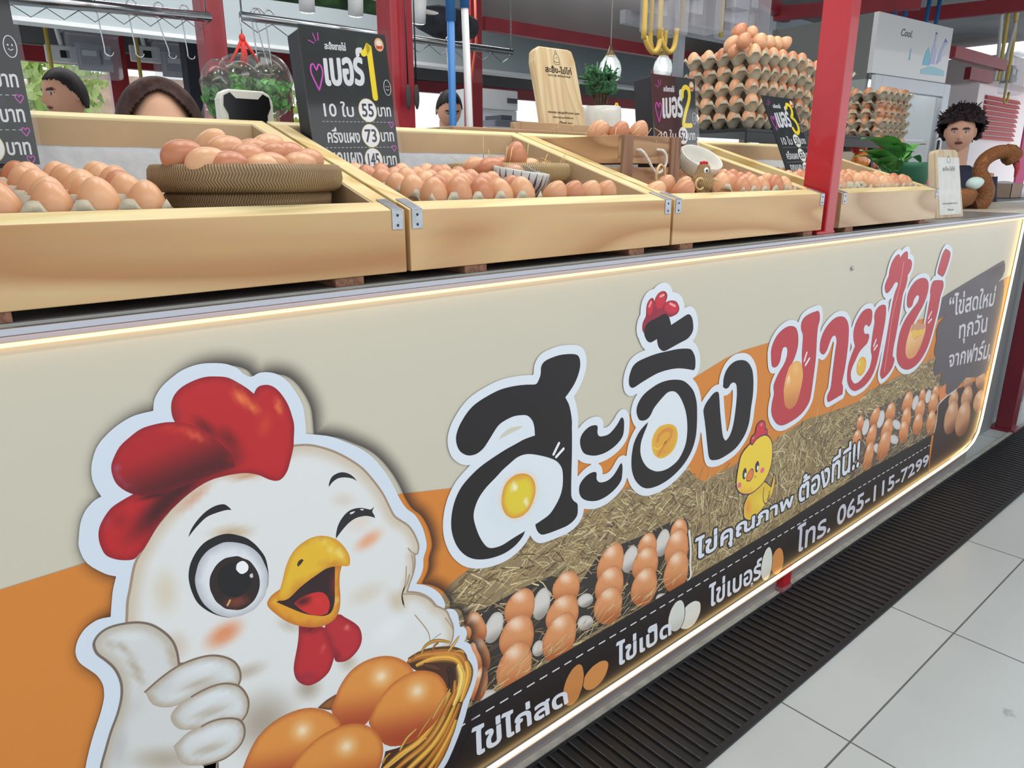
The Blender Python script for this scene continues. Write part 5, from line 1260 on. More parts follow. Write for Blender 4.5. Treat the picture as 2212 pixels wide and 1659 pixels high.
# printed straw of the two farm photographs
rs = random.Random(5)
pr = prints['background_print']
hay_poly = next(p for a, l, k, p, s in ART if l == 2)
HX = [p[0] for p in hay_poly]
HZ = [p[1] for p in hay_poly]
cand = [(rs.uniform(min(HX), max(HX)), rs.uniform(min(HZ), max(HZ))) for _ in range(9000)]
ok = inside(cand, hay_poly)
dark_polys = [p for a, l, k, p, s in ART if l == 2.5]
inda = [inside(cand, p) for p in dark_polys]
cols = [(206, 190, 142), (184, 164, 116), (222, 208, 166), (120, 96, 64), (88, 70, 50), (156, 134, 92), (188, 160, 112), (104, 92, 70)]
nst = 0
for i, (x, z) in enumerate(cand):
    if not ok[i]:
        continue
    dk = inda[0][i] or inda[1][i] or inda[2][i]
    if dk and rs.random() < 0.75:
        continue
    tall = 1330 < x < 1990
    a = rs.gauss(1.15, 0.35) * rs.choice((1, -1)) if tall and rs.random() < 0.7 else rs.uniform(-0.9, 0.9)
    ln = rs.uniform(14, 60 if tall else 44)
    w = rs.uniform(0.8, 2.2) if rs.random() < 0.7 else rs.uniform(2.2, 3.4)
    c = rs.choice(cols)
    if x > 2790:
        c = rs.choice(((96, 66, 58), (74, 52, 48), (120, 86, 72)))
    bend = rs.uniform(-0.35, 0.35)
    p = [(x, z), (x + ln * 0.5 * cos(a), z + ln * 0.5 * sin(a)), (x + ln * (0.5 * cos(a) + 0.5 * cos(a + bend)), z + ln * (0.5 * sin(a) + 0.5 * sin(a + bend)))]
    if not inside([p[2]], hay_poly)[0] and rs.random() < 0.85:
        continue
    lay = rs.uniform(2.6, 3.8)
    V3 = [Vector(q) for q in p]
    vs, tr = [], []
    for q, (e, f) in enumerate(zip(V3, V3[1:])):
        d = (f - e)
        if d.length < 1e-3:
            continue
        d.normalize()
        o_ = Vector((-d.y, d.x)) * w * 0.5
        kk = len(vs)
        vs += [e + o_, e - o_, f - o_, f + o_]
        tr += [(kk, kk + 1, kk + 2), (kk, kk + 2, kk + 3)]
    pr._put([(v.x, v.y) for v in vs], [L(c)] * len(vs), tr, lay)
    nst += 1
# loose straws over the printed eggs, along the foot of the photographs
for i in range(330):
    x = rs.uniform(690, 2780)
    z0 = 256 + (x - 690) * 0.0095
    z = z0 + abs(rs.gauss(0, 26)) + 3
    a = rs.uniform(-0.3, 1.2) * rs.choice((1, -1))
    ln = rs.uniform(14, 50)
    q = (x + ln * cos(a), z + abs(ln * sin(a)) * 0.8)
    pr.ribbon([(x, z), ((x + q[0]) / 2 + rs.uniform(-4, 4), (z + q[1]) / 2 + rs.uniform(-4, 4)), q], rs.uniform(5.0, 5.4), rs.choice(cols[:3] + [(224, 196, 140)]), rs.uniform(1.0, 2.2), True, True, 2)
# dashes of the dark stripe and vertical seam
pr = prints['stripe_print']
x = 565.0
while x < 2800:
    z = 225.5 + max(0, (x - 1100)) * 0.0066
    pr.ribbon([(x, z), (x + 18, z + 0.1)], 7.4, (226, 222, 226), 3.4, False)
    x += 34.5
for part, s_, layer, quad, c, out, bold, ow in ART_TEXT:
    write(prints[part], s_, quad, layer, c, out, bold, ow)
for part, pr in prints.items():
    pr.build(part, M_ink, banner)

# warm LED rope around the sheet
M_led = plain('warm_led', (255, 214, 140), 0.4, emit=4.5)
M_ledtop = plain('warm_led_top', (255, 206, 128), 0.4, emit=3.0)
mb = MB()
mb.tube([(-0.55, -0.007, 1.029), (1.5, -0.007, 1.0285), (3.376, -0.007, 1.029)], 0.0022, 8)
mb.build('led_strip', M_ledtop, banner)
mb = MB()
mb.tube([(3.376, -0.008, 1.029), (3.318, -0.008, 0.22), (3.302, -0.008, 0.165), (3.262, -0.008, 0.134), (3.20, -0.008, 0.118), (2.98, -0.008, 0.112), (2.2, -0.008, 0.104), (-0.55, -0.008, 0.088)], 0.0042, 8)
mb.build('led_strip', M_led, banner)
mb = MB()
mb.tube([(3.384, -0.006, 1.03), (3.327, -0.006, 0.22), (3.31, -0.006, 0.16), (3.266, -0.006, 0.125), (3.20, -0.006, 0.109), (2.98, -0.006, 0.103), (2.2, -0.006, 0.095), (-0.55, -0.006, 0.079)], 0.0035, 8)
mb.build('led_channel', plain('pale_pink_channel', (206, 184, 178), 0.4), banner)
MB().box((-0.55, -0.014, 1.0325), (3.385, -0.002, 1.0385)).box((-0.55, -0.011, 1.0385), (3.385, -0.0005, 1.0465), 1).build('aluminium_rail', [plain('rail_rose', (196, 178, 178), 0.3, metal=0.3), M_alu], banner, bevel=0.001)
for sx, sz in ((1.975, 0.951), (1.62, 0.128)):
    mb = MB()
    mb.ball((sx, -0.004, sz), (0.006, 0.003, 0.006), 12, 8)
    mb.box((sx - 0.004, -0.0075, sz - 0.0007), (sx + 0.004, -0.0068, sz + 0.0007))
    mb.build('screw', M_alu, banner)


# ------------------------------------------------------------------ measuring aid: the point at depth Y seen along a sight line of the survey photo
_r = Vector((sin(YAW), -cos(YAW), 0))
_u = _fh * sin(PITCH) + Vector((0, 0, cos(PITCH)))


def at(px, py, Y):
    d = _r * ((px - 1106) / F_PX) - _u * ((py - 829.5) / F_PX) + _fw
    return Vector((0, 0, 1.2)) + d * (Y / d.y)


# ------------------------------------------------------------------ hall: roof, frames and the far side
M_roof = plain('roof_sheet_grey', (120, 124, 128), 0.7, var=0.08, scale=3)
M_fascia = plain('fascia_pale_grey', (172, 184, 188), 0.55, var=0.03, scale=1.5)
M_white = plain('white_paint', (226, 228, 230), 0.5, var=0.03, scale=4)
M_dkgrey = plain('rolled_awning_grey', (104, 102, 104), 0.8, var=0.07, scale=2.5)
M_navy = plain('dark_curtain', (44, 46, 56), 0.8, var=0.15, scale=4)
M_steel = plain('polished_steel', (176, 180, 184), 0.2, metal=1.0)
M_redbeam = plain('red_beam_paint', (146, 30, 44), 0.45, var=0.08, scale=6)

struct('ceiling', MB().box((-4, -3.2, 3.15), (14, 8.6, 3.22)), M_roof)
struct('trim_2', MB().box((-3, 5.5, 2.085), (8.2, 5.6, 3.14)).box((-3, 5.47, 2.06), (8.2, 5.62, 2.0849), 1), [M_fascia, M_white])


def post(label, x, y, sx, sy, z0=0.0, z1=3.15, mat=None, extra=None, name='steel_post'):
    mb = MB().box((x, y, z0), (x + sx, y + sy, z1))
    mb.box((x - 0.02, y - 0.02, z0), (x + sx + 0.02, y + sy + 0.02, z0 + 0.012))
    return single(name, mb, mat or M_redpaint, label, 'post', (x + sx / 2, y + sy / 2, z0), bevel=0.003)


# front post of the stall, passing behind the banner between the third and fourth crate
front_post = thing('steel_post', 'large glossy red steel post rising through the counter front between two egg crates', 'post', (1.857, 0.945, 0))
M_redfront = plain('red_front_post', (178, 30, 42), 0.32, var=0.03, scale=9, coat=0.25, bump=0.06)
MB().box((-0.023, -0.0335, 0.0), (0.023, 0.04, 3.15)).build('shaft', M_redfront, front_post, bevel=0.003)
MB().box((-0.062, -0.033, 1.0472), (0.03, 0.05, 1.056)).build('base_plate', M_redfront, front_post, bevel=0.002)
MB().box((-0.026, -0.0345, 0.0), (0.026, 0.02, 0.02)).build('worn_foot', plain('chipped_paint', (150, 96, 100), 0.8, var=0.5, scale=120), front_post)

pA = at(443, 100, 3.0)
post('red steel post behind the crates at left, carrying the end of a hook rail', pA.x, 3.0, 0.085, 0.09)
pB = at(846, 100, 1.9)
pb = post('thick red post behind the large number one price sign', pB.x, 1.9, 0.072, 0.075)
pC = at(1018, 100, 4.5)
post('slim red post further back, right of the broom handles', pC.x, 4.5, 0.1, 0.1)
for px, lb in ((236, 'thin red post far back between two electricity meter boxes'), (596, 'thin red post far back behind the hanging bags of greens')):
    q = at(px, 150, 8.0)
    post(lb, q.x, 8.0, 0.16, 0.1)


def beam(label, a, b, w, h, mat=None, name='steel_beam'):
    a, b = Vector(a), Vector(b)
    d = (b - a)
    ang = atan2(d.y, d.x)
    M = Matrix.Translation(a) @ Matrix.Rotation(ang, 4, 'Z') @ Matrix.Rotation(-atan2(d.z, Vector((d.x, d.y)).length), 4, 'Y')
    mb = MB().box((0, -w / 2, -h / 2), (d.length, w / 2, h / 2), 0, M)
    return single(name, mb, mat or M_redbeam, label, 'beam', tuple(a))


beam('long red beam under the dark rolled awning at the far side', (-3, 8.17, 2.21), (12, 8.17, 2.25), 0.08, 0.13)
single('rolled_awning', MB().box((-3, 8.12, 2.305), (12, 8.4, 3.14)), M_dkgrey, 'dark grey rolled awning along the far side of the hall', 'awning', (4, 8.1, 2.265))
zb = at(1043, 51, 4.55).z
beam('red beam running right from the slim post below a grey awning', (at(1043, 51, 4.55).x, 4.55, zb), (at(1420, 102, 4.55).x + 2.4, 4.55, zb), 0.06, 0.09)
single('rolled_awning', MB().box((at(1043, 51, 4.55).x, 4.6, zb + 0.04), (9.4, 4.8, 3.14)), plain('awning_mid_grey', (98, 96, 96), 0.8, var=0.06, scale=2), 'mid grey awning above the red beam behind the wooden menu board', 'awning', (6, 4.7, zb + 0.04))

# outdoors beyond the far frame
struct('ground', MB().box((-14, 13, -0.1), (30, 60, -0.02)), plain('pale_yard', (196, 194, 188), 0.9, var=0.1))
M_side = plain('white_siding', (236, 236, 238), 0.7)


def siding_house(name, label, x0, x1, y, z1, roof, wallm, step=0.22):
    h = thing(name, label, 'house', ((x0 + x1) / 2, y, 0))
    c = (x0 + x1) / 2
    mb = MB()
    z = 0.0
    while z < z1:
        mb.hexa([(x0 - c, 0, z), (x1 - c, 0, z), (x1 - c, 2.5, z), (x0 - c, 2.5, z), (x0 - c, 0.03, z + step), (x1 - c, 0.03, z + step), (x1 - c, 2.5, z + step), (x0 - c, 2.5, z + step)])
        z += step
    mb.build('siding_wall', wallm, h)
    MB().prism([(x0 - c - 0.3, z1), (x1 - c + 0.3, z1), (x1 - c - 0.2, z1 + 0.9), (x0 - c + 0.2, z1 + 0.9)], -0.4, 2.7).build('roof', roof, h)
    return h


siding_house('house', 'white clapboard house outside behind the far post at left', 2.3, 5.6, 15.0, 1.9, plain('rust_roof', (222, 190, 172), 0.8, var=0.1), M_side)
siding_house('house', 'pale house with terracotta roof outside beyond the broom handles', 13.6, 19.0, 17.5, 1.5, plain('terracotta_roof', (206, 128, 112), 0.8, var=0.2), M_side)
single('wall_panel', MB().box((at(405, 150, 7.0).x, 7.0, 0.0), (at(441, 150, 7.0).x, 7.15, 3.14)), M_navy, 'tall dark panel left of the hanging bags of greens', 'panel', (3.4, 7.0, 0))


def leaf_cloud(name, label, c, r, n, mat, seed, size=0.12, group=None):
    rr = random.Random(seed)
    mb = MB()
    for _ in range(n):
        d = Vector((rr.gauss(0, 1), rr.gauss(0, 1), rr.gauss(0, 1))).normalized() * rr.random() ** 0.4
        p = Vector((c[0] + d.x * r[0], c[1] + d.y * r[1], c[2] + d.z * r[2]))
        a = Vector((rr.gauss(0, 1), rr.gauss(0, 1), rr.gauss(0, 1))).normalized()
        b = a.cross(Vector((rr.gauss(0, 1), rr.gauss(0, 1), rr.gauss(0, 1)))).normalized()
        s = size * rr.uniform(0.6, 1.3)
        mb.add([p - a * s, p + b * s * 0.4, p + a * s, p - b * s * 0.4], [(0, 1, 2, 3)])
    mb.tube([(c[0], c[1], 0), (c[0], c[1], c[2])], 0.08, 8)
    return single(name, mb, mat, label, 'tree', (c[0], c[1], 0), group)


M_leaf = plain('sunlit_leaves', (196, 224, 140), 0.6, var=0.3, scale=2)
q = at(75, 140, 13)
leaf_cloud('tree', 'bright green tree outside at the far left edge of the view', (q.x, 13, q.z), (1.1, 0.8, 1.0), 700, M_leaf, 3, 0.14)
q = at(760, 215, 14)
leaf_cloud('tree', 'green bush outside just right of the thick red post', (q.x, 14, q.z), (1.2, 0.8, 0.9), 500, M_leaf, 4, 0.14)
q = at(640, 245, 12)
leaf_cloud('tree', 'yellow green bush outside below the bags of greens', (q.x, 12, q.z - 0.2), (1.3, 0.8, 0.9), 500, plain('lime_leaves', (186, 204, 92), 0.6, var=0.25, scale=2), 5, 0.14)

# ------------------------------------------------------------------ egg crates
WOODS = [wood('pine_crate_%s' % k, li, da, 0, 7.0, 5.2, 0.42, 1.0, sd, kn, 0.15) for k, li, da, sd, kn in
         (('a', (214, 180, 130), (178, 128, 76), 2.3, True), ('b', (212, 174, 124), (184, 132, 82), 9.1, False), ('c', (216, 180, 130), (186, 136, 88), 5.7, True), ('d', (214, 186, 150), (176, 140, 104), 12.4, True))]
M_pale = wood('pine_planed_top', (232, 216, 166), (214, 190, 132), 0, 8.0, 6.0, 0.5, 0.8, 3.0)
M_paleY = wood('pine_planed_side', (230, 212, 160), (206, 172, 104), 1, 8.0, 7.0, 0.5, 0.9, 4.0)
M_foot = wood('crate_foot_wood', (146, 104, 82), (112, 74, 56), 1, 4, 30, 0.7, 1.0, 1.0)
M_kraft = plain('kraft_paper', (186, 160, 126), 0.7, var=0.05, scale=9, bump=0.25)
M_foam = plain('white_styrofoam', (206, 214, 222), 0.75, var=0.04, scale=40, bump=0.5)
M_zinc = plain('zinc_bracket', (176, 182, 190), 0.3, metal=0.8, var=0.08, scale=60)
M_hole = plain('screw_hole', (40, 40, 44), 0.5)
CF, CB, TH, SL = 0.912, 1.388, 0.034, 0.302


def ztop(y):
    return 1.148 + SL * (y - CF)


def zfloor(y):
    return 1.128 + 0.10 * (y - 0.96)


def crate(label, x0, x1, wm, feet=(0.18, 0.8), bl=True, br=True):
    c = (x0 + x1) / 2
    t = thing('egg_crate', label, 'crate', (c, CF, 1.047))
    O = Vector((c, CF, 1.047))
    loc = lambda vs: [Vector(v) - O for v in vs]
    z0 = 1.0595

    def board(xa, xb, ya, yb):
        return loc([(xa, ya, z0), (xb, ya, z0), (xb, yb, z0), (xa, yb, z0), (xa, ya, ztop(ya)), (xb, ya, ztop(ya)), (xb, yb, ztop(yb)), (xa, yb, ztop(yb))])

    def cap(mb, xa, xb, ya, yb, mi):
        e = 0.0004
        mb.hexa(loc([(xa, ya, ztop(ya) - 0.002), (xb, ya, ztop(ya) - 0.002), (xb, yb, ztop(yb) - 0.002), (xa, yb, ztop(yb) - 0.002),
                     (xa, ya - 0, ztop(ya) + e), (xb, ya, ztop(ya) + e), (xb, yb, ztop(yb) + e), (xa, yb, ztop(yb) + e)]), mi)
    mb = MB().hexa(board(x0, x1, CF, CF + TH))
    cap(mb, x0 + 0.0005, x1 - 0.0005, CF + 0.0005, CF + TH, 1)
    mb.build('front_board', [wm, M_pale], t, bevel=0.0015)
    for xa, xb in ((x0, x0 + 0.03), (x1 - 0.03, x1)):
        mb = MB().hexa(board(xa, xb, CF + TH + 0.0004, CB - 0.024))
        mb.build('side_board', M_paleY, t, bevel=0.0015)
    mb = MB().hexa(board(x0, x1, CB - 0.0235, CB))
    mb.build('back_board', M_pale, t, bevel=0.0015)
    # raised false floor
    ya, yb = CF + TH + 0.001, CB - 0.026
    MB().hexa(loc([(x0 + 0.031, ya, z0 + 0.02), (x1 - 0.031, ya, z0 + 0.02), (x1 - 0.031, yb, z0 + 0.02), (x0 + 0.031, yb, z0 + 0.02),
                   (x0 + 0.031, ya, zfloor(ya)), (x1 - 0.031, ya, zfloor(ya)), (x1 - 0.031, yb, zfloor(yb)), (x0 + 0.031, yb, zfloor(yb))])).build('floor_panel', M_kraft, t)
    # kraft paper wrapped over back and side walls
    mb = MB()
    for s_, xi in ((1, x0 + 0.0305), (-1, x1 - 0.0305)):
        mb.hexa(loc([(xi, ya, zfloor(ya)), (xi + s_ * 0.0025, ya, zfloor(ya)), (xi + s_ * 0.0025, yb, zfloor(yb)), (xi, yb, zfloor(yb)),
                     (xi, ya, ztop(ya) - 0.001), (xi + s_ * 0.0025, ya, ztop(ya) - 0.002), (xi + s_ * 0.0025, yb, ztop(yb) - 0.002), (xi, yb, ztop(yb) - 0.001)]))
    n = 14
    zt = ztop(CB - 0.03)
    rr = random.Random(int(c * 1000))
    top = [(x0 + 0.034 + (x1 - x0 - 0.068) * i / n) for i in range(n + 1)]
    vs, fs = [], []
    for x in top:
        vs += [Vector((x, yb - 0.003 - rr.uniform(0, 0.004), zt - 0.003)) - O, Vector((x, yb - 0.004 - rr.uniform(0, 0.003), zt - 0.022)) - O, Vector((x, yb - 0.005, zt - 0.043 + rr.uniform(-0.0006, 0.0006))) - O]
    for i in range(n):
        for k in (0, 1):
            fs.append((i * 3 + k, i * 3 + k + 1, i * 3 + 4 + k, i * 3 + 3 + k))
    mb.add(vs, fs, 0, True)
    mb.build('kraft_lining', M_kraft, t)
    MB().box(tuple(Vector((x0 + 0.034, yb - 0.0045, zfloor(yb))) - O), tuple(Vector((x1 - 0.034, yb - 0.0005, zt - 0.04)) - O)).build('styrofoam_panel', M_foam, t)
    for f in feet:
        xf = x0 + (x1 - x0) * f
        MB().box((xf - c - 0.022, 0.002, 0.0), (xf - c + 0.022, CB - CF - 0.02, 0.0125)).build('foot', M_foot, t, bevel=0.001)
    for on, xk in ((bl, x0 + 0.004), (br, x1 - 0.022)):
        if not on:
            continue
        mb = MB()
        k0 = Vector((xk, CF - 0.0016, 1.121)) - O
        mb.box(tuple(k0), tuple(k0 + Vector((0.018, 0.0014, 0.0285))))
        a, b = CF - 0.0016, CF + 0.042
        mb.hexa(loc([(xk, a, ztop(a) + 0.0006), (xk + 0.018, a, ztop(a) + 0.0006), (xk + 0.018, b, ztop(b) + 0.0006), (xk, b, ztop(b) + 0.0006),
                     (xk, a, ztop(a) + 0.002), (xk + 0.018, a, ztop(a) + 0.002), (xk + 0.018, b, ztop(b) + 0.002), (xk, b, ztop(b) + 0.002)]))
        for zz in (1.141, 1.127):
            mb.tube([Vector((xk + 0.009, CF - 0.0022, zz)) - O, Vector((xk + 0.009, CF - 0.001, zz)) - O], 0.0022, 8, 1)
        mb.build('corner_bracket', [M_zinc, M_hole], t, bevel=0.0005)
    return t


CR_A, CR_B, CR_C, CR_D = (-0.06, 0.578), (0.5855, 1.1965), (1.204, 1.812), (1.905, 2.54)
crate('pine egg crate nearest the camera, with the big woven basket in it', *CR_A, WOODS[0], (0.2, 0.855))
crate('pine egg crate with the number one price sign and patterned bowl', *CR_B, WOODS[1], (0.2, 0.84))
crate('pine egg crate holding the small slatted box and the tilted white bowl', *CR_C, WOODS[2], (0.085, 0.9))
crate('farthest pine egg crate, beyond the red front post', *CR_D, WOODS[3], (0.1, 0.86))

# ------------------------------------------------------------------ eggs and trays
M_egg = random_hue('brown_eggshell', (190, 122, 88), (226, 176, 134), 0.36)
M_pulp = plain('grey_paper_pulp', (178, 170, 150), 0.9, var=0.07, scale=60, bump=0.5)


def egg_mesh(r=0.0222, h=0.0575, n=20, m=14):
    mb = MB()
    vs, fs = [], []
    for i in range(m + 1):
        t = pi * i / m
        z = cos(t)
        rad = r * sin(t) * (1 - 0.13 * z - 0.03 * z * z)
        for k in range(n):
            w = 2 * pi * k / n
            vs.append((rad * cos(w), rad * sin(w), h * 0.5 * (1 - z) if False else h * 0.5 * (1 + z)))
    for i in range(m):
        for k in range(n):
            q = (k + 1) % n
            fs.append((i * n + k, (i + 1) * n + k, (i + 1) * n + q, i * n + q))
    mb.add(vs, fs, 0, True)
    me = mb.build('egg', M_egg)
    return me


EGG = egg_mesh()
_first = [True]


def egg(p, label, group, rot=(0, 0, 0), s=1.0):
    if _first[0]:
        o = EGG
        _first[0] = False
    else:
        o = EGG.copy()
        col.objects.link(o)
    o.location = p
    o.rotation_euler = rot
    o.scale = (s, s, s)
    o['label'], o['category'], o['group'] = label, 'egg', group
    if group is None:
        del o['group']
    return o


TP = 0.048


def tray_mesh(nx, ny, name='egg_tray'):
    q = 8
    mb = MB()
    W_, H_ = nx * TP, ny * TP
    vs, fs = [], []
    NX, NY = nx * q + 1, ny * q + 1
    for j in range(NY):
        for i in range(NX):
            x, y = i / q, j / q
            s = (cos(2 * pi * x) + cos(2 * pi * y)) / 2
            u = max(-1, min(1, s * 1.35))
            h = 0.021 + 0.0205 * u
            e = min(i, j, NX - 1 - i, NY - 1 - j)
            if e == 0:
                h = min(h, 0.030)
            vs.append((x * TP - W_ / 2, y * TP - H_ / 2, h))
    for j in range(NY - 1):
        for i in range(NX - 1):
            a = j * NX + i
            fs.append((a, a + 1, a + NX + 1, a + NX))
    mb.add(vs, fs, 0, True)
    o = mb.build(name, M_pulp)
    s = o.modifiers.new('thickness', 'SOLIDIFY')
    s.thickness = 0.0016
    return o


TILT = atan(0.10)


def tray_in_crate(label, xc, yc, nx, ny, eggs, egg_label, group, skip=(), seed=1):
    tr = tray_mesh(nx, ny)
    tag(tr, label, 'egg tray')
    tr.location = (xc, yc, zfloor(yc) + 0.0012)
    tr.rotation_euler = (TILT, 0, 0)
    rr = random.Random(seed)
    for j in range(ny):
        for i in range(nx):
            if (i, j) in skip or not eggs:
                continue
            x = xc + (i - (nx - 1) / 2) * TP
            dy = (j - (ny - 1) / 2) * TP
            y = yc + dy * cos(TILT)
            z = zfloor(yc) + dy * sin(TILT) + 0.0055
            egg((x, y, z), egg_label, group, (TILT + rr.uniform(-0.12, 0.12), rr.uniform(-0.12, 0.12), rr.uniform(0, 6)), rr.uniform(0.97, 1.05))
    return tr


Y0 = 0.978
tray_in_crate('grey pulp egg tray in the nearest crate, left of the big basket', 0.252 - 2 * TP, Y0 + 2.5 * TP, 5, 6, True, 'brown egg standing in the pulp tray of the nearest crate', 'eggs in the tray of the nearest crate', seed=2)
tray_in_crate('grey pulp egg tray in the crate with the number one price sign', 0.771, Y0 + 2.5 * TP, 5, 6, True, 'brown egg standing in the tray beside the number one price sign', 'eggs in the tray beside the number one sign', seed=3)
tray_in_crate('grey pulp egg tray right of the woven hen figurine', 1.63, Y0 + 2.5 * TP, 5, 6, True, 'brown egg standing in the tray right of the woven hen figurine', 'eggs in the tray right of the hen figurine', skip=((0, 4), (0, 5), (1, 5)), seed=4)
tray_in_crate('grey pulp egg tray in the crate beyond the red front post', 2.335, Y0 + 2 * TP, 6, 5, True, 'brown egg standing in the tray beyond the red front post', 'eggs in the tray beyond the front post', seed=5)
tray_in_crate('grey pulp egg tray below the number three price sheet', 2.05, Y0 + 2.5 * TP, 5, 6, True, 'brown egg in the tray below the number three price sheet', 'eggs below the number three sheet', skip=((2, 0), (3, 0), (4, 0)), seed=6)


def lying(x, y, z, label, group, az=0.0, tip=1.45, s=1.0):
    """an egg lying on its side: centre at x, y, z"""
    h = 0.0575 * s * 0.5
    d = Vector((0, 0, 1))
    from mathutils import Euler
    e = Euler((tip, 0, az))
    c = e.to_matrix() @ Vector((0, 0, h))
    return egg((x - c.x, y - c.y, z - c.z), label, group, (tip, 0, az), s)


for x, rx in ((0.939, 0.5), (0.984, 0.2), (1.029, 0.3), (1.073, 0.15)):
    lying(x, 0.978, 1.1585, 'brown egg in the loose row at the front right of the patterned bowl', 'four loose eggs beside the patterned bowl', rx, 0.45, 1.02)
lying(1.231, 0.985, 1.158, 'brown egg alone at the left corner below the small slatted box', None, 0.4, 0.7)
lying(1.311, 0.972, 1.158, 'large speckled brown egg leaning left of the woven hen figurine', None, 0.3, 0.6, 1.06)
lying(1.322, 1.03, 1.168, 'brown egg just behind the large speckled egg near the hen figurine', None, 0.3, 0.5, 1.02)
lying(1.392, 1.03, 1.165, 'pale brown egg directly behind the woven hen figurine', None, -0.3, 0.5)


# ------------------------------------------------------------------ woven materials
def weave(name, c1, c2, c3, k=52.0, kz=95.0):
    """plaited bamboo: slanted strips that change direction row by row round the basket"""
    m, N, K, P = new_mat(name)
    tc = N.new('ShaderNodeTexCoord')
    sp = N.new('ShaderNodeSeparateXYZ')
    K.new(tc.outputs['Object'], sp.inputs[0])

    def mth(op, a, b=None, c=None):
        n = N.new('ShaderNodeMath')
        n.operation = op
        for i, q in enumerate((a, b, c)):
            if q is None:
                continue
            if isinstance(q, (int, float)):
                n.inputs[i].default_value = q
            else:
                K.new(q, n.inputs[i])
        return n.outputs[0]
    ang = mth('ARCTAN2', sp.outputs['Y'], sp.outputs['X'])
    rad = mth('SQRT', mth('ADD', mth('MULTIPLY', sp.outputs['X'], sp.outputs['X']), mth('MULTIPLY', sp.outputs['Y'], sp.outputs['Y'])))
    zz = mth('ADD', sp.outputs['Z'], mth('MULTIPLY', rad, 0.6))
    v = mth('MULTIPLY', zz, kz)
    tri = mth('PINGPONG', v, 1.0)
    u = mth('MULTIPLY', ang, k / (2 * pi) * 2)
    w = mth('ADD', u, mth('MULTIPLY', tri, 1.1))
    f = mth('PINGPONG', w, 0.5)
    r = N.new('ShaderNodeValToRGB')
    el = r.color_ramp.elements
    el[0].position, el[0].color = 0.02, L(c3)
    el[1].position, el[1].color = 0.5, L(c1)
    e = el.new(0.16)
    e.color = L(c2)
    K.new(f, r.inputs['Fac'])
    nz = N.new('ShaderNodeTexNoise')
    nz.inputs['Scale'].default_value = 18
    K.new(tc.outputs['Object'], nz.inputs['Vector'])
    mx = N.new('ShaderNodeMix')
    mx.data_type = 'RGBA'
    mx.blend_type = 'MULTIPLY'
    mx.inputs['Factor'].default_value = 0.35
    K.new(r.outputs['Color'], mx.inputs['A'])
    K.new(nz.outputs['Fac'], mx.inputs['B'])
    K.new(mx.outputs['Result'], P.inputs['Base Color'])
    P.inputs['Roughness'].default_value = 0.42
    b = N.new('ShaderNodeBump')
    b.inputs['Strength'].default_value = 0.9
    b.inputs['Distance'].default_value = 0.003
    K.new(f, b.inputs['Height'])
    K.new(b.outputs['Normal'], P.inputs['Normal'])
    _mats[name] = m
    return m


M_weave = weave('plaited_bamboo_brown', (178, 148, 104), (150, 120, 82), (84, 64, 44), 104.0, 104.0)
M_weave2 = weave('plaited_bamboo_tan', (208, 184, 134), (178, 150, 102), (110, 86, 56), 88, 130)
M_straw = plain('dry_straw', (206, 178, 122), 0.6, var=0.2, scale=30)


def basket(name, label, c, prof_low, prof_band, mat):
    t = thing(name, label, 'basket', c)
    MB().lathe(prof_low, 56).build('body', mat, t)
    MB().lathe(prof_band, 64).build('rim_band', mat, t)
    return t


bz = zfloor(1.072) + 0.004
basket('woven_basket', 'large brown plaited basket heaped with eggs in the nearest crate', (0.418, 1.072, bz),
       [(0.0, 0.0), (0.108, 0.0), (0.113, 0.006), (0.115, 0.026), (0.111, 0.031), (0.0, 0.033)],
       [(0.0, 0.036), (0.108, 0.0335), (0.121, 0.031), (0.129, 0.036), (0.1325, 0.048), (0.1315, 0.060), (0.1275, 0.0665), (0.121, 0.0675), (0.117, 0.064), (0.110, 0.050), (0.0, 0.046)], M_weave)
sB = 6.9125
lbA = 'glossy brown egg heaped in the large plaited basket'
for i, (cx, cy, ox, oy, Y, az, tip, sc_) in enumerate([(640, 735, 300, 220, 1.035, 1.3, 1.3, 1.0), (1085, 600, 300, 220, 1.10, 0.4, 0.8, 1.05), (1290, 680, 300, 220, 1.062, 1.5, 1.2, 1.05),
                                                      (1000, 850, 300, 220, 1.0, 1.2, 1.2, 1.0), (1330, 905, 300, 220, 0.988, 1.4, 1.3, 1.0), (1630, 800, 300, 220, 1.022, 1.9, 1.35, 1.08),
                                                      (1925, 625, 300, 220, 1.115, 1.6, 1.2, 1.0), (1960, 790, 300, 220, 1.05, 0.6, 1.0, 1.05), (1850, 945, 300, 220, 0.992, 1.5, 1.3, 1.0),
                                                      (1690, 690, 300, 220, 1.10, 1.0, 1.3, 0.95), (430, 745, 560, 220, 1.085, 1.7, 1.3, 1.0), (590, 905, 560, 220, 1.01, 1.6, 1.3, 0.98),
                                                      (730, 840, 560, 220, 1.062, 1.8, 1.3, 0.98), (150, 905, 560, 220, 0.996, 1.2, 1.3, 0.95)]):
    p = at(ox + cx / sB, oy + cy / sB, Y)
    lying(p.x, p.y, p.z - 0.006, lbA, 'eggs heaped in the large basket', az, tip, sc_ * 0.95)
# hidden supporting eggs are not needed; a straw bed fills the basket


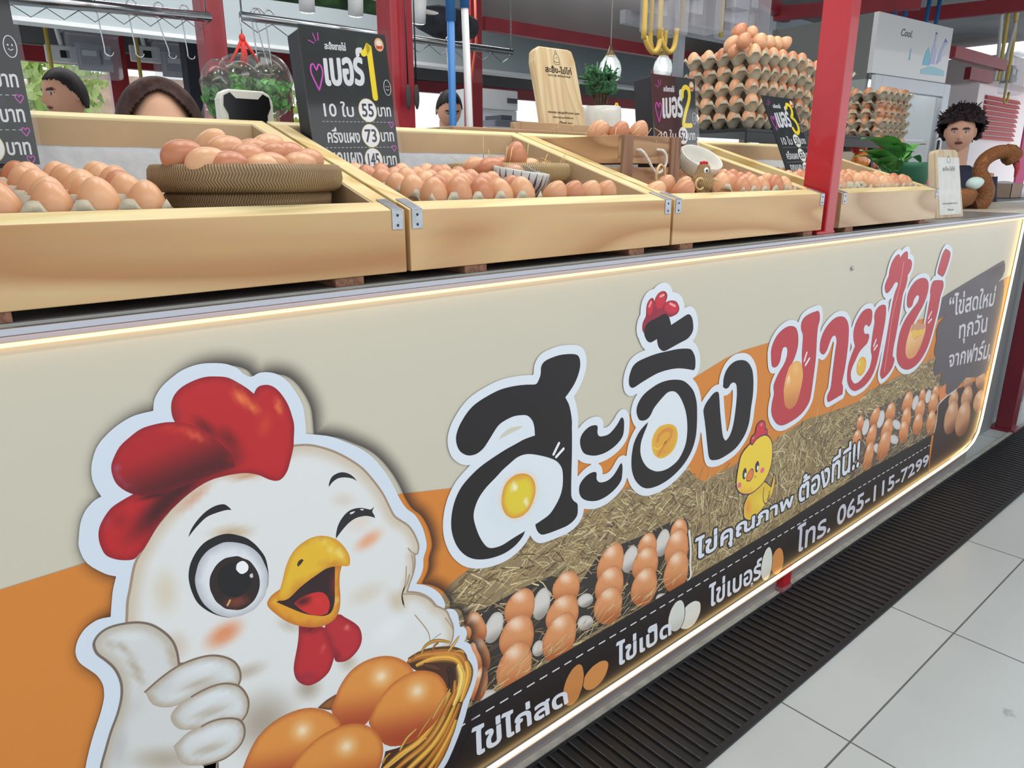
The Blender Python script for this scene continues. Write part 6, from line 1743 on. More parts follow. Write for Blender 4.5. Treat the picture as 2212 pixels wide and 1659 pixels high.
def straw(label, c, rx, ry, n, seed, zr=(0.0, 0.03), ln=(0.02, 0.05), name='straw'):
    rr = random.Random(seed)
    mb = MB()
    for _ in range(n):
        a, q = rr.uniform(0, 2 * pi), rr.random() ** 0.5
        p = Vector((rx * q * cos(a), ry * q * sin(a), rr.uniform(*zr)))
        d = Vector((rr.gauss(0, 1), rr.gauss(0, 1), rr.gauss(0, 0.45))).normalized() * rr.uniform(*ln)
        m_ = p + d * 0.5 + Vector((0, 0, rr.uniform(-0.004, 0.004)))
        mb.tube([p, m_, p + d], rr.uniform(0.0005, 0.0009), 5)
    o = mb.build(name, M_straw)
    o.location = c
    return tag(o, label, 'straw', kind='stuff')


bb = zfloor(1.22) + 0.004
basket('woven_basket', 'smaller tan plaited basket of eggs behind the blue patterned bowl', (1.036, 1.222, bb),
       [(0.0, 0.0), (0.106, 0.0), (0.114, 0.006), (0.118, 0.02), (0.116, 0.028), (0.0, 0.026)],
       [(0.0, 0.03), (0.112, 0.026), (0.122, 0.025), (0.130, 0.034), (0.1315, 0.048), (0.128, 0.0585), (0.122, 0.060), (0.117, 0.054), (0.111, 0.042), (0.0, 0.038)], M_weave2)
lbB = 'brown egg nested with straw in the smaller tan basket'
for cx, cy, ox, oy, Y, az, tip, sc_ in [(1430, 700, 820, 250, 1.19, 1.4, 1.3, 1.0), (1650, 720, 820, 250, 1.14, 1.2, 1.3, 1.05), (1810, 700, 820, 250, 1.20, 1.9, 1.3, 1.05),
                                        (440, 850, 1080, 230, 1.24, 1.4, 1.2, 1.0), (480, 920, 1080, 230, 1.14, 1.8, 1.3, 1.02), (640, 915, 1080, 230, 1.19, 1.4, 1.2, 0.98), (190, 950, 1080, 230, 1.10, 1.5, 1.3, 1.0)]:
    p = at(ox + cx / sB, oy + cy / sB, Y)
    lying(p.x, p.y, p.z - 0.008, lbB, 'eggs nested in the smaller basket', az, tip, sc_ * 0.9)
p = at(1112.2, 336.5, 1.165)
egg((p.x, p.y, p.z - 0.029), 'pale brown egg standing upright on top of the smaller tan basket', None, (0.05, 0.05, 0), 1.0)
straw('dry straw sprigs sticking out of the smaller tan basket', (1.036, 1.2, bb + 0.045), 0.11, 0.09, 60, 3, (0.0, 0.02), (0.02, 0.05))
mb = MB()
for dx, dy, ln, tx in ((-0.085, -0.03, 0.035, -0.3), (-0.07, -0.05, 0.042, 0.15), (-0.06, -0.05, 0.040, 0.25), (-0.01, 0.03, 0.04, 0.4), (0.03, 0.0, 0.05, 0.15), (0.105, -0.02, 0.03, 0.7), (0.11, -0.03, 0.028, 0.3)):
    mb.tube([(dx, dy, 0), (dx + ln * tx, dy, ln)], 0.0008, 5)
o = mb.build('straw_sprigs', M_straw)
o.location = (1.036, 1.2, bb + 0.05)
tag(o, 'tall single straws standing up in the smaller tan basket', 'straw', kind='stuff')
straw('loose straw under the four eggs at the front right of the second crate', (1.03, 1.0, zfloor(1.0) + 0.002), 0.12, 0.03, 60, 8, (0.0, 0.012), (0.015, 0.04))

# patterned bowl wrapped in clear film
m, N, K, P = new_mat('blue_spear_porcelain')
tc = N.new('ShaderNodeTexCoord')
sp = N.new('ShaderNodeSeparateXYZ')
K.new(tc.outputs['Object'], sp.inputs[0])
at2 = N.new('ShaderNodeMath')
at2.operation = 'ARCTAN2'
K.new(sp.outputs['Y'], at2.inputs[0])
K.new(sp.outputs['X'], at2.inputs[1])
ml = N.new('ShaderNodeMath')
ml.operation = 'MULTIPLY'
ml.inputs[1].default_value = 22 / (2 * pi)
K.new(at2.outputs[0], ml.inputs[0])
pp = N.new('ShaderNodeMath')
pp.operation = 'PINGPONG'
pp.inputs[1].default_value = 0.5
K.new(ml.outputs[0], pp.inputs[0])
zh = N.new('ShaderNodeMapRange')
zh.inputs['From Min'].default_value = 0.008
zh.inputs['From Max'].default_value = 0.046
zh.inputs['To Min'].default_value = 0.36
zh.inputs['To Max'].default_value = 0.0
K.new(sp.outputs['Z'], zh.inputs['Value'])
ls = N.new('ShaderNodeMath')
ls.operation = 'LESS_THAN'
K.new(pp.outputs[0], ls.inputs[0])
K.new(zh.outputs['Result'], ls.inputs[1])
mx = N.new('ShaderNodeMix')
mx.data_type = 'RGBA'
K.new(ls.outputs[0], mx.inputs['Factor'])
mx.inputs['A'].default_value = L((206, 210, 204))
mx.inputs['B'].default_value = L((36, 44, 110))
K.new(mx.outputs['Result'], P.inputs['Base Color'])
P.inputs['Roughness'].default_value = 0.2
M_spear = m
cz = zfloor(1.085) + 0.019
t = thing('porcelain_bowl', 'white bowl with blue spear pattern in clear film, before the smaller tan basket', 'bowl', (0.945, 1.085, cz), rot=(0.12, 0.10, 0.0))
MB().lathe([(0.0, 0.0), (0.030, 0.0), (0.040, 0.006), (0.050, 0.022), (0.0545, 0.044), (0.0535, 0.0455), (0.0495, 0.043), (0.044, 0.022), (0.034, 0.009), (0.0, 0.007)], 48).build('bowl', M_spear, t)
M_film = glass('clear_film', (238, 240, 244), 0.05, 0.08, 0.45)
rr = random.Random(4)
mb = MB()
vs = []
for i in range(9):
    for k in range(40):
        w = 2 * pi * k / 40
        r = (0.034 + 0.0225 * min(1, i / 5.0) + 0.0008 + rr.uniform(0, 0.0018)) if i < 7 else 0.056 - (i - 6) * 0.02
        vs.append((r * cos(w), r * sin(w), -0.001 + i * 0.0068 + rr.uniform(-0.0008, 0.0008)))
mb.add(vs, [(i * 40 + k, i * 40 + (k + 1) % 40, (i + 1) * 40 + (k + 1) % 40, (i + 1) * 40 + k) for i in range(8) for k in range(40)], 0, False)
for _ in range(40):
    a = Vector((0.058 + rr.uniform(0, 0.028), -0.02 + rr.uniform(-0.014, 0.016), rr.uniform(-0.004, 0.03)))
    mb.add([a + Vector((rr.uniform(-.009, .009), rr.uniform(-.009, .009), rr.uniform(-.009, .009))) for _ in range(3)], [(0, 1, 2)])
mb.build('film_wrap', M_film, t, fix=False)

# small slatted box with rope handle
bx0, bx1, by0, by1, bz0, bz1 = 1.2385, 1.4385, 1.087, 1.345, 1.1625, 1.277
M_box = wood('box_slat_wood', (184, 148, 112), (138, 102, 74), 0, 7, 9, 0.6, 0.9, 6.0)
M_boxY = wood('box_slat_wood_side', (190, 152, 114), (146, 108, 78), 1, 7, 9, 0.6, 0.9, 2.0)
M_boxp = wood('box_corner_wood', (150, 114, 90), (112, 82, 64), 2, 7, 12, 0.65, 0.9, 8.0)
M_rope = plain('white_cotton_rope', (226, 222, 214), 0.8, var=0.1, scale=300, bump=0.6)
O = Vector((bx0, by0, bz0))
t = thing('slatted_box', 'small brown slatted wooden box with white rope handle and eggs on top', 'box', tuple(O))
w_, d_, h_ = bx1 - bx0, by1 - by0, bz1 - bz0
for z0, z1 in ((0.0, 0.048), (0.056, h_)):
    MB().box((0.0, 0.0, z0), (w_, 0.008, z1)).build('front_slat', M_box, t, bevel=0.001)
    MB().box((0.0, d_ - 0.008, z0), (w_, d_, z1)).build('back_slat', M_box, t, bevel=0.001)
    MB().box((0.0, 0.0085, z0), (0.008, d_ - 0.0085, z1)).build('side_slat', M_boxY, t, bevel=0.001)
    MB().box((w_ - 0.008, 0.0085, z0), (w_, d_ - 0.0085, z1)).build('side_slat', M_boxY, t, bevel=0.001)
for px_ in (-0.0005, w_ - 0.0335):
    MB().box((px_, -0.0065, 0.0), (px_ + 0.034, -0.0002, h_)).build('corner_post', M_boxp, t, bevel=0.001)
MB().box((0.009, 0.009, 0.076), (w_ - 0.009, d_ - 0.009, 0.082)).build('inner_tray', M_boxY, t)
pts = [(0.052, 0.004, 0.083), (0.052, -0.010, 0.084), (0.066, -0.013, 0.074), (0.082, -0.013, 0.058), (0.096, -0.013, 0.043), (0.112, -0.013, 0.036), (0.130, -0.013, 0.042), (0.140, -0.013, 0.058), (0.138, -0.013, 0.074), (0.128, -0.011, 0.084), (0.122, 0.004, 0.086)]
mb = MB()
P3 = [Vector(p) for p in pts]
sm = []
for i in range(len(P3) - 1):
    a, b, c, d = P3[max(i - 1, 0)], P3[i], P3[i + 1], P3[min(i + 2, len(P3) - 1)]
    for k in range(4):
        u = k / 4
        sm.append(0.5 * ((2 * b) + (c - a) * u + (2 * a - 5 * b + 4 * c - d) * u * u + (3 * b - a - 3 * c + d) * u**3))
mb.tube(sm + [P3[-1]], 0.0032, 10)
tag(mb.build('rope_handle', M_rope, t), 'white rope handle')
lbC = 'brown egg bedded in straw on top of the small slatted box'
for cx, cy, Y in ((1455, 312, 1.25), (1505, 345, 1.205), (1790, 335, 1.165), (2070, 322, 1.15)):
    p = at(1080 + cx / sB, 230 + cy / sB, Y)
    lying(p.x, p.y, p.z - 0.010, lbC, 'eggs on top of the small slatted box', 0.4, 0.45, 1.0)
straw('straw bedding on top of the small slatted box', (bx0 + 0.1, by0 + 0.09, bz0 + 0.098), 0.085, 0.07, 110, 12, (0.0, 0.018), (0.015, 0.04))
mb = MB()
for px_, py_, ex, ey, Y in ((1193, 277, 1193, 285, 1.15), (1206, 271, 1202, 285, 1.15), (1232, 268, 1236, 284, 1.15), (1240, 268, 1233, 276, 1.15), (1384, 271, 1365, 289, 1.08), (1414, 277, 1440, 298, 1.078)):
    a, b = at(px_, py_, Y), at(ex, ey, Y)
    mb.tube([a, (a + b) / 2 + Vector((0.002, 0, 0.001)), b], 0.0009, 5)
o = mb.build('straw_sprigs', M_straw)
tag(o, 'single straws standing up from the small slatted box', 'straw', kind='stuff')

# rattan ring, tilted white bowl and woven hen figurine
M_rattan = plain('pale_rattan', (208, 176, 128), 0.5, var=0.12, scale=60)
p = at(1427, 381, 1.035)
mb = MB()
mb.tube([(0.020 * cos(w), 0.004 * cos(w), 0.024 * sin(w)) for w in [2 * pi * k / 24 for k in range(24)]], 0.003, 8, closed=True)
o = mb.build('rattan_ring', M_rattan)
o.location = p
tag(o, 'pale rattan ring standing behind the lone corner egg', 'ring')
M_porc = plain('white_porcelain', (214, 214, 206), 0.18, var=0.02, scale=30, coat=0.4)
t = thing('white_bowl', 'plain white bowl tipped on its side behind the hen figurine', 'bowl', tuple(at(1499, 374, 1.125)), rot=(0.57, -0.10, 0))
t.scale = (0.74, 0.74, 0.74)
MB().lathe([(0.0, -0.012), (0.030, -0.012), (0.031, -0.006), (0.048, 0.002), (0.062, 0.018), (0.070, 0.042), (0.0725, 0.060), (0.0715, 0.0625), (0.0690, 0.060), (0.066, 0.042), (0.058, 0.020), (0.044, 0.007), (0.0, 0.002)], 48).build('bowl', M_porc, t)
hp = at(1517, 404, 0.968)
t = thing('hen_figurine', 'tiny woven rattan hen with red comb and googly eye on crate edge', 'figurine', tuple(hp), rotz=-0.25)
t.scale = (1.15, 1.15, 1.15)
M_hweave = weave('hen_weave', (214, 182, 130), (176, 136, 86), (84, 58, 34), 16, 220)
MB().lathe([(0.0, -0.004), (0.016, -0.004), (0.021, 0.004), (0.021, 0.012), (0.017, 0.022), (0.0125, 0.031), (0.012, 0.036), (0.0085, 0.041), (0.0, 0.042)], 24).build('body', M_hweave, t)
mb = MB()
for dx, r in ((-0.006, 0.0035), (0.0, 0.0042), (0.006, 0.0035)):
    mb.ball((dx, 0, 0.043), (r, 0.003, r), 10, 8)
mb.build('comb', plain('red_felt', (190, 30, 44), 0.9, bump=0.4, scale=200), t)
mb = MB().ball((-0.004, -0.0125, 0.030), (0.0055, 0.003, 0.0055), 14, 10).ball((-0.0045, -0.0148, 0.0295), (0.0028, 0.0016, 0.0028), 12, 8, 1)
mb.build('eye', [plain('eye_white', (226, 230, 234), 0.25), plain('eye_blue_black', (40, 52, 84), 0.2)], t)
mb = MB().tube([(0.014, -0.008, 0.014), (0.022, -0.010, 0.0135), (0.030, -0.010, 0.012)], [0.0032, 0.0034, 0.0024], 8)
mb.build('wing', M_rattan, t)
mb = MB().tube([(-0.018 + 0.010 * cos(w), -0.014, 0.006 + 0.010 * sin(w)) for w in [2 * pi * k / 20 for k in range(20)]], 0.0022, 7, closed=True)
mb.build('tail_ring', M_rattan, t)
for dx in (-0.008, 0.008):
    MB().tube([(dx, -0.004, -0.002), (dx, -0.006, -0.012), (dx, -0.012, -0.013)], 0.0018, 6).build('leg', M_rattan, t)


# ------------------------------------------------------------------ chalkboard price signs
M_board = attr_mat('chalk_print', 0.5, 0.3)
M_block = plain('black_foam_block', (34, 36, 44), 0.55, var=0.06, scale=30)
M_acr = glass('acrylic_sleeve', (232, 236, 240), 0.006, 0.06, 0.13)
SW, SH = 176.0, 252.0


def price_sign(label, xl, yb, zb, lean, num, prices, block=True, k=1.0, small='ครึ่งแผง', big=True):
    t = thing('price_sign', label, 'sign', (xl, yb, zb), rot=(-lean, 0, 0))
    s = 0.001 * k
    pl = lambda u, v, l: (u * s, -0.0006 - l * 0.00018, v * s)
    if block:
        MB().box((0.004, 0.0035, 0.0), (SW * s - 0.004, 0.058, SH * s - 0.004)).build('block', M_block, t, bevel=0.003)
    MB().box((0.0, 0.0, 0.0), (SW * s, 0.0008, SH * s)).build('board_sheet', plain('chalk_sheet_black', (20, 26, 24), 0.5, spec=0.3, var=0.5, scale=9), t)
    mb = MB().box((-0.005, -0.0052, 0.0), (SW * s + 0.005, -0.0042, SH * s + 0.007))
    mb.build('acrylic_sleeve', M_acr, t)
    pr = Print(pl)
    ink = (222, 226, 230)
    rr = random.Random(len(label))
    for _ in range(9):
        cx, cy, a = rr.uniform(20, 150), rr.uniform(20, 235), rr.uniform(8, 22)
        pr.fill([(cx + a * rr.uniform(.6, 1.2) * cos(w), cy + a * 0.8 * rr.uniform(.6, 1.2) * sin(w)) for w in [2 * pi * q / 12 for q in range(12)]], 0.3 + 0.02 * _, (22, 40, 30) if _ % 2 else (30, 38, 46))
    write(pr, 'สะอิ้งขายไข่', [(46, 214), (88, 215), (88, 229), (46, 227)], 1, ink, None, 0.8)
    write(pr, 'เบอร์', [(40, 152), (118, 158), (120, 222), (42, 212)], 1, ink, None, 4.2)
    DG = {'1': [[(124, 214), (130, 218), (137, 230), (137, 226), (138, 136)]],
          '2': [[(120, 206), (123, 222), (134, 230), (146, 226), (150, 212), (146, 196), (134, 174), (124, 150), (120, 138), (134, 137), (153, 138)]],
          '3': [[(120, 218), (130, 230), (144, 228), (149, 214), (143, 198), (131, 188), (144, 182), (153, 166), (150, 146), (137, 136), (124, 142), (119, 152)]],
          '0': [[(134, 230), (122, 216), (119, 184), (122, 150), (134, 136), (148, 150), (151, 184), (148, 216), (134, 230)]]}
    for q in DG[num]:
        pr.ribbon(q, 1.2, (246, 220, 30), 11.5)
    heart = [(0, -1), (.55, -.35), (.95, .25), (.8, .75), (.4, .85), (0, .4), (-.4, .85), (-.8, .75), (-.95, .25), (-.55, -.35)]

    def hrt(cx, cy, a, b, w):
        q = [(cx + a * x, cy + b * y) for x, y in heart]
        pr.ribbon(q + [q[0]], 1, (206, 78, 190), w)
    hrt(24, 166, 12, 24, 3)
    for v in (88, 44, 6):
        hrt(166, v, 5, 6, 1.3)
    for a, b in (((30, 226), (26, 238)), ((35, 228), (36, 240)), ((26, 222), (16, 226))):
        pr.ribbon([a, b], 1, (206, 78, 190), 1.8, False)
    q = [(167 + 7.5 * cos(w), 156 + 14 * sin(w)) for w in [2 * pi * k_ / 20 for k_ in range(21)]]
    pr.ribbon(q, 1, ink, 1.1)
    for a in ((164.5, 158), (169.5, 158)):
        pr.fill([(a[0] + 0.9 * cos(w), a[1] + 1.4 * sin(w)) for w in [2 * pi * k_ / 8 for k_ in range(8)]], 1, ink)
    pr.ribbon([(164, 153), (167, 151), (170, 153)], 1, ink, 1.0)
    q = [(160 + 10 * cos(w), 233 + 12 * sin(w)) for w in [2 * pi * k_ / 20 for k_ in range(20)]]
    pr.fill(q, 1, (226, 176, 128))
    pr.fill([(160 + 6 * cos(w), 236 + 5 * sin(w)) for w in [2 * pi * k_ / 14 for k_ in range(14)]], 1.3, (236, 226, 214))
    pr.fill([(153, 230), (167, 231), (166, 226), (154, 225)], 1.5, (196, 60, 40), False)
    rows = ((112, '10 ใบ'), (66, small), (22, 'ยกแผง'))
    for (v, name_), pz in zip(rows, prices):
        if name_:
            write(pr, name_, [(28, v - 15), (88 if v == 112 else 94, v - 13), (88 if v == 112 else 94, v + 13), (28, v + 12)], 1, ink, None, 0.9)
        if pz is not None:
            q = [(118 + 19 * cos(w), v + 21 * sin(w)) for w in [2 * pi * k_ / 28 for k_ in range(28)]]
            pr.fill(q, 1, (236, 238, 240))
            pr.ribbon(q + [q[0]], 1.2, (206, 190, 90), 0.9)
            if pz:
                hw = 12 if len(pz) > 1 else 7
                write(pr, pz, [(118 - hw, v - 12), (118 + hw, v - 11), (118 + hw, v + 12), (118 - hw, v + 11)], 1.5, (30, 30, 44), None, 1.2)
        write(pr, 'บาท', [(140, v - 10), (168, v - 9), (168, v + 8), (140, v + 7)], 1, ink, None, 0.9)
    for v in (88, 42):
        x = 22
        while x < 164:
            pr.ribbon([(x, v + (x - 22) * 0.03), (x + 4.5, v + (x - 17) * 0.03)], 1, (200, 204, 204), 0.9, False)
            x += 8
    pr.build('chalk_lettering', M_board, t)
    return t


price_sign('tall black block price board with a yellow 1 in the second crate', 0.622, 1.266, zfloor(1.27) + 0.042, 0.150, '1', ('55', '73', '145'))
price_sign('black block price board with a yellow 2 behind the slatted box', 1.475, 1.178, zfloor(1.18) + 0.028, 0.130, '2', ('52', '68', '135'))
price_sign('thin leaning price sheet with a yellow 3 left of the red front post', 2.022, 1.135, zfloor(1.13) + 0.045, 0.46, '3', ('50', '65', '127'), block=False)
price_sign('black price board cut off at the left edge, above the nearest egg tray', 0.016, 1.262, zfloor(1.27) + 0.052, 0.10, '0', ('65', '90', '175'))


def at_z(px, py, z):
    d = _r * ((px - 1106) / F_PX) - _u * ((py - 829.5) / F_PX) + _fw
    return Vector((0, 0, 1.2)) + d * ((z - 1.2) / d.z)


# ------------------------------------------------------------------ shelf behind the crates, menu board, bonsai
M_shelf = wood('shelf_plank', (196, 168, 134), (164, 130, 98), 0, 8, 6, 0.55, 0.8, 15.0)
t = thing('rear_shelf', 'low wooden shelf behind the middle crates carrying menu board and bonsai', 'shelf', (1.52, 1.395, 1.047))
MB().box((-0.50, 0.0, 0.236), (0.42, 0.235, 0.253)).build('plank', M_shelf, t, bevel=0.002)
for x in (-0.48, 0.38):
    MB().box((x, 0.01, 0.0), (x + 0.02, 0.225, 0.2355)).build('side_panel', M_shelf, t, bevel=0.002)
MB().box((-0.28, 0.015, 0.2535), (0.05, 0.06, 0.2725)).build('front_batten', M_shelf, t, bevel=0.0015)
M_menu = wood('menu_board_pine', (216, 196, 158), (188, 158, 112), 2, 9, 12, 0.5, 0.7, 7.0)
mbY = 1.475
zb = 1.3007
xl, xr_ = at(1179, 276, mbY).x, at(1268, 276, mbY).x
t = thing('menu_board', 'upright pale wooden shop board with engraved lettering beside the bonsai', 'sign', (xl, mbY, zb), rot=(-0.235, 0, 0))
w_ = xr_ - xl
h_ = 0.225
MB().prism([(0.002, 0), (w_ - 0.001, 0), (w_ + 0.002, 0.05), (w_ - 0.001, 0.12), (w_ - 0.006, h_ - 0.03), (w_ - 0.014, h_ - 0.004), (w_ - 0.03, h_), (0.02, h_ - 0.001), (0.004, h_ - 0.012), (-0.003, h_ - 0.04), (0.001, 0.1)], 0.0, 0.026).build('board', M_menu, t, bevel=0.004)
MB().box((-0.004, -0.004, 0.0), (w_ + 0.004, 0.034, 0.014)).build('foot_block', M_menu, t, bevel=0.001)
pr = Print(lambda u, v, l: (u / 1000, -0.0006 - l * 0.0001, v / 1000))
ik = (52, 44, 38)
W1 = w_ * 1000
write(pr, 'สะอิ้ง-ไข่ไก่', [(W1 * .2, 158), (W1 * .82, 158), (W1 * .82, 176), (W1 * .2, 176)], 1, ik, None, 0.9)
write(pr, 'สแกน QR เพื่อโอนเข้าบัญชี', [(W1 * .25, 148), (W1 * .78, 148), (W1 * .78, 154), (W1 * .25, 154)], 1, ik, None, 0.3)
write(pr, 'ขอบคุณ คุณลูกค้ามากๆ นะคะ', [(W1 * .12, 50), (W1 * .88, 50), (W1 * .88, 58), (W1 * .12, 58)], 1, ik, None, 0.4)
write(pr, 'กลับมาอุดหนุนกันอีกนะคะ', [(W1 * .22, 38), (W1 * .72, 38), (W1 * .72, 44), (W1 * .22, 44)], 1, ik, None, 0.3)
write(pr, '-Thank you-', [(W1 * .34, 22), (W1 * .68, 22), (W1 * .68, 31), (W1 * .34, 31)], 1, ik, None, 0.5)
cx = W1 * .5
for q in ([(cx - 9, 188), (cx - 10, 196), (cx - 5, 206), (cx, 209), (cx + 5, 206), (cx + 10, 196), (cx + 9, 188), (cx, 186), (cx - 9, 188)], [(cx - 3, 209), (cx - 2, 216), (cx + 2, 217), (cx + 3, 209)], [(cx - 3, 199), (cx, 196), (cx + 3, 199)], [(cx - 11, 188), (cx - 7, 181), (cx + 7, 181), (cx + 11, 188)]):
    pr.ribbon(q, 1, ik, 1.0)
pr.build('engraved_lettering', attr_mat('engraving', 0.7, 0.2), t)

bp = at(1297, 300, 1.555)
t = thing('bonsai', 'small juniper bonsai in a round white pot beside the wooden board', 'plant', (bp.x, 1.555, 1.3005))
MB().lathe([(0.0, 0.0), (0.044, 0.0), (0.054, 0.008), (0.059, 0.03), (0.059, 0.06), (0.057, 0.082), (0.055, 0.084), (0.052, 0.08), (0.0, 0.076)], 40).build('pot', plain('bonsai_pot_white', (212, 214, 208), 0.3, coat=0.3), t)
rr = random.Random(9)
mb = MB()
tips = []
for k in range(9):
    a = rr.uniform(0, 2 * pi)
    p = [Vector((0.01 * cos(a), 0.01 * sin(a), 0.076))]
    lean = rr.uniform(0.2, 0.9)
    for s_ in range(4):
        p.append(p[-1] + Vector((cos(a) * 0.016 * lean, sin(a) * 0.016 * lean, 0.022)) + Vector((rr.gauss(0, .004), rr.gauss(0, .004), 0)))
    mb.tube(p, [0.005, 0.0042, 0.0035, 0.0026, 0.0015], 6)
    tips += [(q, a) for q in p[2:]]
mb.build('trunk', plain('bonsai_bark', (88, 66, 52), 0.85, var=0.3, scale=120), t)
mb = MB()
for q, a in tips:
    for _ in range(7):
        d = Vector((cos(a) * rr.uniform(0, 1) + rr.gauss(0, .7), sin(a) * rr.uniform(0, 1) + rr.gauss(0, .7), rr.uniform(0.1, 1.2))).normalized()
        ln = rr.uniform(0.02, 0.045)
        mb.tube([q, q + d * ln * 0.5, q + d * ln], [0.003, 0.0042, 0.0012], 5)
        for s_ in range(5):
            u = q + d * ln * rr.uniform(0.2, 0.95)
            e = (d + Vector((rr.gauss(0, .6), rr.gauss(0, .6), rr.gauss(0, .6)))).normalized()
            mb.tube([u, u + e * 0.009], [0.0022, 0.0008], 4)
mb.build('foliage', plain('juniper_green', (52, 104, 66), 0.7, var=0.3, scale=60), t)
mb = MB()
for k in range(6):
    a = 2 * pi * k / 6
    mb.ball((0.032 + 0.006 * cos(a), -0.03, 0.086 + 0.006 * sin(a)), (0.004, 0.002, 0.004), 8, 6)
mb.build('flower', plain('yellow_bloom', (232, 186, 60), 0.6), t)

# ------------------------------------------------------------------ pulp tray stacks on a black rack
KS = 1.24
t = thing('egg_rack', 'black metal rack behind the far crates carrying the stacked egg trays', 'rack', (2.63, 1.44, 1.047))
M_rack = plain('rack_black', (26, 26, 30), 0.45, var=0.1)
mb = MB().box((-0.36, 0.0, 0.284), (0.66, 0.36, 0.2955))
mb.box((-0.36, -0.002, 0.25), (0.66, 0.006, 0.284))
mb.build('deck', M_rack, t, bevel=0.001)
for x, y in ((-0.34, 0.01), (0.62, 0.01), (-0.34, 0.17), (0.62, 0.17)):
    MB().box((x, y, 0.0), (x + 0.022, y + 0.022, 0.2495)).build('leg', M_rack, t)
TRY = tray_mesh(5, 6)
TRY.name = 'egg_tray'
rr = random.Random(21)
_used = [False]


def stack_tray(x, y, z, rz, label, group):
    o = TRY if not _used[0] else TRY.copy()
    if _used[0]:
        col.objects.link(o)
    _used[0] = True
    o.location = (x, y, z)
    o.rotation_euler = (0, 0, rz)
    o.scale = (KS, KS, 1.15)
    return tag(o, label, 'egg tray', group)


sx, sy = 2.307 + 3 * TP * KS, 1.446 + 2.5 * TP * KS
ez = TP * KS
ORD = ('topmost', 'second from top', 'middle', 'second from bottom', 'bottom')
for k, zr_ in enumerate((1.564, 1.513, 1.462, 1.412, 1.363)):
    zt = zr_ - 0.018
    dx, dy = rr.uniform(-0.006, 0.006), rr.uniform(-0.006, 0.006)
    stack_tray(sx + dx, sy + dy, zt, pi / 2, 'grey pulp tray, %s of the tall stack with the egg pyramid' % ORD[k], None)
    for j in range(5):
        for i in range(6):
            if k > 0 and i > 0 and j > 0:
                continue
            x, y = sx + dx + (i - 2.5) * ez, sy + dy + (j - 2) * ez
            lb = 'brown egg in the open top tray of the tall stack left of the front post' if k == 0 else 'brown egg showing at the edge between the stacked trays left of the front post'
            egg((x, y, zt + 0.006), lb, 'eggs in the top tray of the tall stack' if k == 0 else 'eggs showing between the stacked trays', (rr.uniform(-.1, .1), rr.uniform(-.1, .1), rr.uniform(0, 6)), 1.06)
lbP = 'brown egg in the pyramid heaped on the tall tray stack'
for cx, cy, Y, s_ in ((1220, 278, 1.56, 1.12), (1328, 285, 1.62, 1.02), (1150, 392, 1.56, 1.1), (1258, 358, 1.50, 1.08), (1330, 365, 1.62, 1.0), (1400, 362, 1.485, 1.14), (1478, 372, 1.53, 1.05), (1545, 382, 1.53, 1.05), (1614, 385, 1.53, 1.05), (1180, 450, 1.54, 1.0), (1290, 440, 1.6, 1.0), (1500, 430, 1.6, 1.0)):
    p = at(1300 + cx / 4.0963, cy / 4.0963, Y)
    lying(p.x, p.y, p.z, lbP, 'eggs heaped in a pyramid on the tall stack', rr.uniform(0, 3), rr.uniform(0.3, 1.0), s_ * 0.98)
for cx, cy, Y in ((1120, 470, 1.6), (1250, 420, 1.58), (1360, 420, 1.56), (1440, 425, 1.55), (1560, 430, 1.56)):
    p = at(1300 + cx / 4.0963, cy / 4.0963, Y)
    lying(p.x, p.y, p.z, lbP, 'eggs heaped in a pyramid on the tall stack', rr.uniform(0, 3), 0.6, 1.0)
# neighbouring stack, mostly behind the front post
sx2 = sx + 6 * ez + 0.012
for k, zr_ in enumerate((1.552, 1.500, 1.449, 1.398, 1.350)):
    zt = zr_ - 0.018
    stack_tray(sx2, sy + 0.01, zt, pi / 2, 'pulp tray, %s of the stack half hidden behind the front post' % ORD[k], None)
    for i in range(3):
        for j in range(2 if k == 0 else 1):
            egg((sx2 + (i - 2.5) * ez, sy + 0.01 + (j - 2) * ez, zt + 0.006), 'brown egg in the stack peeping out left of the red front post', 'eggs of the stack behind the front post', (rr.uniform(-.1, .1), rr.uniform(-.1, .1), rr.uniform(0, 6)), 1.06)

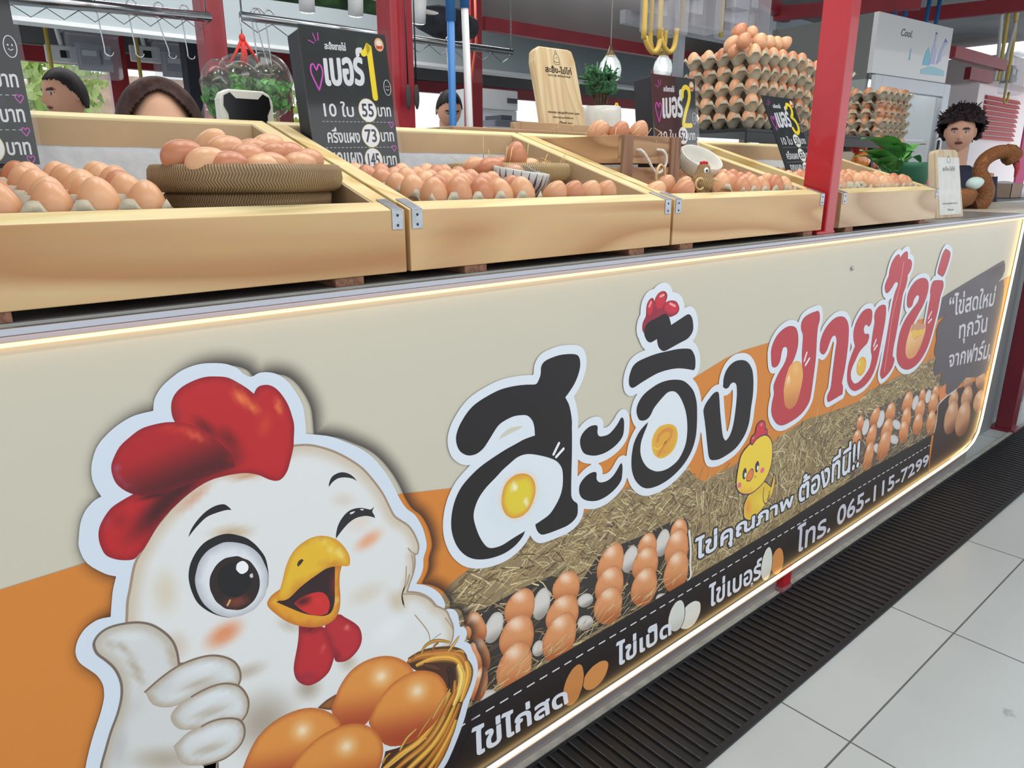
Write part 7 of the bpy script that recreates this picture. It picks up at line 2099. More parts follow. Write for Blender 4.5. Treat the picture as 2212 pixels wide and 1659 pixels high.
# second stack further right
c2 = at(1914, 198, 1.50)
S2x, S2y, K2 = c2.x + 2.5 * ez, 1.50 + 3 * ez, KS
t = thing('tray_stand', 'dark stand under the wavy stack of egg trays in front of the fridge', 'stand', (S2x, S2y, 0.0))
MB().box((-0.152, -0.19, 1.292), (0.16, 0.2, 1.304)).build('deck', M_rack, t)
MB().box((-0.15, -0.185, 1.25), (0.155, 0.19, 1.291)).build('pale_drawer', plain('pale_rack', (196, 186, 166), 0.6), t)
for x, y in ((-0.15, -0.185), (0.135, -0.185), (-0.15, 0.17), (0.135, 0.17)):
    MB().box((x, y, 0.0), (x + 0.02, y + 0.02, 1.2495)).build('leg', M_rack, t)
for k, zt in enumerate((1.500, 1.459, 1.420, 1.380, 1.343, 1.306)):
    stack_tray(S2x + rr.uniform(-0.012, 0.012), S2y + rr.uniform(-0.01, 0.01), zt, rr.uniform(-0.05, 0.05), ('topmost pulp tray of the stack in front of the fridge', 'second pulp tray from the top before the fridge', 'third pulp tray from the top before the fridge', 'fourth pulp tray from the top before the fridge', 'fifth pulp tray from the top before the fridge', 'lowest pulp tray of the stack in front of the fridge')[k], None)
    for i in range(5):
        egg((S2x + (i - 2) * ez, S2y - 2.5 * ez, zt + 0.006), 'small looking brown egg at the edge of the trays before the fridge', 'eggs edging the trays before the fridge', (0, 0, rr.uniform(0, 6)), 0.98)
    for j in range(1, 6):
        egg((S2x - 2 * ez, S2y + (j - 2.5) * ez, zt + 0.006), 'small looking brown egg at the edge of the trays before the fridge', 'eggs edging the trays before the fridge', (0, 0, rr.uniform(0, 6)), 0.98)

# ------------------------------------------------------------------ right end: neighbouring counter, grey end, red post
t = thing('side_counter', 'pale worktop at the far right behind the woven swan', 'counter', (3.42, 1.0, 0))
MB().box((0.0, 0.0, 1.012), (1.15, 0.45, 1.047)).build('worktop', plain('pale_worktop', (206, 198, 178), 0.4, var=0.04), t, bevel=0.002)
MB().box((0.30, 0.012, 0.0), (0.52, 0.03, 1.0115)).build('end_panel', plain('grey_end_panel', (118, 124, 126), 0.5), t)
MB().box((0.0, 0.05, 0.0), (1.15, 0.44, 1.0115)).build('carcass', plain('grey_carcass', (120, 122, 124), 0.6), t)
post('dark red post at the right edge past the end of the banner', 3.955, 0.93, 0.07, 0.07, 0.0, 3.15, plain('maroon_paint', (112, 28, 44), 0.4, coat=0.2))
t = thing('storage_counter', 'grey counter with plastic bags on it at the far right edge', 'counter', (5.95, 1.75, 0))
MB().box((-0.5, 0.0, 0.0), (1.3, 0.6, 0.985)).build('body', plain('slate_counter', (122, 128, 136), 0.5, var=0.04), t)
MB().box((-0.52, -0.02, 0.9855), (1.32, 0.62, 1.003)).build('worktop', plain('pale_slate', (176, 178, 184), 0.4), t)
p = at(2198, 425, 1.95)
mb = MB().ball((p.x, 1.95, 1.0035 + 0.055), (0.14, 0.10, 0.055), 14, 8)
single('plastic_bag', mb, glass('lilac_film', (212, 190, 226), 0.45, 0.25), 'shiny lilac plastic bag lying on the grey counter at right', 'bag', (p.x, 1.95, 1.0035))
p = at(2168, 395, 2.0)
t = thing('carton', 'open cardboard carton behind the beak of the woven swan', 'carton', (p.x, 2.0, 1.0035))
mb = MB()
for lo, hi in (((-0.13, -0.1, 0), (0.13, 0.1, 0.004)), ((-0.13, -0.1, 0), (-0.126, 0.1, 0.11)), ((0.126, -0.1, 0), (0.13, 0.1, 0.11)), ((-0.13, -0.1, 0), (0.13, -0.096, 0.11)), ((-0.13, 0.096, 0), (0.13, 0.1, 0.11))):
    mb.box(lo, hi)
mb.build('box', plain('carton_brown', (184, 158, 140), 0.8, var=0.05), t)
MB().ball((0, 0, 0.10), (0.11, 0.085, 0.03), 14, 8).build('clear_bag', glass('carton_film', (236, 236, 240), 0.4, 0.2), t)

# leaning wooden sign, woven swan, plant, toys and snacks at the end of the counter
yb = 0.972
a, b = at(2028, 458, yb), at(2080, 468, yb)
t = thing('wooden_sign', 'narrow standing wooden sign with grey print at the end of the crates', 'sign', (2.735, yb, 1.0475), rotz=-0.12, rot=None)
t.rotation_euler = (-0.20, 0, -0.10)
MB().prism([(0.0, 0.0), (0.185, 0.0), (0.172, 0.17), (0.162, 0.222), (0.148, 0.232), (0.03, 0.232), (0.014, 0.222), (0.008, 0.17)], 0.0, 0.03).build('board', wood('sign_driftwood', (206, 190, 164), (176, 150, 116), 2, 8, 10, 0.6, 0.7, 3.0), t, bevel=0.004)
MB().box((0.014, -0.0012, 0.012), (0.165, 0.0, 0.205)).build('pale_face', plain('pale_face_print', (206, 206, 202), 0.35, var=0.05, scale=30), t)
pr = Print(lambda u, v, l: (u / 1000, -0.0016 - l * 0.0001, v / 1000))
g_ = (120, 120, 122)
cx = 90
for q in ([(cx - 10, 190), (cx - 11, 198), (cx - 5, 206), (cx + 5, 206), (cx + 11, 198), (cx + 10, 190), (cx, 187), (cx - 10, 190)], [(cx - 3, 206), (cx, 212), (cx + 3, 206)]):
    pr.ribbon(q, 1, g_, 1.6)
write(pr, 'สะอิ้ง-ไข่ไก่', [(45, 160), (130, 160), (130, 175), (45, 175)], 1, g_, None, 0.6)
write(pr, 'ขอบคุณ คุณลูกค้ามากๆ นะคะ', [(35, 46), (140, 46), (140, 54), (35, 54)], 1, g_, None, 0.3)
write(pr, '-Thank you-', [(65, 24), (112, 24), (112, 32), (65, 32)], 1, g_, None, 0.4)
pr.build('grey_print', attr_mat('sign_print', 0.5), t)

sw = at(2086, 447, 1.19)
t = thing('woven_swan', 'brown woven rattan swan basket with curved neck at right end', 'basket', (sw.x, 1.19, 1.0475), rotz=-0.7)
M_swan = weave('swan_rattan', (190, 124, 66), (150, 88, 44), (84, 44, 20), 40, 240)
def spline(P3, k=6):
    P3 = [Vector(p) for p in P3]
    o = []
    for i in range(len(P3) - 1):
        a, b, c, d = P3[max(i - 1, 0)], P3[i], P3[i + 1], P3[min(i + 2, len(P3) - 1)]
        for q in range(k):
            u = q / k
            o.append(0.5 * ((2 * b) + (c - a) * u + (2 * a - 5 * b + 4 * c - d) * u * u + (3 * b - a - 3 * c + d) * u**3))
    return o + [P3[-1]]
nk = spline([(0.02, 0, 0.01), (0.055, 0, 0.03), (0.07, 0, 0.07), (0.055, 0, 0.115), (0.035, 0, 0.155), (0.045, 0, 0.20), (0.09, 0, 0.232), (0.14, 0, 0.235), (0.175, 0, 0.205)])
rad = [0.05 - 0.022 * min(1, i / (len(nk) * 0.5)) for i in range(len(nk))]
rad = [r if i < len(nk) - 9 else 0.028 + 0.012 * sin(pi * (i - len(nk) + 9) / 9) for i, r in enumerate(rad)]
rib = []
for i in range(len(nk) - 1):
    for q in range(3):
        rib.append(nk[i].lerp(nk[i + 1], q / 3))
rr2 = []
for i in range(len(rib)):
    rr2.append(rad[min(i // 3, len(rad) - 1)] * (1.0 + (0.045 if i % 2 else -0.02)))
mb = MB().tube(rib, rr2, 18)
mb.build('neck', M_swan, t)
MB().lathe([(0.0, 0.0), (0.06, 0.0), (0.10, 0.02), (0.115, 0.06), (0.105, 0.085), (0.098, 0.083), (0.10, 0.06), (0.085, 0.025), (0.0, 0.012)], 36, (-0.09, 0, 0)).build('body', M_swan, t)
MB().tube([(0.185, 0, 0.195), (0.196, 0, 0.165), (0.192, 0, 0.13)], [0.014, 0.010, 0.004], 10).build('beak', plain('dull_red_beak', (168, 54, 60), 0.6), t)
for s_ in (-1, 1):
    MB().ball((0.145, s_ * 0.030, 0.238), (0.008, 0.005, 0.008), 10, 8).build('eye', plain('swan_eye', (44, 34, 36), 0.4), t)
lying(sw.x - 0.06, 1.15, 1.155, 'pale blue egg lying in the woven swan basket', None, 0.6, 1.3, 1.2)
pe = bpy.data.objects[[o.name for o in col.objects if o.name.startswith('egg') and o.get('label', '').startswith('pale blue')][0]]
pe.data = pe.data.copy()
pe.data.materials[0] = plain('pale_blue_shell', (196, 220, 214), 0.4)

pp_ = at(1955, 372, 1.20)
t = thing('potted_plant', 'leafy green plant in a green pot beyond the far crate', 'plant', (pp_.x, 1.20, 1.0475))
MB().lathe([(0.0, 0.0), (0.062, 0.0), (0.085, 0.17), (0.088, 0.186), (0.083, 0.188), (0.078, 0.17), (0.0, 0.165)], 30).build('pot', plain('green_pot', (46, 110, 84), 0.5, var=0.1, scale=20), t)
M_pl = plain('peace_lily_leaf', (96, 168, 84), 0.38, var=0.3, scale=18)


def leaf(mb, base, tip, w, sag=0.02, fold=0.3):
    base, tip = Vector(base), Vector(tip)
    d = tip - base
    side = d.cross(Vector((0, 0, 1)))
    side = side.normalized() if side.length > 1e-5 else Vector((1, 0, 0))
    up = side.cross(d).normalized()
    n = 9
    vs, fs = [], []
    for i in range(n):
        u = i / (n - 1)
        c = base + d * u + up * (sin(u * pi) * sag * 1.4) - Vector((0, 0, sag * u * u))
        ww = w * (sin(pi * min(1, u * 0.92 + 0.06)) ** 0.8) * (1 - 0.25 * u)
        vs += [c - side * ww + up * ww * fold, c, c + side * ww + up * ww * fold]
    for i in range(n - 1):
        for k in (0, 1):
            fs.append((i * 3 + k, i * 3 + k + 1, i * 3 + 4 + k, i * 3 + 3 + k))
    mb.add(vs, fs, 0, True)


for (bx_, by_), (tx, ty), w in (((1950, 350), (1862, 292), 0.055), ((1925, 372), (1860, 318), 0.05), ((1925, 378), (1846, 330), 0.03), ((1945, 372), (1900, 352), 0.045), ((1950, 350), (2002, 305), 0.035), ((1945, 352), (1910, 285), 0.032), ((1945, 350), (1950, 300), 0.04), ((1950, 350), (1982, 322), 0.03), ((1930, 375), (1888, 338), 0.045), ((1950, 348), (1928, 308), 0.03), ((1948, 350), (1990, 345), 0.03)):
    mb = MB()
    rr_ = random.Random(bx_ + tx)
    A, B = at(bx_, by_, 1.19), at(tx, ty, 1.16 + rr_.uniform(-0.03, 0.05))
    O = Vector((pp_.x, 1.20, 1.0475))
    st = Vector((pp_.x, 1.20, 1.0475 + 0.16))
    m_ = A.lerp(B, 0.35)
    mb.tube([st - O, A.lerp(m_, 0.5) - O, m_ - O], [0.004, 0.003, 0.002], 6)
    leaf(mb, m_ - O - (B - A) * 0.2, B - O, w * 0.85, 0.012)
    s_ = mb.build('leaf', M_pl, t)
p = at(1996, 383, 1.25)
t = thing('pink_toy', 'round pink rubber toy beside the green flower pot', 'toy', (p.x, 1.25, 1.0475))
MB().ball((0, 0, 0.115), (0.062, 0.055, 0.052), 20, 14).ball((-0.058, 0, 0.118), (0.014, 0.014, 0.016), 10, 8).ball((0.02, -0.02, 0.06), (0.06, 0.055, 0.06), 20, 12).build('body', plain('pink_rubber', (226, 96, 120), 0.5), t)
for k, (cx, cy, cc, lb, sz) in enumerate(((1862, 345, (222, 134, 60), 'orange shiny snack packet wedged behind the far crate', (0.07, 0.03, 0.045)), (1878, 352, (206, 110, 54), 'second orange snack packet right of the first, behind the far crate', (0.05, 0.03, 0.035)), (1856, 318, (196, 34, 44), 'red cellophane sweet above the orange snack packets', (0.05, 0.03, 0.028)), (1905, 312, (192, 30, 40), 'red sweet half hidden behind the plant leaf', (0.03, 0.025, 0.032)), (1884, 358, (150, 30, 60), 'dark red striped sweet at the lower edge of the packets', (0.03, 0.025, 0.026)))):
    p = at(cx, cy, 1.48)
    mb = MB()
    rq = random.Random(k)
    mb.ball((0, 0, 0), sz, 14, 9)
    mb.v = [(x * (1 + rq.uniform(-.09, .09)), y * (1 + rq.uniform(-.09, .09)), z * (1 + rq.uniform(-.09, .09))) for x, y, z in mb.v]
    for s_ in (-1, 1):
        mb.add([(s_ * sz[0] * .95, 0, -.006), (s_ * sz[0] * 1.35, .01, -.02), (s_ * sz[0] * 1.35, -.01, .02), (s_ * sz[0] * .95, 0, .006)], [(0, 1, 2, 3)])
    o = mb.build('snack_packet' if k < 2 else 'wrapped_sweet', plain('foil_%d' % k, cc, 0.18, spec=0.7, coat=0.6), None)
    o.location = p
    tag(o, lb, 'snack')
t = thing('snack_tray', 'dark tray behind the far crate holding the snack packets', 'tray', (at(1875, 350, 1.48).x, 1.48, 1.0475))
MB().box((-0.14, -0.055, 0.0), (0.14, 0.07, 0.118)).build('box', plain('dark_tray', (66, 48, 40), 0.6), t)

# ------------------------------------------------------------------ display fridge
KF = 1.3
f0, f1 = Vector((3.478, 1.603, 0)) * KF, Vector((4.157, 1.544, 0)) * KF
fa = atan2(f1.y - f0.y, f1.x - f0.x)
FW_ = (f1 - f0).length
fz = lambda z: 1.2 + KF * (z - 1.2)
ZT, ZH = fz(1.872), fz(1.625)
t = thing('display_fridge', 'tall grey display fridge with a white illustrated header panel and glass door', 'fridge', (f0.x, f0.y, 0), rotz=fa)
M_fr = plain('fridge_grey', (146, 150, 148), 0.4)
M_frs = plain('fridge_silver_frame', (186, 190, 196), 0.3, metal=0.35)
MB().box((0.0, 0.03, 0.0), (0.03, 0.70, ZT)).box((FW_ - 0.03, 0.03, 0.0), (FW_, 0.70, ZT)).box((0.0, 0.66, 0.0), (FW_, 0.70, ZT)).box((0.0, 0.03, ZH - 0.03), (FW_, 0.70, ZT)).box((0.0, 0.03, 0.0), (FW_, 0.70, 0.25)).build('cabinet', M_fr, t)
MB().box((0.0, 0.0, ZH), (FW_, 0.029, ZT)).build('header_panel', plain('fridge_header_white', (206, 206, 208), 0.2, coat=0.5), t)
pr = Print(lambda u, v, l: (u * KF / 1000, -0.0008 - l * 0.0002, fz(v / 1000)))
write(pr, 'Cool.', [(200, 1795), (300, 1795), (310, 1825), (208, 1825)], 1, (66, 66, 80), None, 1.2)
for q, c in (([(500, 1700), (502, 1760), (515, 1790), (516, 1830), (530, 1830), (531, 1790), (545, 1760), (547, 1700)], (176, 180, 216)), ([(515, 1800), (515, 1840), (531, 1840), (531, 1800)], (96, 96, 160)),
             ([(560, 1700), (585, 1770), (600, 1790), (620, 1812), (632, 1802), (616, 1782), (606, 1760), (600, 1720)], (170, 176, 214)), ([(604, 1800), (618, 1822), (640, 1810), (626, 1790)], (92, 92, 156)),
             ([(430, 1690), (445, 1740), (470, 1770), (490, 1740), (500, 1690)], (110, 186, 212)), ([(420, 1668), (520, 1690), (650, 1680), (660, 1655), (430, 1650)], (150, 198, 214)), ([(300, 1700), (304, 1750), (312, 1750), (314, 1700)], (130, 186, 212))):
    pr.fill(q, 1.2 + 0.1 * len(q), c)
pr.build('header_print', attr_mat('fridge_print', 0.25), t)
mb = MB()
for lo, hi in (((0.0, -0.035, 0.25), (0.065, -0.001, ZH - 0.01)), ((FW_ - 0.07, -0.035, 0.25), (FW_ + 0.012, -0.001, ZH - 0.01)), ((0.065, -0.035, ZH - 0.09), (FW_ - 0.07, -0.001, ZH - 0.01)), ((0.065, -0.035, 0.25), (FW_ - 0.07, -0.001, 0.33))):
    mb.box(lo, hi)
d_ = mb.build('door_frame', M_frs, t, bevel=0.004)
MB().box((0.065, -0.02, 0.33), (FW_ - 0.07, -0.014, ZH - 0.09)).build('door_glass', glass('door_glass', (226, 236, 240), 0.12, 0.04, 0.4), d_)
MB().box((FW_ - 0.05, -0.044, 1.0), (FW_ - 0.034, -0.0355, 1.4)).build('door_handle', M_black, d_)
mb = MB()
for zz in (fz(1.35), fz(1.05), fz(0.8)):
    mb.box((0.031, 0.05, zz), (FW_ - 0.031, 0.65, zz + 0.01))
mb.build('wire_shelves', M_white, t)
MB().box((0.07, 0.1, ZH - 0.062), (FW_ - 0.07, 0.15, ZH - 0.036)).build('tube_lamp', plain('fridge_lamp', (236, 246, 255), 0.4, emit=7.0), t)
for k in range(9):
    x = 0.2 + 0.072 * k
    c = ((236, 206, 96), (240, 226, 130), (232, 190, 120), (190, 220, 226))[k % 4]
    mb = MB().lathe([(0.0, 0.0), (0.031, 0.0), (0.033, 0.01), (0.033, 0.17), (0.015, 0.22), (0.015, 0.25), (0.0, 0.25)], 14)
    o = mb.build('drink_bottle', plain('drink_%d' % (k % 4), c, 0.25))
    R_ = Matrix.Translation((f0.x, f0.y, 0)) @ Matrix.Rotation(fa, 4, 'Z')
    o.location = R_ @ Vector((x, 0.14 + 0.06 * (k % 2), fz(1.05) + 0.0105 if k > 3 else fz(1.35) + 0.0105))
    tag(o, 'pale yellow drink bottle standing inside the display fridge', 'bottle', 'bottles in the display fridge')


# ------------------------------------------------------------------ hook rails, hooks and hanging greens
def rail(label, a, b, r, hooks, hang, zig=True):
    a, b = Vector(a), Vector(b)
    t = thing('hook_rail', label, 'rail', tuple(a))
    MB().tube([(0, 0, 0), b - a], r, 14).build('bar', M_steel, t)
    d = (b - a)
    if zig:
        n = max(4, int(d.length / 0.09))
        pts = []
        for i in range(2 * n + 1):
            pts.append(d * (i / (2 * n)) + Vector((0, 0, -r - (0.0 if i % 2 == 0 else 0.028))))
        MB().tube(pts, 0.0016, 5, smooth=False).build('zigzag_wire', M_steel, t)
    for u in hang:
        MB().tube([d * u, d * u + Vector((0.006, 0, 3.14 - a.z - d.z * u))], 0.0028, 6).build('hanger_wire', M_steel, t)
    for u, h, sw in hooks:
        c = a + d * u
        pts = [(c.x + 0.0, c.y, c.z + r + 0.004)]
        arc = [Vector((0.014 * cos(w), 0, r + 0.002 + 0.012 * sin(w))) for w in [pi * q / 8 for q in range(9)]]
        body = [Vector((-0.014, 0, -0.01)), Vector((-0.006 + sw, 0, -h + 0.02))]
        low = [Vector((sw + 0.012 * cos(w) + 0.006, 0, -h + 0.012 * sin(w))) for w in [pi + pi * q / 8 for q in range(9)]]
        mb = MB().tube(spline(arc + body + low, 2), 0.0022, 7)
        o = mb.build('s_hook', M_steel)
        o.location = c
        tag(o, 'empty steel S hook hanging on the left rail' if 'left' in label else 'empty steel S hook on the rail above the greens', 'hook', 'hooks on the left rail' if 'left' in label else 'hooks on the rail above the greens')
    return a, b


ya = 2.6
A = at(-60, -12, ya)
B = at(451, 37, 2.9)
rail('left thick steel hook rail ending at the red post behind the crates', A, B, 0.017, [(0.47, 0.13, 0.0), (0.61, 0.13, 0.0), (0.74, 0.13, 0.02), (0.87, 0.13, 0.0)], (0.1, 0.985))
A2, B2 = at(519, 34, 2.35), at(1105, 107, 2.35)
B2.z = A2.z
rail('long thin steel hook rail passing behind the price sign and broom handles', A2, B2, 0.0125, [(0.045, 0.15, 0.0), (0.055, 0.15, 0.02), (0.085, 0.15, 0.0), (0.72, 0.13, 0.0)], (0.004, 0.996))

hk = at(523, 82, 2.32)
t = thing('bagged_greens', 'three clear bags of green lettuce hanging by red strings from the rail', 'vegetables', tuple(hk))
M_str = plain('red_raffia', (214, 54, 44), 0.6)
M_bag = glass('clear_poly_bag', (240, 244, 244), 0.05, 0.12, 0.35)
M_let = plain('lettuce_green', (104, 176, 84), 0.6, var=0.4, scale=40)
M_letd = plain('lettuce_dark', (84, 82, 58), 0.6, var=0.4, scale=40)
MB().tube([(0, 0, 0.0), (0, 0, A2.z - hk.z)], 0.002, 6).build('chain', M_steel, t)
mb = MB()
ends = []
for px_, py_ in ((490, 148), (520, 148), (527, 150), (536, 152), (562, 142)):
    e = at(px_, py_, 2.32) - hk
    mb.tube([(0, 0, 0), e * 0.5 + Vector((0.003, 0, 0)), e], 0.0045, 6)
mb.ball((0, 0, 0.0), (0.010, 0.008, 0.012), 10, 8)
mb.build('string', M_str, t)
rr = random.Random(31)
for px_, py_, w, h in ((474, 195, 0.055, 0.085), (521, 178, 0.075, 0.08), (578, 185, 0.085, 0.095)):
    c = at(px_, py_, 2.32) - hk
    mb = MB().ball(tuple(c), (w, w * 0.7, h), 18, 14)
    mb.v = [(x * 1 + rr.uniform(-.004, .004), y + rr.uniform(-.004, .004), z + rr.uniform(-.004, .004)) for x, y, z in mb.v]
    mb.add([c + Vector((-w * .9, 0, -h * .4)), c + Vector((-w * 1.3, 0.0, -h * 1.15)), c + Vector((-w * .2, 0, -h * .95))], [(0, 1, 2)])
    bag = mb.build('clear_bag', M_bag, t)
    mb = MB()
    for i in range(300):
        d = Vector((rr.gauss(0, 1), rr.gauss(0, 1), rr.gauss(0, 1))).normalized() * rr.random() ** 0.35
        p = c + Vector((d.x * w * .88, d.y * w * .6, d.z * h * .8 - h * .12))
        a_ = Vector((rr.gauss(0, 1), rr.gauss(0, 1), rr.gauss(0, 1))).normalized() * 0.014
        b_ = a_.cross(Vector((rr.gauss(0, 1), rr.gauss(0, 1), rr.gauss(0, 1)))).normalized() * 0.012
        mb.add([p - a_, p + b_, p + a_ * 1.1, p - b_ * .8], [(0, 1, 2, 3)], 1 if d.z > 0.35 else 0)
    mb.build('lettuce', [M_let, M_letd], t)

# white framed device behind the nearest crate
dv = at(538, 268, 1.47)
t = thing('payment_speaker', 'white framed device with a black panel standing behind the nearest crate', 'device', (dv.x, 1.47, 1.0475), rotz=0.0)
w2, z0_, z1_ = 0.052, 0.16, at(538, 195, 1.47).z - 1.0475
MB().prism([(-w2, 0.0), (w2, 0.0), (w2, z1_ - 0.018), (w2 - 0.006, z1_ - 0.006), (w2 - 0.018, z1_), (-w2 + 0.018, z1_), (-w2 + 0.006, z1_ - 0.006), (-w2, z1_ - 0.018)], 0.0, 0.03).build('case', plain('device_white', (222, 220, 212), 0.4), t, bevel=0.003)
MB().prism([(-w2 + 0.014, 0.02), (w2 - 0.014, 0.02), (w2 - 0.014, z1_ - 0.045), (w2 - 0.006, z1_ - 0.030), (w2 - 0.008, z1_ - 0.012), (w2 - 0.02, z1_ - 0.006), (w2 - 0.030, z1_ - 0.016), (-w2 + 0.030, z1_ - 0.016), (-w2 + 0.02, z1_ - 0.006), (-w2 + 0.008, z1_ - 0.012), (-w2 + 0.006, z1_ - 0.030), (-w2 + 0.014, z1_ - 0.045)], -0.002, -0.0002).build('front_panel', plain('device_black', (20, 20, 24), 0.3), t)

# broom handles
a, b = at(979.6, 0, 1.78), at(976.8, 278, 1.78)
t = thing('broom_handle', 'blue broom handle standing upright behind the second crate', 'broom', (b.x, 1.78, 0.0))
MB().tube([(0, 0, 0.12), (0.004, 0, 2.0)], 0.0105, 14).build('stick', plain('blue_stick', (44, 112, 178), 0.4), t)
MB().tube([(0.003, 0, 1.60), (0.004, 0, 2.02)], 0.0135, 14).build('grip', plain('blue_grip', (40, 104, 168), 0.5), t)
MB().box((-0.14, -0.03, 0.0), (0.14, 0.03, 0.12)).build('brush', plain('broom_brush', (60, 70, 90), 0.8), t)
a, b = at(1003, 0, 1.84), at(1015, 285, 1.84)
dxz = (a.x - b.x) / (a.z - b.z)
t = thing('broom_handle', 'white broom handle with blue grip, leaning beside the blue one', 'broom', (b.x, 1.84, 0.0))
MB().tube([(dxz * (0.1 - b.z), 0, 0.1), (dxz * (2.05 - b.z), 0, 2.05)], 0.0105, 14).build('stick', plain('white_stick', (206, 210, 212), 0.4), t)
zg = at(1003, 18, 1.84).z
MB().tube([(dxz * (zg - b.z), 0, zg), (dxz * (2.08 - b.z), 0, 2.08)], 0.0135, 14).build('grip', plain('blue_grip', (40, 104, 168), 0.5), t)
MB().box((-0.09, -0.03, 0.0), (0.2, 0.03, 0.11)).build('brush', plain('broom_brush', (60, 70, 90), 0.8), t)
# red-white cords on the slim post
a, b = at(1026, 0, 4.46), at(1020, 285, 4.46)
single('power_cord', MB().tube([a, a.lerp(b, 0.3) + Vector((0.02, 0, 0)), a.lerp(b, .6) - Vector((0.02, 0, 0)), b, (b.x, b.y, 0.02)], 0.009, 6), plain('orange_cord', (206, 84, 60), 0.5), 'orange red cord running down the slim red post', 'cord', tuple(b))
for dx, lb in ((0.0, 'dark paddle hanging on the front of the thick red post'), (0.1, 'dark paddle hanging just right of the thick red post')):
    p = at(882 if dx == 0 else 900, 205, 1.88)
    t = thing('fly_paddle', lb, 'paddle', tuple(p))
    MB().tube([(0, 0, 0.02), (0, 0, 0.32)], 0.0022, 6).build('cord', M_black, t)
    MB().ball((0, 0, -0.005), (0.009, 0.005, 0.035), 12, 8).build('head', plain('paddle_grey', (58, 50, 54), 0.7), t)

# ------------------------------------------------------------------ electricity meters
M_case = glass('meter_case_clear', (216, 216, 226), 0.2, 0.12)
M_mtr = plain('meter_grey', (150, 150, 158), 0.5, var=0.05)
M_cond = plain('yellow_conduit', (206, 176, 84), 0.5, var=0.05)
M_pvc = plain('white_conduit', (206, 206, 204), 0.5)


def meter(label, p, w, h, d, ztop_, pipe_dx=-0.2, loops=True, k=1.0):
    t = thing('electricity_meter', label, 'meter', tuple(p))
    MB().box((-w * .3, 0.0, h * .2), (w * .4, 0.012, h * .8)).build('back_plate', plain('meter_plate', (206, 206, 212), 0.5), t)
    c_ = MB().box((-w / 2, -d, 0.0), (w / 2, -0.001, h)).build('clear_case', M_case, t, bevel=0.012 * k)
    MB().box((-w * .28, -d * .62, h * .30), (w * .10, -d * .1, h * .72)).box((w * .16, -d * .6, h * .34), (w * .34, -d * .1, h * .66)).build('meter_body', M_mtr, t, bevel=0.004)
    MB().box((-w * .24, -d * .66, h * .50), (w * .04, -d * .625, h * .62)).box((w * .19, -d * .64, h * .45), (w * .30, -d * .605, h * .60)).build('display', plain('meter_label', (206, 210, 212), 0.4), t)
    MB().box((-w * .55, -d * 1.1, h), (w * .55, 0.012, h + 0.012 * k)).build('lid', M_case, t)
    mb = MB()
    x = -w / 2 + pipe_dx
    if loops:
        pts = [(x, -d * .5, ztop_ - p[2]), (x, -d * .5, -0.03 * k)] + [(x + 0.055 * k - 0.055 * k * cos(q), -d * .5, -0.03 * k - 0.055 * k * sin(q)) for q in [pi * i / 10 for i in range(1, 11)]] + [(x + 0.11 * k, -d * .5, 0.02 * k)]
    else:
        pts = [(x, -d * .5, ztop_ - p[2]), (x, -d * .5, 0.0)]
    mb.tube(pts, 0.011 * k, 8)
    mb.build('conduit', M_cond, t)
    return t


for (px_, py_, w_px), lb in (((206, 172, 75), 'small clear meter box left of the thin far post'), ((384, 185, 70), 'small clear meter box right of the thin far post')):
    p = at(px_, py_, 7.7)
    meter(lb, p, 0.40, 0.36, 0.16, 2.9, -0.14, True, 1.5)
    so_ = at(px_ - 72, 118, 7.75)
    t2 = thing('socket_box', 'white wall socket on the far beam with a cord, %s' % ('left of the first far meter' if px_ < 300 else 'between the far meters'), 'socket', tuple(so_))
    MB().box((-0.13, -0.04, -0.07), (0.13, 0.0, 0.07)).build('box', M_white, t2, bevel=0.01)
    MB().box((-0.02, -0.045, -0.03), (0.05, -0.0405, 0.03)).build('switch', M_black, t2)
    MB().tube([(0, -0.02, 0.07), (-0.05, -0.02, 0.45), (-0.08, 0.0, 0.8)], 0.018, 6).build('cord', M_white, t2)
stx = at(1472, 120, 2.12).x
t = thing('meter_stand', 'perforated steel strut carrying the large meter boxes above the trays', 'strut', (stx, 2.12, 0))
MB().box((-0.02, 0.0, 0.0), (0.02, 0.03, 3.15)).build('strut', plain('galvanised_strut', (146, 150, 156), 0.4, metal=0.6, var=0.1), t)
for zz in (1.78, 2.3):
    MB().box((-0.34, 0.0315, zz), (0.75, 0.06, zz + 0.05)).build('crossbar', plain('galvanised_strut', (146, 150, 156)), t)
for px_, py_, w, lb, lp in ((1412, 78, 0.20, 'first large clear meter box, with yellow conduit loops, left of the egg pyramid', True), (1488, 72, 0.22, 'second large clear meter box with dark bracket below it', False), (1580, 92, 0.30, 'third and widest clear meter box nearest the egg pyramid', False)):
    p = at(px_, py_, 2.10)
    meter(lb, p, w, 0.42, 0.10, 3.1, 0.02 if lp else -0.01, lp, 0.85)
for k, x in enumerate((1394, 1428)):
    p = at(x, 0, 2.02)
    q = at(x + 18, 112, 2.02)
    single('conduit_loop', MB().tube(spline([(p.x, 2.02, 3.1), (p.x, 2.02, p.z), (p.x + 0.01, 2.02, q.z + 0.05), (q.x - 0.01, 2.02, q.z), (q.x + 0.028, 2.02, q.z + 0.02), (q.x + 0.04, 2.02, q.z + 0.09)], 5), 0.0105, 10), M_cond, ('yellow conduit looping below the first large meter, left one', 'yellow conduit looping below the first large meter, right one')[k], 'conduit', tuple(q))

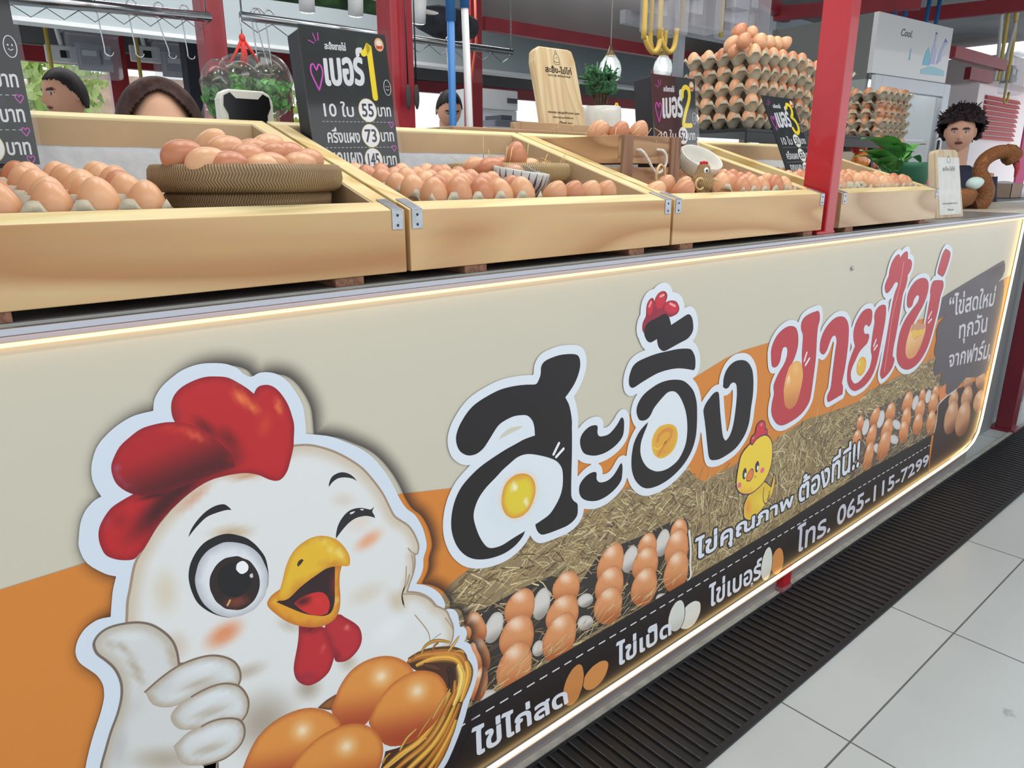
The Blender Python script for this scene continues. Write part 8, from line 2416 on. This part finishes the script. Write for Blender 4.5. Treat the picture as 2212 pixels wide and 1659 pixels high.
# ------------------------------------------------------------------ lamps: pendants and track spots
for (px_, py_), Yd, lb in (((1318, 150), 3.0, 'glowing glass pendant lamp behind the bonsai'), ((1432, 146), 3.3, 'smaller glass pendant lamp above the number two sign')):
    p = at(px_, py_, Yd)
    t = thing('pendant_lamp', lb, 'lamp', tuple(p))
    MB().lathe([(0.012, 0.085), (0.030, 0.07), (0.055, 0.035), (0.064, 0.0), (0.060, -0.03), (0.050, -0.055), (0.046, -0.057), (0.056, -0.03), (0.060, 0.0), (0.052, 0.034), (0.028, 0.067)], 26).build('glass_shade', glass('ribbed_shade', (244, 246, 240), 0.2, 0.15), t)
    MB().lathe([(0.0, 0.125), (0.008, 0.122), (0.014, 0.10), (0.030, 0.073), (0.026, 0.07), (0.0, 0.075)], 20).build('cap', plain('brass_cap', (150, 126, 96), 0.4, metal=0.5), t)
    MB().ball((0, 0, 0.005), 0.026, 14, 10).build('bulb', plain('bulb_glow', (240, 248, 255), 0.4, emit=14.0), t)
    MB().tube([(0, 0, 0.12), (0, 0, 3.14 - p.z)], 0.003, 6).build('cord', plain('pale_cord', (190, 184, 176), 0.6), t)
for px_, py_, lb in ((905, 22, 'white track spot lamp right of the thick red post'), (768, 4, 'white track spot lamp above the number one sign'), (662, -6, 'white track spot lamp at the top edge left of the number one sign')):
    p = at(px_, py_, 3.2)
    t = thing('track_spot', lb, 'lamp', tuple(p), rot=(0.35, -0.15, 0))
    MB().tube([(0, 0, -0.055), (0, 0, 0.06)], 0.034, 20).build('barrel', M_white, t)
    MB().tube([(0, 0, -0.058), (0, 0, -0.0555)], 0.029, 20).build('lens', plain('spot_glow', (255, 250, 240), 0.4, emit=10.0), t)
    MB().tube([(0, 0, 0.06), (0.01, 0, 0.2)], 0.008, 8).build('stem', M_white, t)
a, b = at(560, -20, 3.3), at(880, 30, 3.3)
single('shade_net', MB().tube([a, a.lerp(b, .5) + Vector((0, 0, .01)), b], [0.03, 0.035, 0.03], 8), plain('green_black_net', (38, 66, 34), 0.8, var=0.6, scale=20), 'rolled green and black net strung above the number one sign', 'net', tuple(a))
a, b = at(905, 38, 3.3), at(1022, 62, 3.3)
single('rolled_jacket', MB().tube([a, a.lerp(b, .3), a.lerp(b, .7), b], [0.05, 0.075, 0.08, 0.05], 10), plain('dark_cloth_roll', (36, 38, 48), 0.85, var=0.5, scale=18, bump=0.4), 'dark cloth bundle stuffed along the top, left of the slim post', 'cloth', tuple(a))
single('white_pipe', MB().tube([at(905, 22, 3.25), at(1012, 46, 3.25)], 0.012, 10), M_pvc, 'white pipe lying over the dark cloth bundle', 'pipe', tuple(at(905, 22, 3.25)))

# appliance row on the far side
p0, p1 = at(1043, 190, 5.2), at(1119, 240, 5.2)
t = thing('freezer', 'white appliance with dark control strip, right of the slim red post', 'freezer', ((p0.x + p1.x) / 2, 5.2, 0))
w = p1.x - p0.x
MB().box((-w / 2 - 0.1, 0.0, p1.z), (w / 2, 0.5, p0.z)).build('hood', M_white, t, bevel=0.01)
MB().box((w * 0.18, -0.012, p1.z + 0.06), (w * 0.46, -0.001, p1.z + 0.10)).build('control_strip', plain('control_dark', (66, 66, 76), 0.4), t)
MB().box((-w / 2 - 0.1, 0.02, 0.0), (w / 2, 0.5, p1.z - 0.002)).build('cabinet', plain('cabinet_white', (210, 214, 218), 0.4), t)
p0, p1 = at(1070, 258, 4.6), at(1135, 277, 4.6)
t = thing('printer', 'long grey machine on a table below the white appliance', 'machine', ((p0.x + p1.x) / 2, 4.6, 0))
w = p1.x - p0.x
MB().box((-w / 2, 0, p1.z), (w / 2, 0.3, p0.z)).build('case', plain('machine_grey', (112, 116, 128), 0.5), t, bevel=0.01)
MB().box((-w / 2 + 0.1, 0.05, p0.z), (w / 2 - 0.1, 0.25, p0.z + 0.04)).build('lid', plain('machine_dark', (74, 76, 88), 0.4), t)
MB().box((-w / 2 - 0.1, -0.05, 0.0), (w / 2 + 0.1, 0.4, p1.z - 0.002)).build('table', M_white, t)

# ------------------------------------------------------------------ upper right: partition, beams, pipes
a, b = at(1676, 60, 3.6), at(1880, 60, 3.6)
single('partition_panel', MB().box((a.x, 3.6, 0.0), (b.x + 0.6, 3.66, at(1700, 34, 3.6).z)), plain('partition_blue_grey', (148, 162, 170), 0.5, var=0.03), 'pale blue grey partition panel behind the egg pyramid', 'panel', ((a.x + b.x) / 2, 3.6, 0))
single('partition_panel', MB().box((at(1636, 60, 3.9).x, 3.9, 0.0), (a.x + 0.15, 3.96, at(1640, 30, 3.9).z)), plain('partition_taupe', (140, 126, 122), 0.6, var=0.04), 'narrow brown grey panel left of the blue grey partition', 'panel', (a.x, 3.9, 0))
for (x0, y0), (x1, y1), z, lb, hh in (((1672, 30), (1990, 4), 2.42, 'red beam over the partition behind the egg pyramid', 0.10), ((1640, -6), (1700, 34), 2.45, 'short red beam meeting the partition beam at its left end', 0.10), ((1870, 46), (2230, 6), 2.62, 'red roof beam above the fridge at upper right', 0.12), ((2056, 112), (2168, 142), 2.15, 'red beam with white lower edge right of the fridge', 0.09), ((2090, 158), (2140, 168), 2.2, 'far red beam below the dark panel right of the fridge', 0.12)):
    beam(lb, at_z(x0, y0, z), at_z(x1, y1, z), 0.06, hh)
q = at(2052, 150, 5.2)
single('wall_panel', MB().box((at(2040, 150, 5.2).x, 5.2, 0.0), (at(2112, 150, 5.2).x, 5.3, 2.9)), M_navy, 'tall dark blue panel just right of the display fridge', 'panel', (q.x, 5.2, 0))
single('rolled_awning', MB().box((at(2100, 90, 5.4).x, 5.4, at(2150, 165, 5.4).z), (at(2260, 90, 5.4).x, 5.5, 3.1)), plain('awning_right', (112, 112, 116), 0.8, var=0.06), 'grey shutter at upper right behind the yellow conduits', 'shutter', (at(2180, 90, 5.4).x, 5.4, 2.2))
for k, px_ in enumerate((1934, 1956, 2004, 2026)):
    a, b = at(px_ + 6, -10, 3.0), at(px_ - 6, 60, 3.0)
    single('water_pipe', MB().tube([a, b, (b.x, b.y, b.z - 0.6)], 0.018, 10), plain('blue_pvc', (44, 104, 160), 0.4), ('blue water pipe above the fridge, leftmost of four', 'blue water pipe above the fridge, second from left', 'blue water pipe above the fridge, third from left', 'blue water pipe above the fridge, rightmost of four')[k], 'pipe', tuple(b))
for k, (xa, xb, mat_, lb) in enumerate(((2166, 2155, M_pvc, 'white cable dropping beside the left yellow conduit at right'), (2180, 2162, M_cond, 'left yellow conduit dropping to the right hand meter'), (2200, 2172, M_pvc, 'white cable curving between the two yellow conduits'), (2196, 2182, M_cond, 'right yellow conduit dropping to the right hand meter'))):
    a, b = at(xa, 15, 2.6), at(xb, 135, 2.6)
    single('conduit', MB().tube(spline([(a.x, a.y, 3.14), a, a.lerp(b, .4) + Vector((0.01 * k, 0, 0)), b, (b.x, b.y, b.z - 0.16)], 4), 0.016, 8), mat_, lb, 'conduit', tuple(b))
p = at(2165, 205, 2.7)
meter('clear meter box at right below the two yellow conduits', p, 0.34, 0.36, 0.12, p.z + 0.5, 0.04, True, 1.0)
# red slatted house and post outside at right
hy = 4.3
c0, c1 = at(2112, 300, hy), at(2200, 216, hy)
h = thing('house', 'house with red slatted shutters outside behind the child', 'house', (c0.x, hy, 0))
MB().box((-0.3, 0.0, 0.0), (2.6, 1.2, c1.z + 0.12)).build('wall', plain('pale_pink_wall', (232, 222, 224), 0.7), h)
mb = MB()
for k in range(9):
    z = c0.z + (c1.z - c0.z) * k / 9
    d_ = (c1.z - c0.z) / 9
    mb.hexa([(0.0, -0.05, z), (c1.x - c0.x, -0.05, z), (c1.x - c0.x, -0.005, z), (0.0, -0.005, z), (0.0, -0.02, z + d_ * .72), (c1.x - c0.x, -0.02, z + d_ * .72), (c1.x - c0.x, -0.005, z + d_ * .72), (0.0, -0.005, z + d_ * .72)])
mb.build('shutter', plain('red_slats', (178, 78, 80), 0.6), h)
MB().prism([(-0.5, c1.z + 0.12), (2.8, c1.z + 0.12), (2.6, c1.z + 0.5), (-0.3, c1.z + 0.5)], -0.3, 1.4).build('roof', plain('pale_roof', (206, 190, 190), 0.7), h)
q = at(2196, 280, 5.0)
post('dark red post far right behind the woven swan', q.x, 5.0, 0.09, 0.09, 0.0, 2.4, plain('maroon_paint', (112, 28, 44)))
q = at(2214, 290, 3.0)
single('pink_cloth', MB().box((q.x - 0.03, 3.0, 0.9), (q.x + 0.3, 3.02, at(2214, 225, 3.0).z)), plain('hot_pink', (236, 96, 150), 0.7), 'hot pink cloth hanging at the right edge of the view', 'cloth', (q.x, 3.0, 0.9))


# ------------------------------------------------------------------ people
def head_mesh(mb_v, mb_f, cols, c, yaw, pitch, s, skin, brow=(50, 36, 32), lips=(150, 84, 78)):
    """one smooth head: skull, brow, eyes, nose, mouth, chin and ears; forward is -Y before the turn"""
    n, m = 64, 56
    R = Matrix.Rotation(yaw, 3, 'Z') @ Matrix.Rotation(pitch, 3, 'X')
    b = len(mb_v)
    for i in range(m + 1):
        t = pi * i / m
        for k in range(n):
            w = 2 * pi * k / n
            x, y, z = sin(t) * sin(w), -sin(t) * cos(w), cos(t)
            f = max(0.0, -y)
            sx = 0.076 * (1 - 0.30 * max(0, -z) ** 1.6)
            sy = 0.094 * (1 - 0.16 * max(0, -z) ** 2)
            X, Y, Z = x * sx, y * sy, z * 0.115
            g = lambda cx, cz, rx, rz: math.exp(-((X - cx) / rx) ** 2 - ((Z - cz) / rz) ** 2) if f > 0.1 else 0.0
            Y -= 0.020 * g(0, -0.022, 0.011, 0.014) + 0.010 * g(0, -0.004, 0.008, 0.022) + 0.004 * (g(0.03, 0.03, 0.022, 0.010) + g(-0.03, 0.03, 0.022, 0.010))
            Y += 0.007 * (g(0.030, 0.010, 0.014, 0.010) + g(-0.030, 0.010, 0.014, 0.010)) + 0.003 * g(0, -0.050, 0.02, 0.003)
            Y -= 0.006 * g(0, -0.050, 0.022, 0.010) + 0.007 * g(0, -0.092, 0.022, 0.016)
            c_ = list(skin)
            if f > 0.25:
                for sg in (-1, 1):
                    ex, ez = X - sg * 0.030, Z - 0.010
                    e = (ex / 0.0125) ** 2 + (ez / 0.0044) ** 2
                    if e < 1:
                        c_ = [178, 168, 162]
                        if (ex / 0.006) ** 2 + (ez / 0.0062) ** 2 < 1:
                            c_ = [40, 28, 26]
                    elif e < 1.8 and ez > 0:
                        c_ = [62, 44, 40]
                    if abs(ex) < 0.019 and abs(ez - 0.019 + 8 * ex * ex) < 0.0042:
                        c_ = list(brow)
                if (X / 0.022) ** 2 + ((Z + 0.050) / 0.0085) ** 2 < 1:
                    c_ = list(lips)
                if abs(Z + 0.050) < 0.0016 and abs(X) < 0.021:
                    c_ = [86, 46, 44]
            mb_v.append(Vector(c) + (R @ Vector((X, Y, Z))) * s)
            cols.append(c_)
    for i in range(m):
        for k in range(n):
            q = (k + 1) % n
            mb_f.append((b + i * n + k, b + (i + 1) * n + k, b + (i + 1) * n + q, b + i * n + q))
    for sg in (-1, 1):
        b = len(mb_v)
        for i in range(9):
            for k in range(12):
                t, w = pi * i / 8, 2 * pi * k / 12
                p = Vector((sg * 0.076 + 0.009 * sin(t) * cos(w), 0.008 + 0.016 * sin(t) * sin(w), 0.002 + 0.028 * cos(t)))
                mb_v.append(Vector(c) + (R @ p) * s)
                cols.append([v * 0.94 for v in skin])
        for i in range(8):
            for k in range(12):
                q = (k + 1) % 12
                mb_f.append((b + i * 12 + k, b + (i + 1) * 12 + k, b + (i + 1) * 12 + q, b + i * 12 + q))
    return R


def loft(V, F, rings, cols=None, c=None, n=20):
    """rings of (centre, rx, ry, tilt-free) joined into a closed tube"""
    b = len(V)
    for (x, y, z), rx, ry in rings:
        for k in range(n):
            w = 2 * pi * k / n
            V.append(Vector((x + rx * cos(w), y + ry * sin(w), z)))
            if cols is not None:
                cols.append(c)
    for i in range(len(rings) - 1):
        for k in range(n):
            q = (k + 1) % n
            F.append((b + i * n + k, b + i * n + q, b + (i + 1) * n + q, b + (i + 1) * n + k))
    F.append(tuple(b + k for k in range(n))[::-1])
    F.append(tuple(b + (len(rings) - 1) * n + k for k in range(n)))


def limb(V, F, pts, rad, cols=None, c=None, n=14):
    mb = MB().tube(pts, rad, n)
    b = len(V)
    V += [Vector(p) for p in mb.v]
    F += [tuple(b + i for i in f) for f in mb.f]
    if cols is not None:
        cols += [c] * len(mb.v)


def hand(V, F, wrist, fwd, side, cols, c, s=1.0):
    """palm, four unequal bent fingers and a thumb off the side of the palm"""
    wrist, fwd, side = Vector(wrist), Vector(fwd).normalized(), Vector(side).normalized()
    nrm = fwd.cross(side)
    limb(V, F, [wrist, wrist + fwd * 0.035 * s, wrist + fwd * 0.085 * s], [0.022 * s, 0.036 * s, 0.032 * s], cols, c, 12)
    for i, ln in enumerate((0.066, 0.076, 0.070, 0.054)):
        o = wrist + fwd * 0.078 * s + side * (0.027 - 0.018 * i) * s
        limb(V, F, [o, o + fwd * ln * .45 * s, o + (fwd * ln * .78 - nrm * 0.012) * s, o + (fwd * ln - nrm * 0.03) * s], [0.0085 * s, 0.0082 * s, 0.0075 * s, 0.006 * s], cols, c, 8)
    o = wrist + fwd * 0.025 * s + side * 0.030 * s
    limb(V, F, [o, o + (fwd * 0.025 + side * 0.022) * s, o + (fwd * 0.052 + side * 0.026 - nrm * 0.01) * s], [0.011 * s, 0.010 * s, 0.007 * s], cols, c, 8)


M_skin = attr_mat('skin_tones', 0.55, 0.35)


def person(label, head, yaw, pitch, hs, skin, shirt, hair, hair_col, standing=True, trousers=(48, 50, 60)):
    """head: world point of the head centre; built down to the floor or a stool"""
    head = Vector(head)
    O = Vector((head.x, head.y, 0.0))
    t = thing('person', label, 'person', tuple(O))
    V, F, C = [], [], []
    hz = head.z
    R = head_mesh(V, F, C, (0, 0, hz), yaw, pitch, hs, skin)
    Rz = Matrix.Rotation(yaw, 3, 'Z')
    bk = Rz @ Vector((0, 0.05 if pitch > 0.2 else 0.015, 0))
    sh = hz - (0.165 if pitch > 0.2 else 0.20 if hair == 'afro' else 0.235) * hs
    limb(V, F, [Vector((0, 0, hz - 0.06 * hs)) + bk * .7, Vector((0, 0, hz - 0.15 * hs)) + bk, Vector((0, 0, sh - 0.02)) + bk * 1.4], [0.056 * hs, 0.054 * hs, 0.075 * hs], C, list(skin))
    hip = max(0.42, sh - 0.52 * hs)
    ax = Rz @ Vector((1, 0, 0))
    fw = Rz @ Vector((0, -1, 0))
    V2, F2 = [], []
    rg = []
    for u, rx, ry in ((0.02, 0.075, 0.06), (-0.015, 0.13, 0.08), (-0.05, 0.175, 0.095), (-0.12, 0.18, 0.11), (-0.25, 0.165, 0.112), (-0.40, 0.155, 0.105), (-0.52, 0.17, 0.115), (-0.58, 0.172, 0.115)):
        rg.append(((0, 0, sh + u * hs), rx * hs, ry * hs))
    b0 = len(V2)
    loft(V2, F2, rg)
    for i in range(b0, len(V2)):
        v = V2[i]
        V2[i] = (Rz @ Vector((v.x, v.y, 0))) + Vector((0, 0, v.z)) + bk * 1.3
    b1 = len(V)
    loft(V, F, [(c_, rx * .88, ry * .85) for c_, rx, ry in rg], C, list(skin))
    for i in range(b1, len(V)):
        v = V[i]
        V[i] = (Rz @ Vector((v.x, v.y, 0))) + Vector((0, 0, v.z)) + bk * 1.3
    # arms: upper arm in the sleeve, forearm and hand bare
    for sg in (-1, 1):
        s0 = ax * (sg * 0.165 * hs) + Vector((0, 0, sh - 0.055 * hs)) + bk * 1.3
        el = s0 + ax * (sg * 0.045) - Vector((0, 0, 0.26 * hs)) + fw * 0.02
        wr = el - Vector((0, 0, 0.10 * hs)) + fw * 0.20 * hs - ax * (sg * 0.03)
        limb(V2, F2, [s0, s0.lerp(el, .3), s0.lerp(el, .7)], [0.062 * hs, 0.056 * hs, 0.052 * hs])
        limb(V, F, [s0 - ax * (sg * 0.07), s0, s0.lerp(el, .5), el, el.lerp(wr, .5), wr], [0.05 * hs, 0.05 * hs, 0.043 * hs, 0.038 * hs, 0.034 * hs, 0.026 * hs], C, list(skin))
        hand(V, F, wr, (wr - el), -ax * sg, C, list(skin), hs)
    # legs
    V3, F3 = [], []
    for sg in (-1, 1):
        h0 = ax * (sg * 0.085 * hs) + Vector((0, 0, sh - 0.54 * hs)) + bk * 1.3
        if standing:
            kn = Vector((h0.x, h0.y, h0.z * 0.52)) + fw * 0.02
            an = Vector((h0.x, h0.y, 0.07))
        else:
            kn = h0 + fw * 0.38 * hs + Vector((0, 0, -0.02))
            an = Vector((kn.x, kn.y, 0.07)) - fw * 0.03
        limb(V3, F3, [h0 + Vector((0, 0, 0.05)), h0, kn, kn.lerp(an, .35), an], [0.09 * hs, 0.088 * hs, 0.06 * hs, 0.058 * hs, 0.042 * hs])
        limb(V, F, [h0 + Vector((0, 0, 0.1)), h0, kn, kn.lerp(an, .35), an], [0.07 * hs, 0.075 * hs, 0.052 * hs, 0.05 * hs, 0.038 * hs], C, list(skin))
        limb(V, F, [an, an - Vector((0, 0, 0.03)) + fw * 0.02, an - Vector((0, 0, 0.045)) + fw * 0.13], [0.038 * hs, 0.04 * hs, 0.022 * hs], C, [60, 56, 58])
    me = bpy.data.meshes.new('body')
    me.from_pydata(V, [], F)
    a = me.color_attributes.new('Col', 'FLOAT_COLOR', 'POINT')
    a.data.foreach_set('color', np.array([L(c) for c in C], 'f').ravel())
    me.materials.append(M_skin)
    for p in me.polygons:
        p.use_smooth = True
    me.update()
    o = bpy.data.objects.new('body', me)
    col.objects.link(o)
    # grow the overlapping limbs, trunk and head into one continuous skin
    me.remesh_voxel_size = 0.0042
    me.use_remesh_preserve_attributes = True
    with bpy.context.temp_override(object=o, active_object=o, selected_objects=[o]):
        bpy.ops.object.voxel_remesh()
    for p in o.data.polygons:
        p.use_smooth = True
    o.parent = t
    for nm, VV, FF, mt in (('shirt', V2, F2, shirt), ('trousers', V3, F3, plain('trousers_%d' % trousers[0], trousers, 0.8))):
        mb = MB()
        mb.add(VV, FF, 0, True)
        mb.build(nm, mt, t)
    # hair: a shell over the skull, open over the face
    n, m = 112, 88
    mb = MB()
    vs = []
    rq = random.Random(len(label))
    keep = set()
    for i in range(m + 1):
        tt_ = pi * i / m
        for k in range(n):
            w = 2 * pi * k / n
            x, y, z = sin(tt_) * sin(w), -sin(tt_) * cos(w), cos(tt_)
            if hair == 'afro':
                q = 1.0 + 0.05 * sin(w * 9 + tt_ * 7) * sin(tt_ * 11) + rq.uniform(-.03, .03)
                P_ = Vector((x * 0.118 * q, y * 0.115 * q + 0.022, z * 0.115 * q + 0.045))
                on = not (y < -0.15 and z < 0.02 + 0.25 * (1 - abs(x))) and z > -0.75
            elif hair == 'long':
                dn = max(0, -z)
                P_ = Vector((x * (0.104 + 0.012 * dn), y * 0.115 + 0.006, z * 0.130 - (0.10 * dn if y > -0.35 else 0.03 * dn)))
                on = not (y < -0.12 and z < 0.74 - 0.95 * abs(x) ** 1.8)
            else:
                P_ = Vector((x * 0.085, y * 0.104 + 0.005, z * 0.127))
                on = z > 0.56 - 0.95 * min(1, max(0, (y + 0.62) / 1.0)) + 0.03 * sin(w * 23)
            vs.append(Vector((0, 0, hz)) + (R @ P_) * hs)
            if on:
                keep.add(i * n + k)
    fs = []
    for i in range(m):
        for k in range(n):
            q = (k + 1) % n
            f = (i * n + k, (i + 1) * n + k, (i + 1) * n + q, i * n + q)
            if all(v in keep for v in f):
                fs.append(f)
    mb.add(vs, fs, 0, True)
    ho = mb.build('hair', plain('hair_%s' % hair_col[0], hair_col, 0.6, spec=0.25, var=0.4, scale=60, bump=0.4, vscale=(1, 1, 0.15)), t)
    sd = ho.modifiers.new('thickness', 'SOLIDIFY')
    sd.thickness = 0.006
    if hair == 'afro':
        mb = MB()
        for _ in range(900):
            d = Vector((rq.gauss(0, 1), rq.gauss(0, 1), rq.gauss(0, 1))).normalized()
            if (d.y < -0.2 and d.z < 0.25) or d.z < -0.7:
                continue
            b_ = Vector((d.x * 0.11, d.y * 0.108 + 0.022, d.z * 0.108 + 0.045))
            e1 = b_ + d * rq.uniform(0.008, 0.024) + Vector((rq.gauss(0, .007), rq.gauss(0, .007), rq.gauss(0, .007)))
            mb.tube([Vector((0, 0, hz)) + (R @ b_) * hs, Vector((0, 0, hz)) + (R @ e1) * hs], [0.006 * hs, 0.002 * hs], 5)
        mb.build('curls', plain('hair_%s' % hair_col[0], hair_col), t)
    return t


SK1 = (204, 160, 134)
p = at(343, 232, 2.1)
person('person in dark top seated behind the nearest crate, forehead and brown hair showing', (p.x, 2.1, at(343, 165, 2.1).z - 0.135), -0.22, 0.06, 1.04, SK1, plain('dark_top', (50, 46, 54), 0.8), 'long', (62, 42, 38), standing=False)
p = at(136, 190, 4.1)
person('person with short dark hair walking past at far left, looking left', (p.x, 4.1, at(136, 148, 4.1).z - 0.122), -1.15, 0.05, 1.0, (196, 148, 122), plain('charcoal_shirt', (52, 52, 60), 0.8), 'short', (34, 28, 30))
p = at(970, 225, 4.05)
person('person in black patterned top looking down, behind the broom handles', (p.x, 4.05, at(972, 195, 4.05).z - 0.122), -0.35, 0.45, 1.0, (200, 150, 124), plain('black_patterned_top', (40, 38, 46), 0.8, var=0.5, scale=14), 'short', (28, 24, 28))
pc = at(2074, 288, 1.6)
person('child with curly afro hair in a navy shirt, right of the fridge', (pc.x, 1.6, pc.z), -1.25, 0.08, 0.94, (206, 158, 136), plain('navy_shirt', (40, 46, 66), 0.8), 'afro', (44, 32, 36))
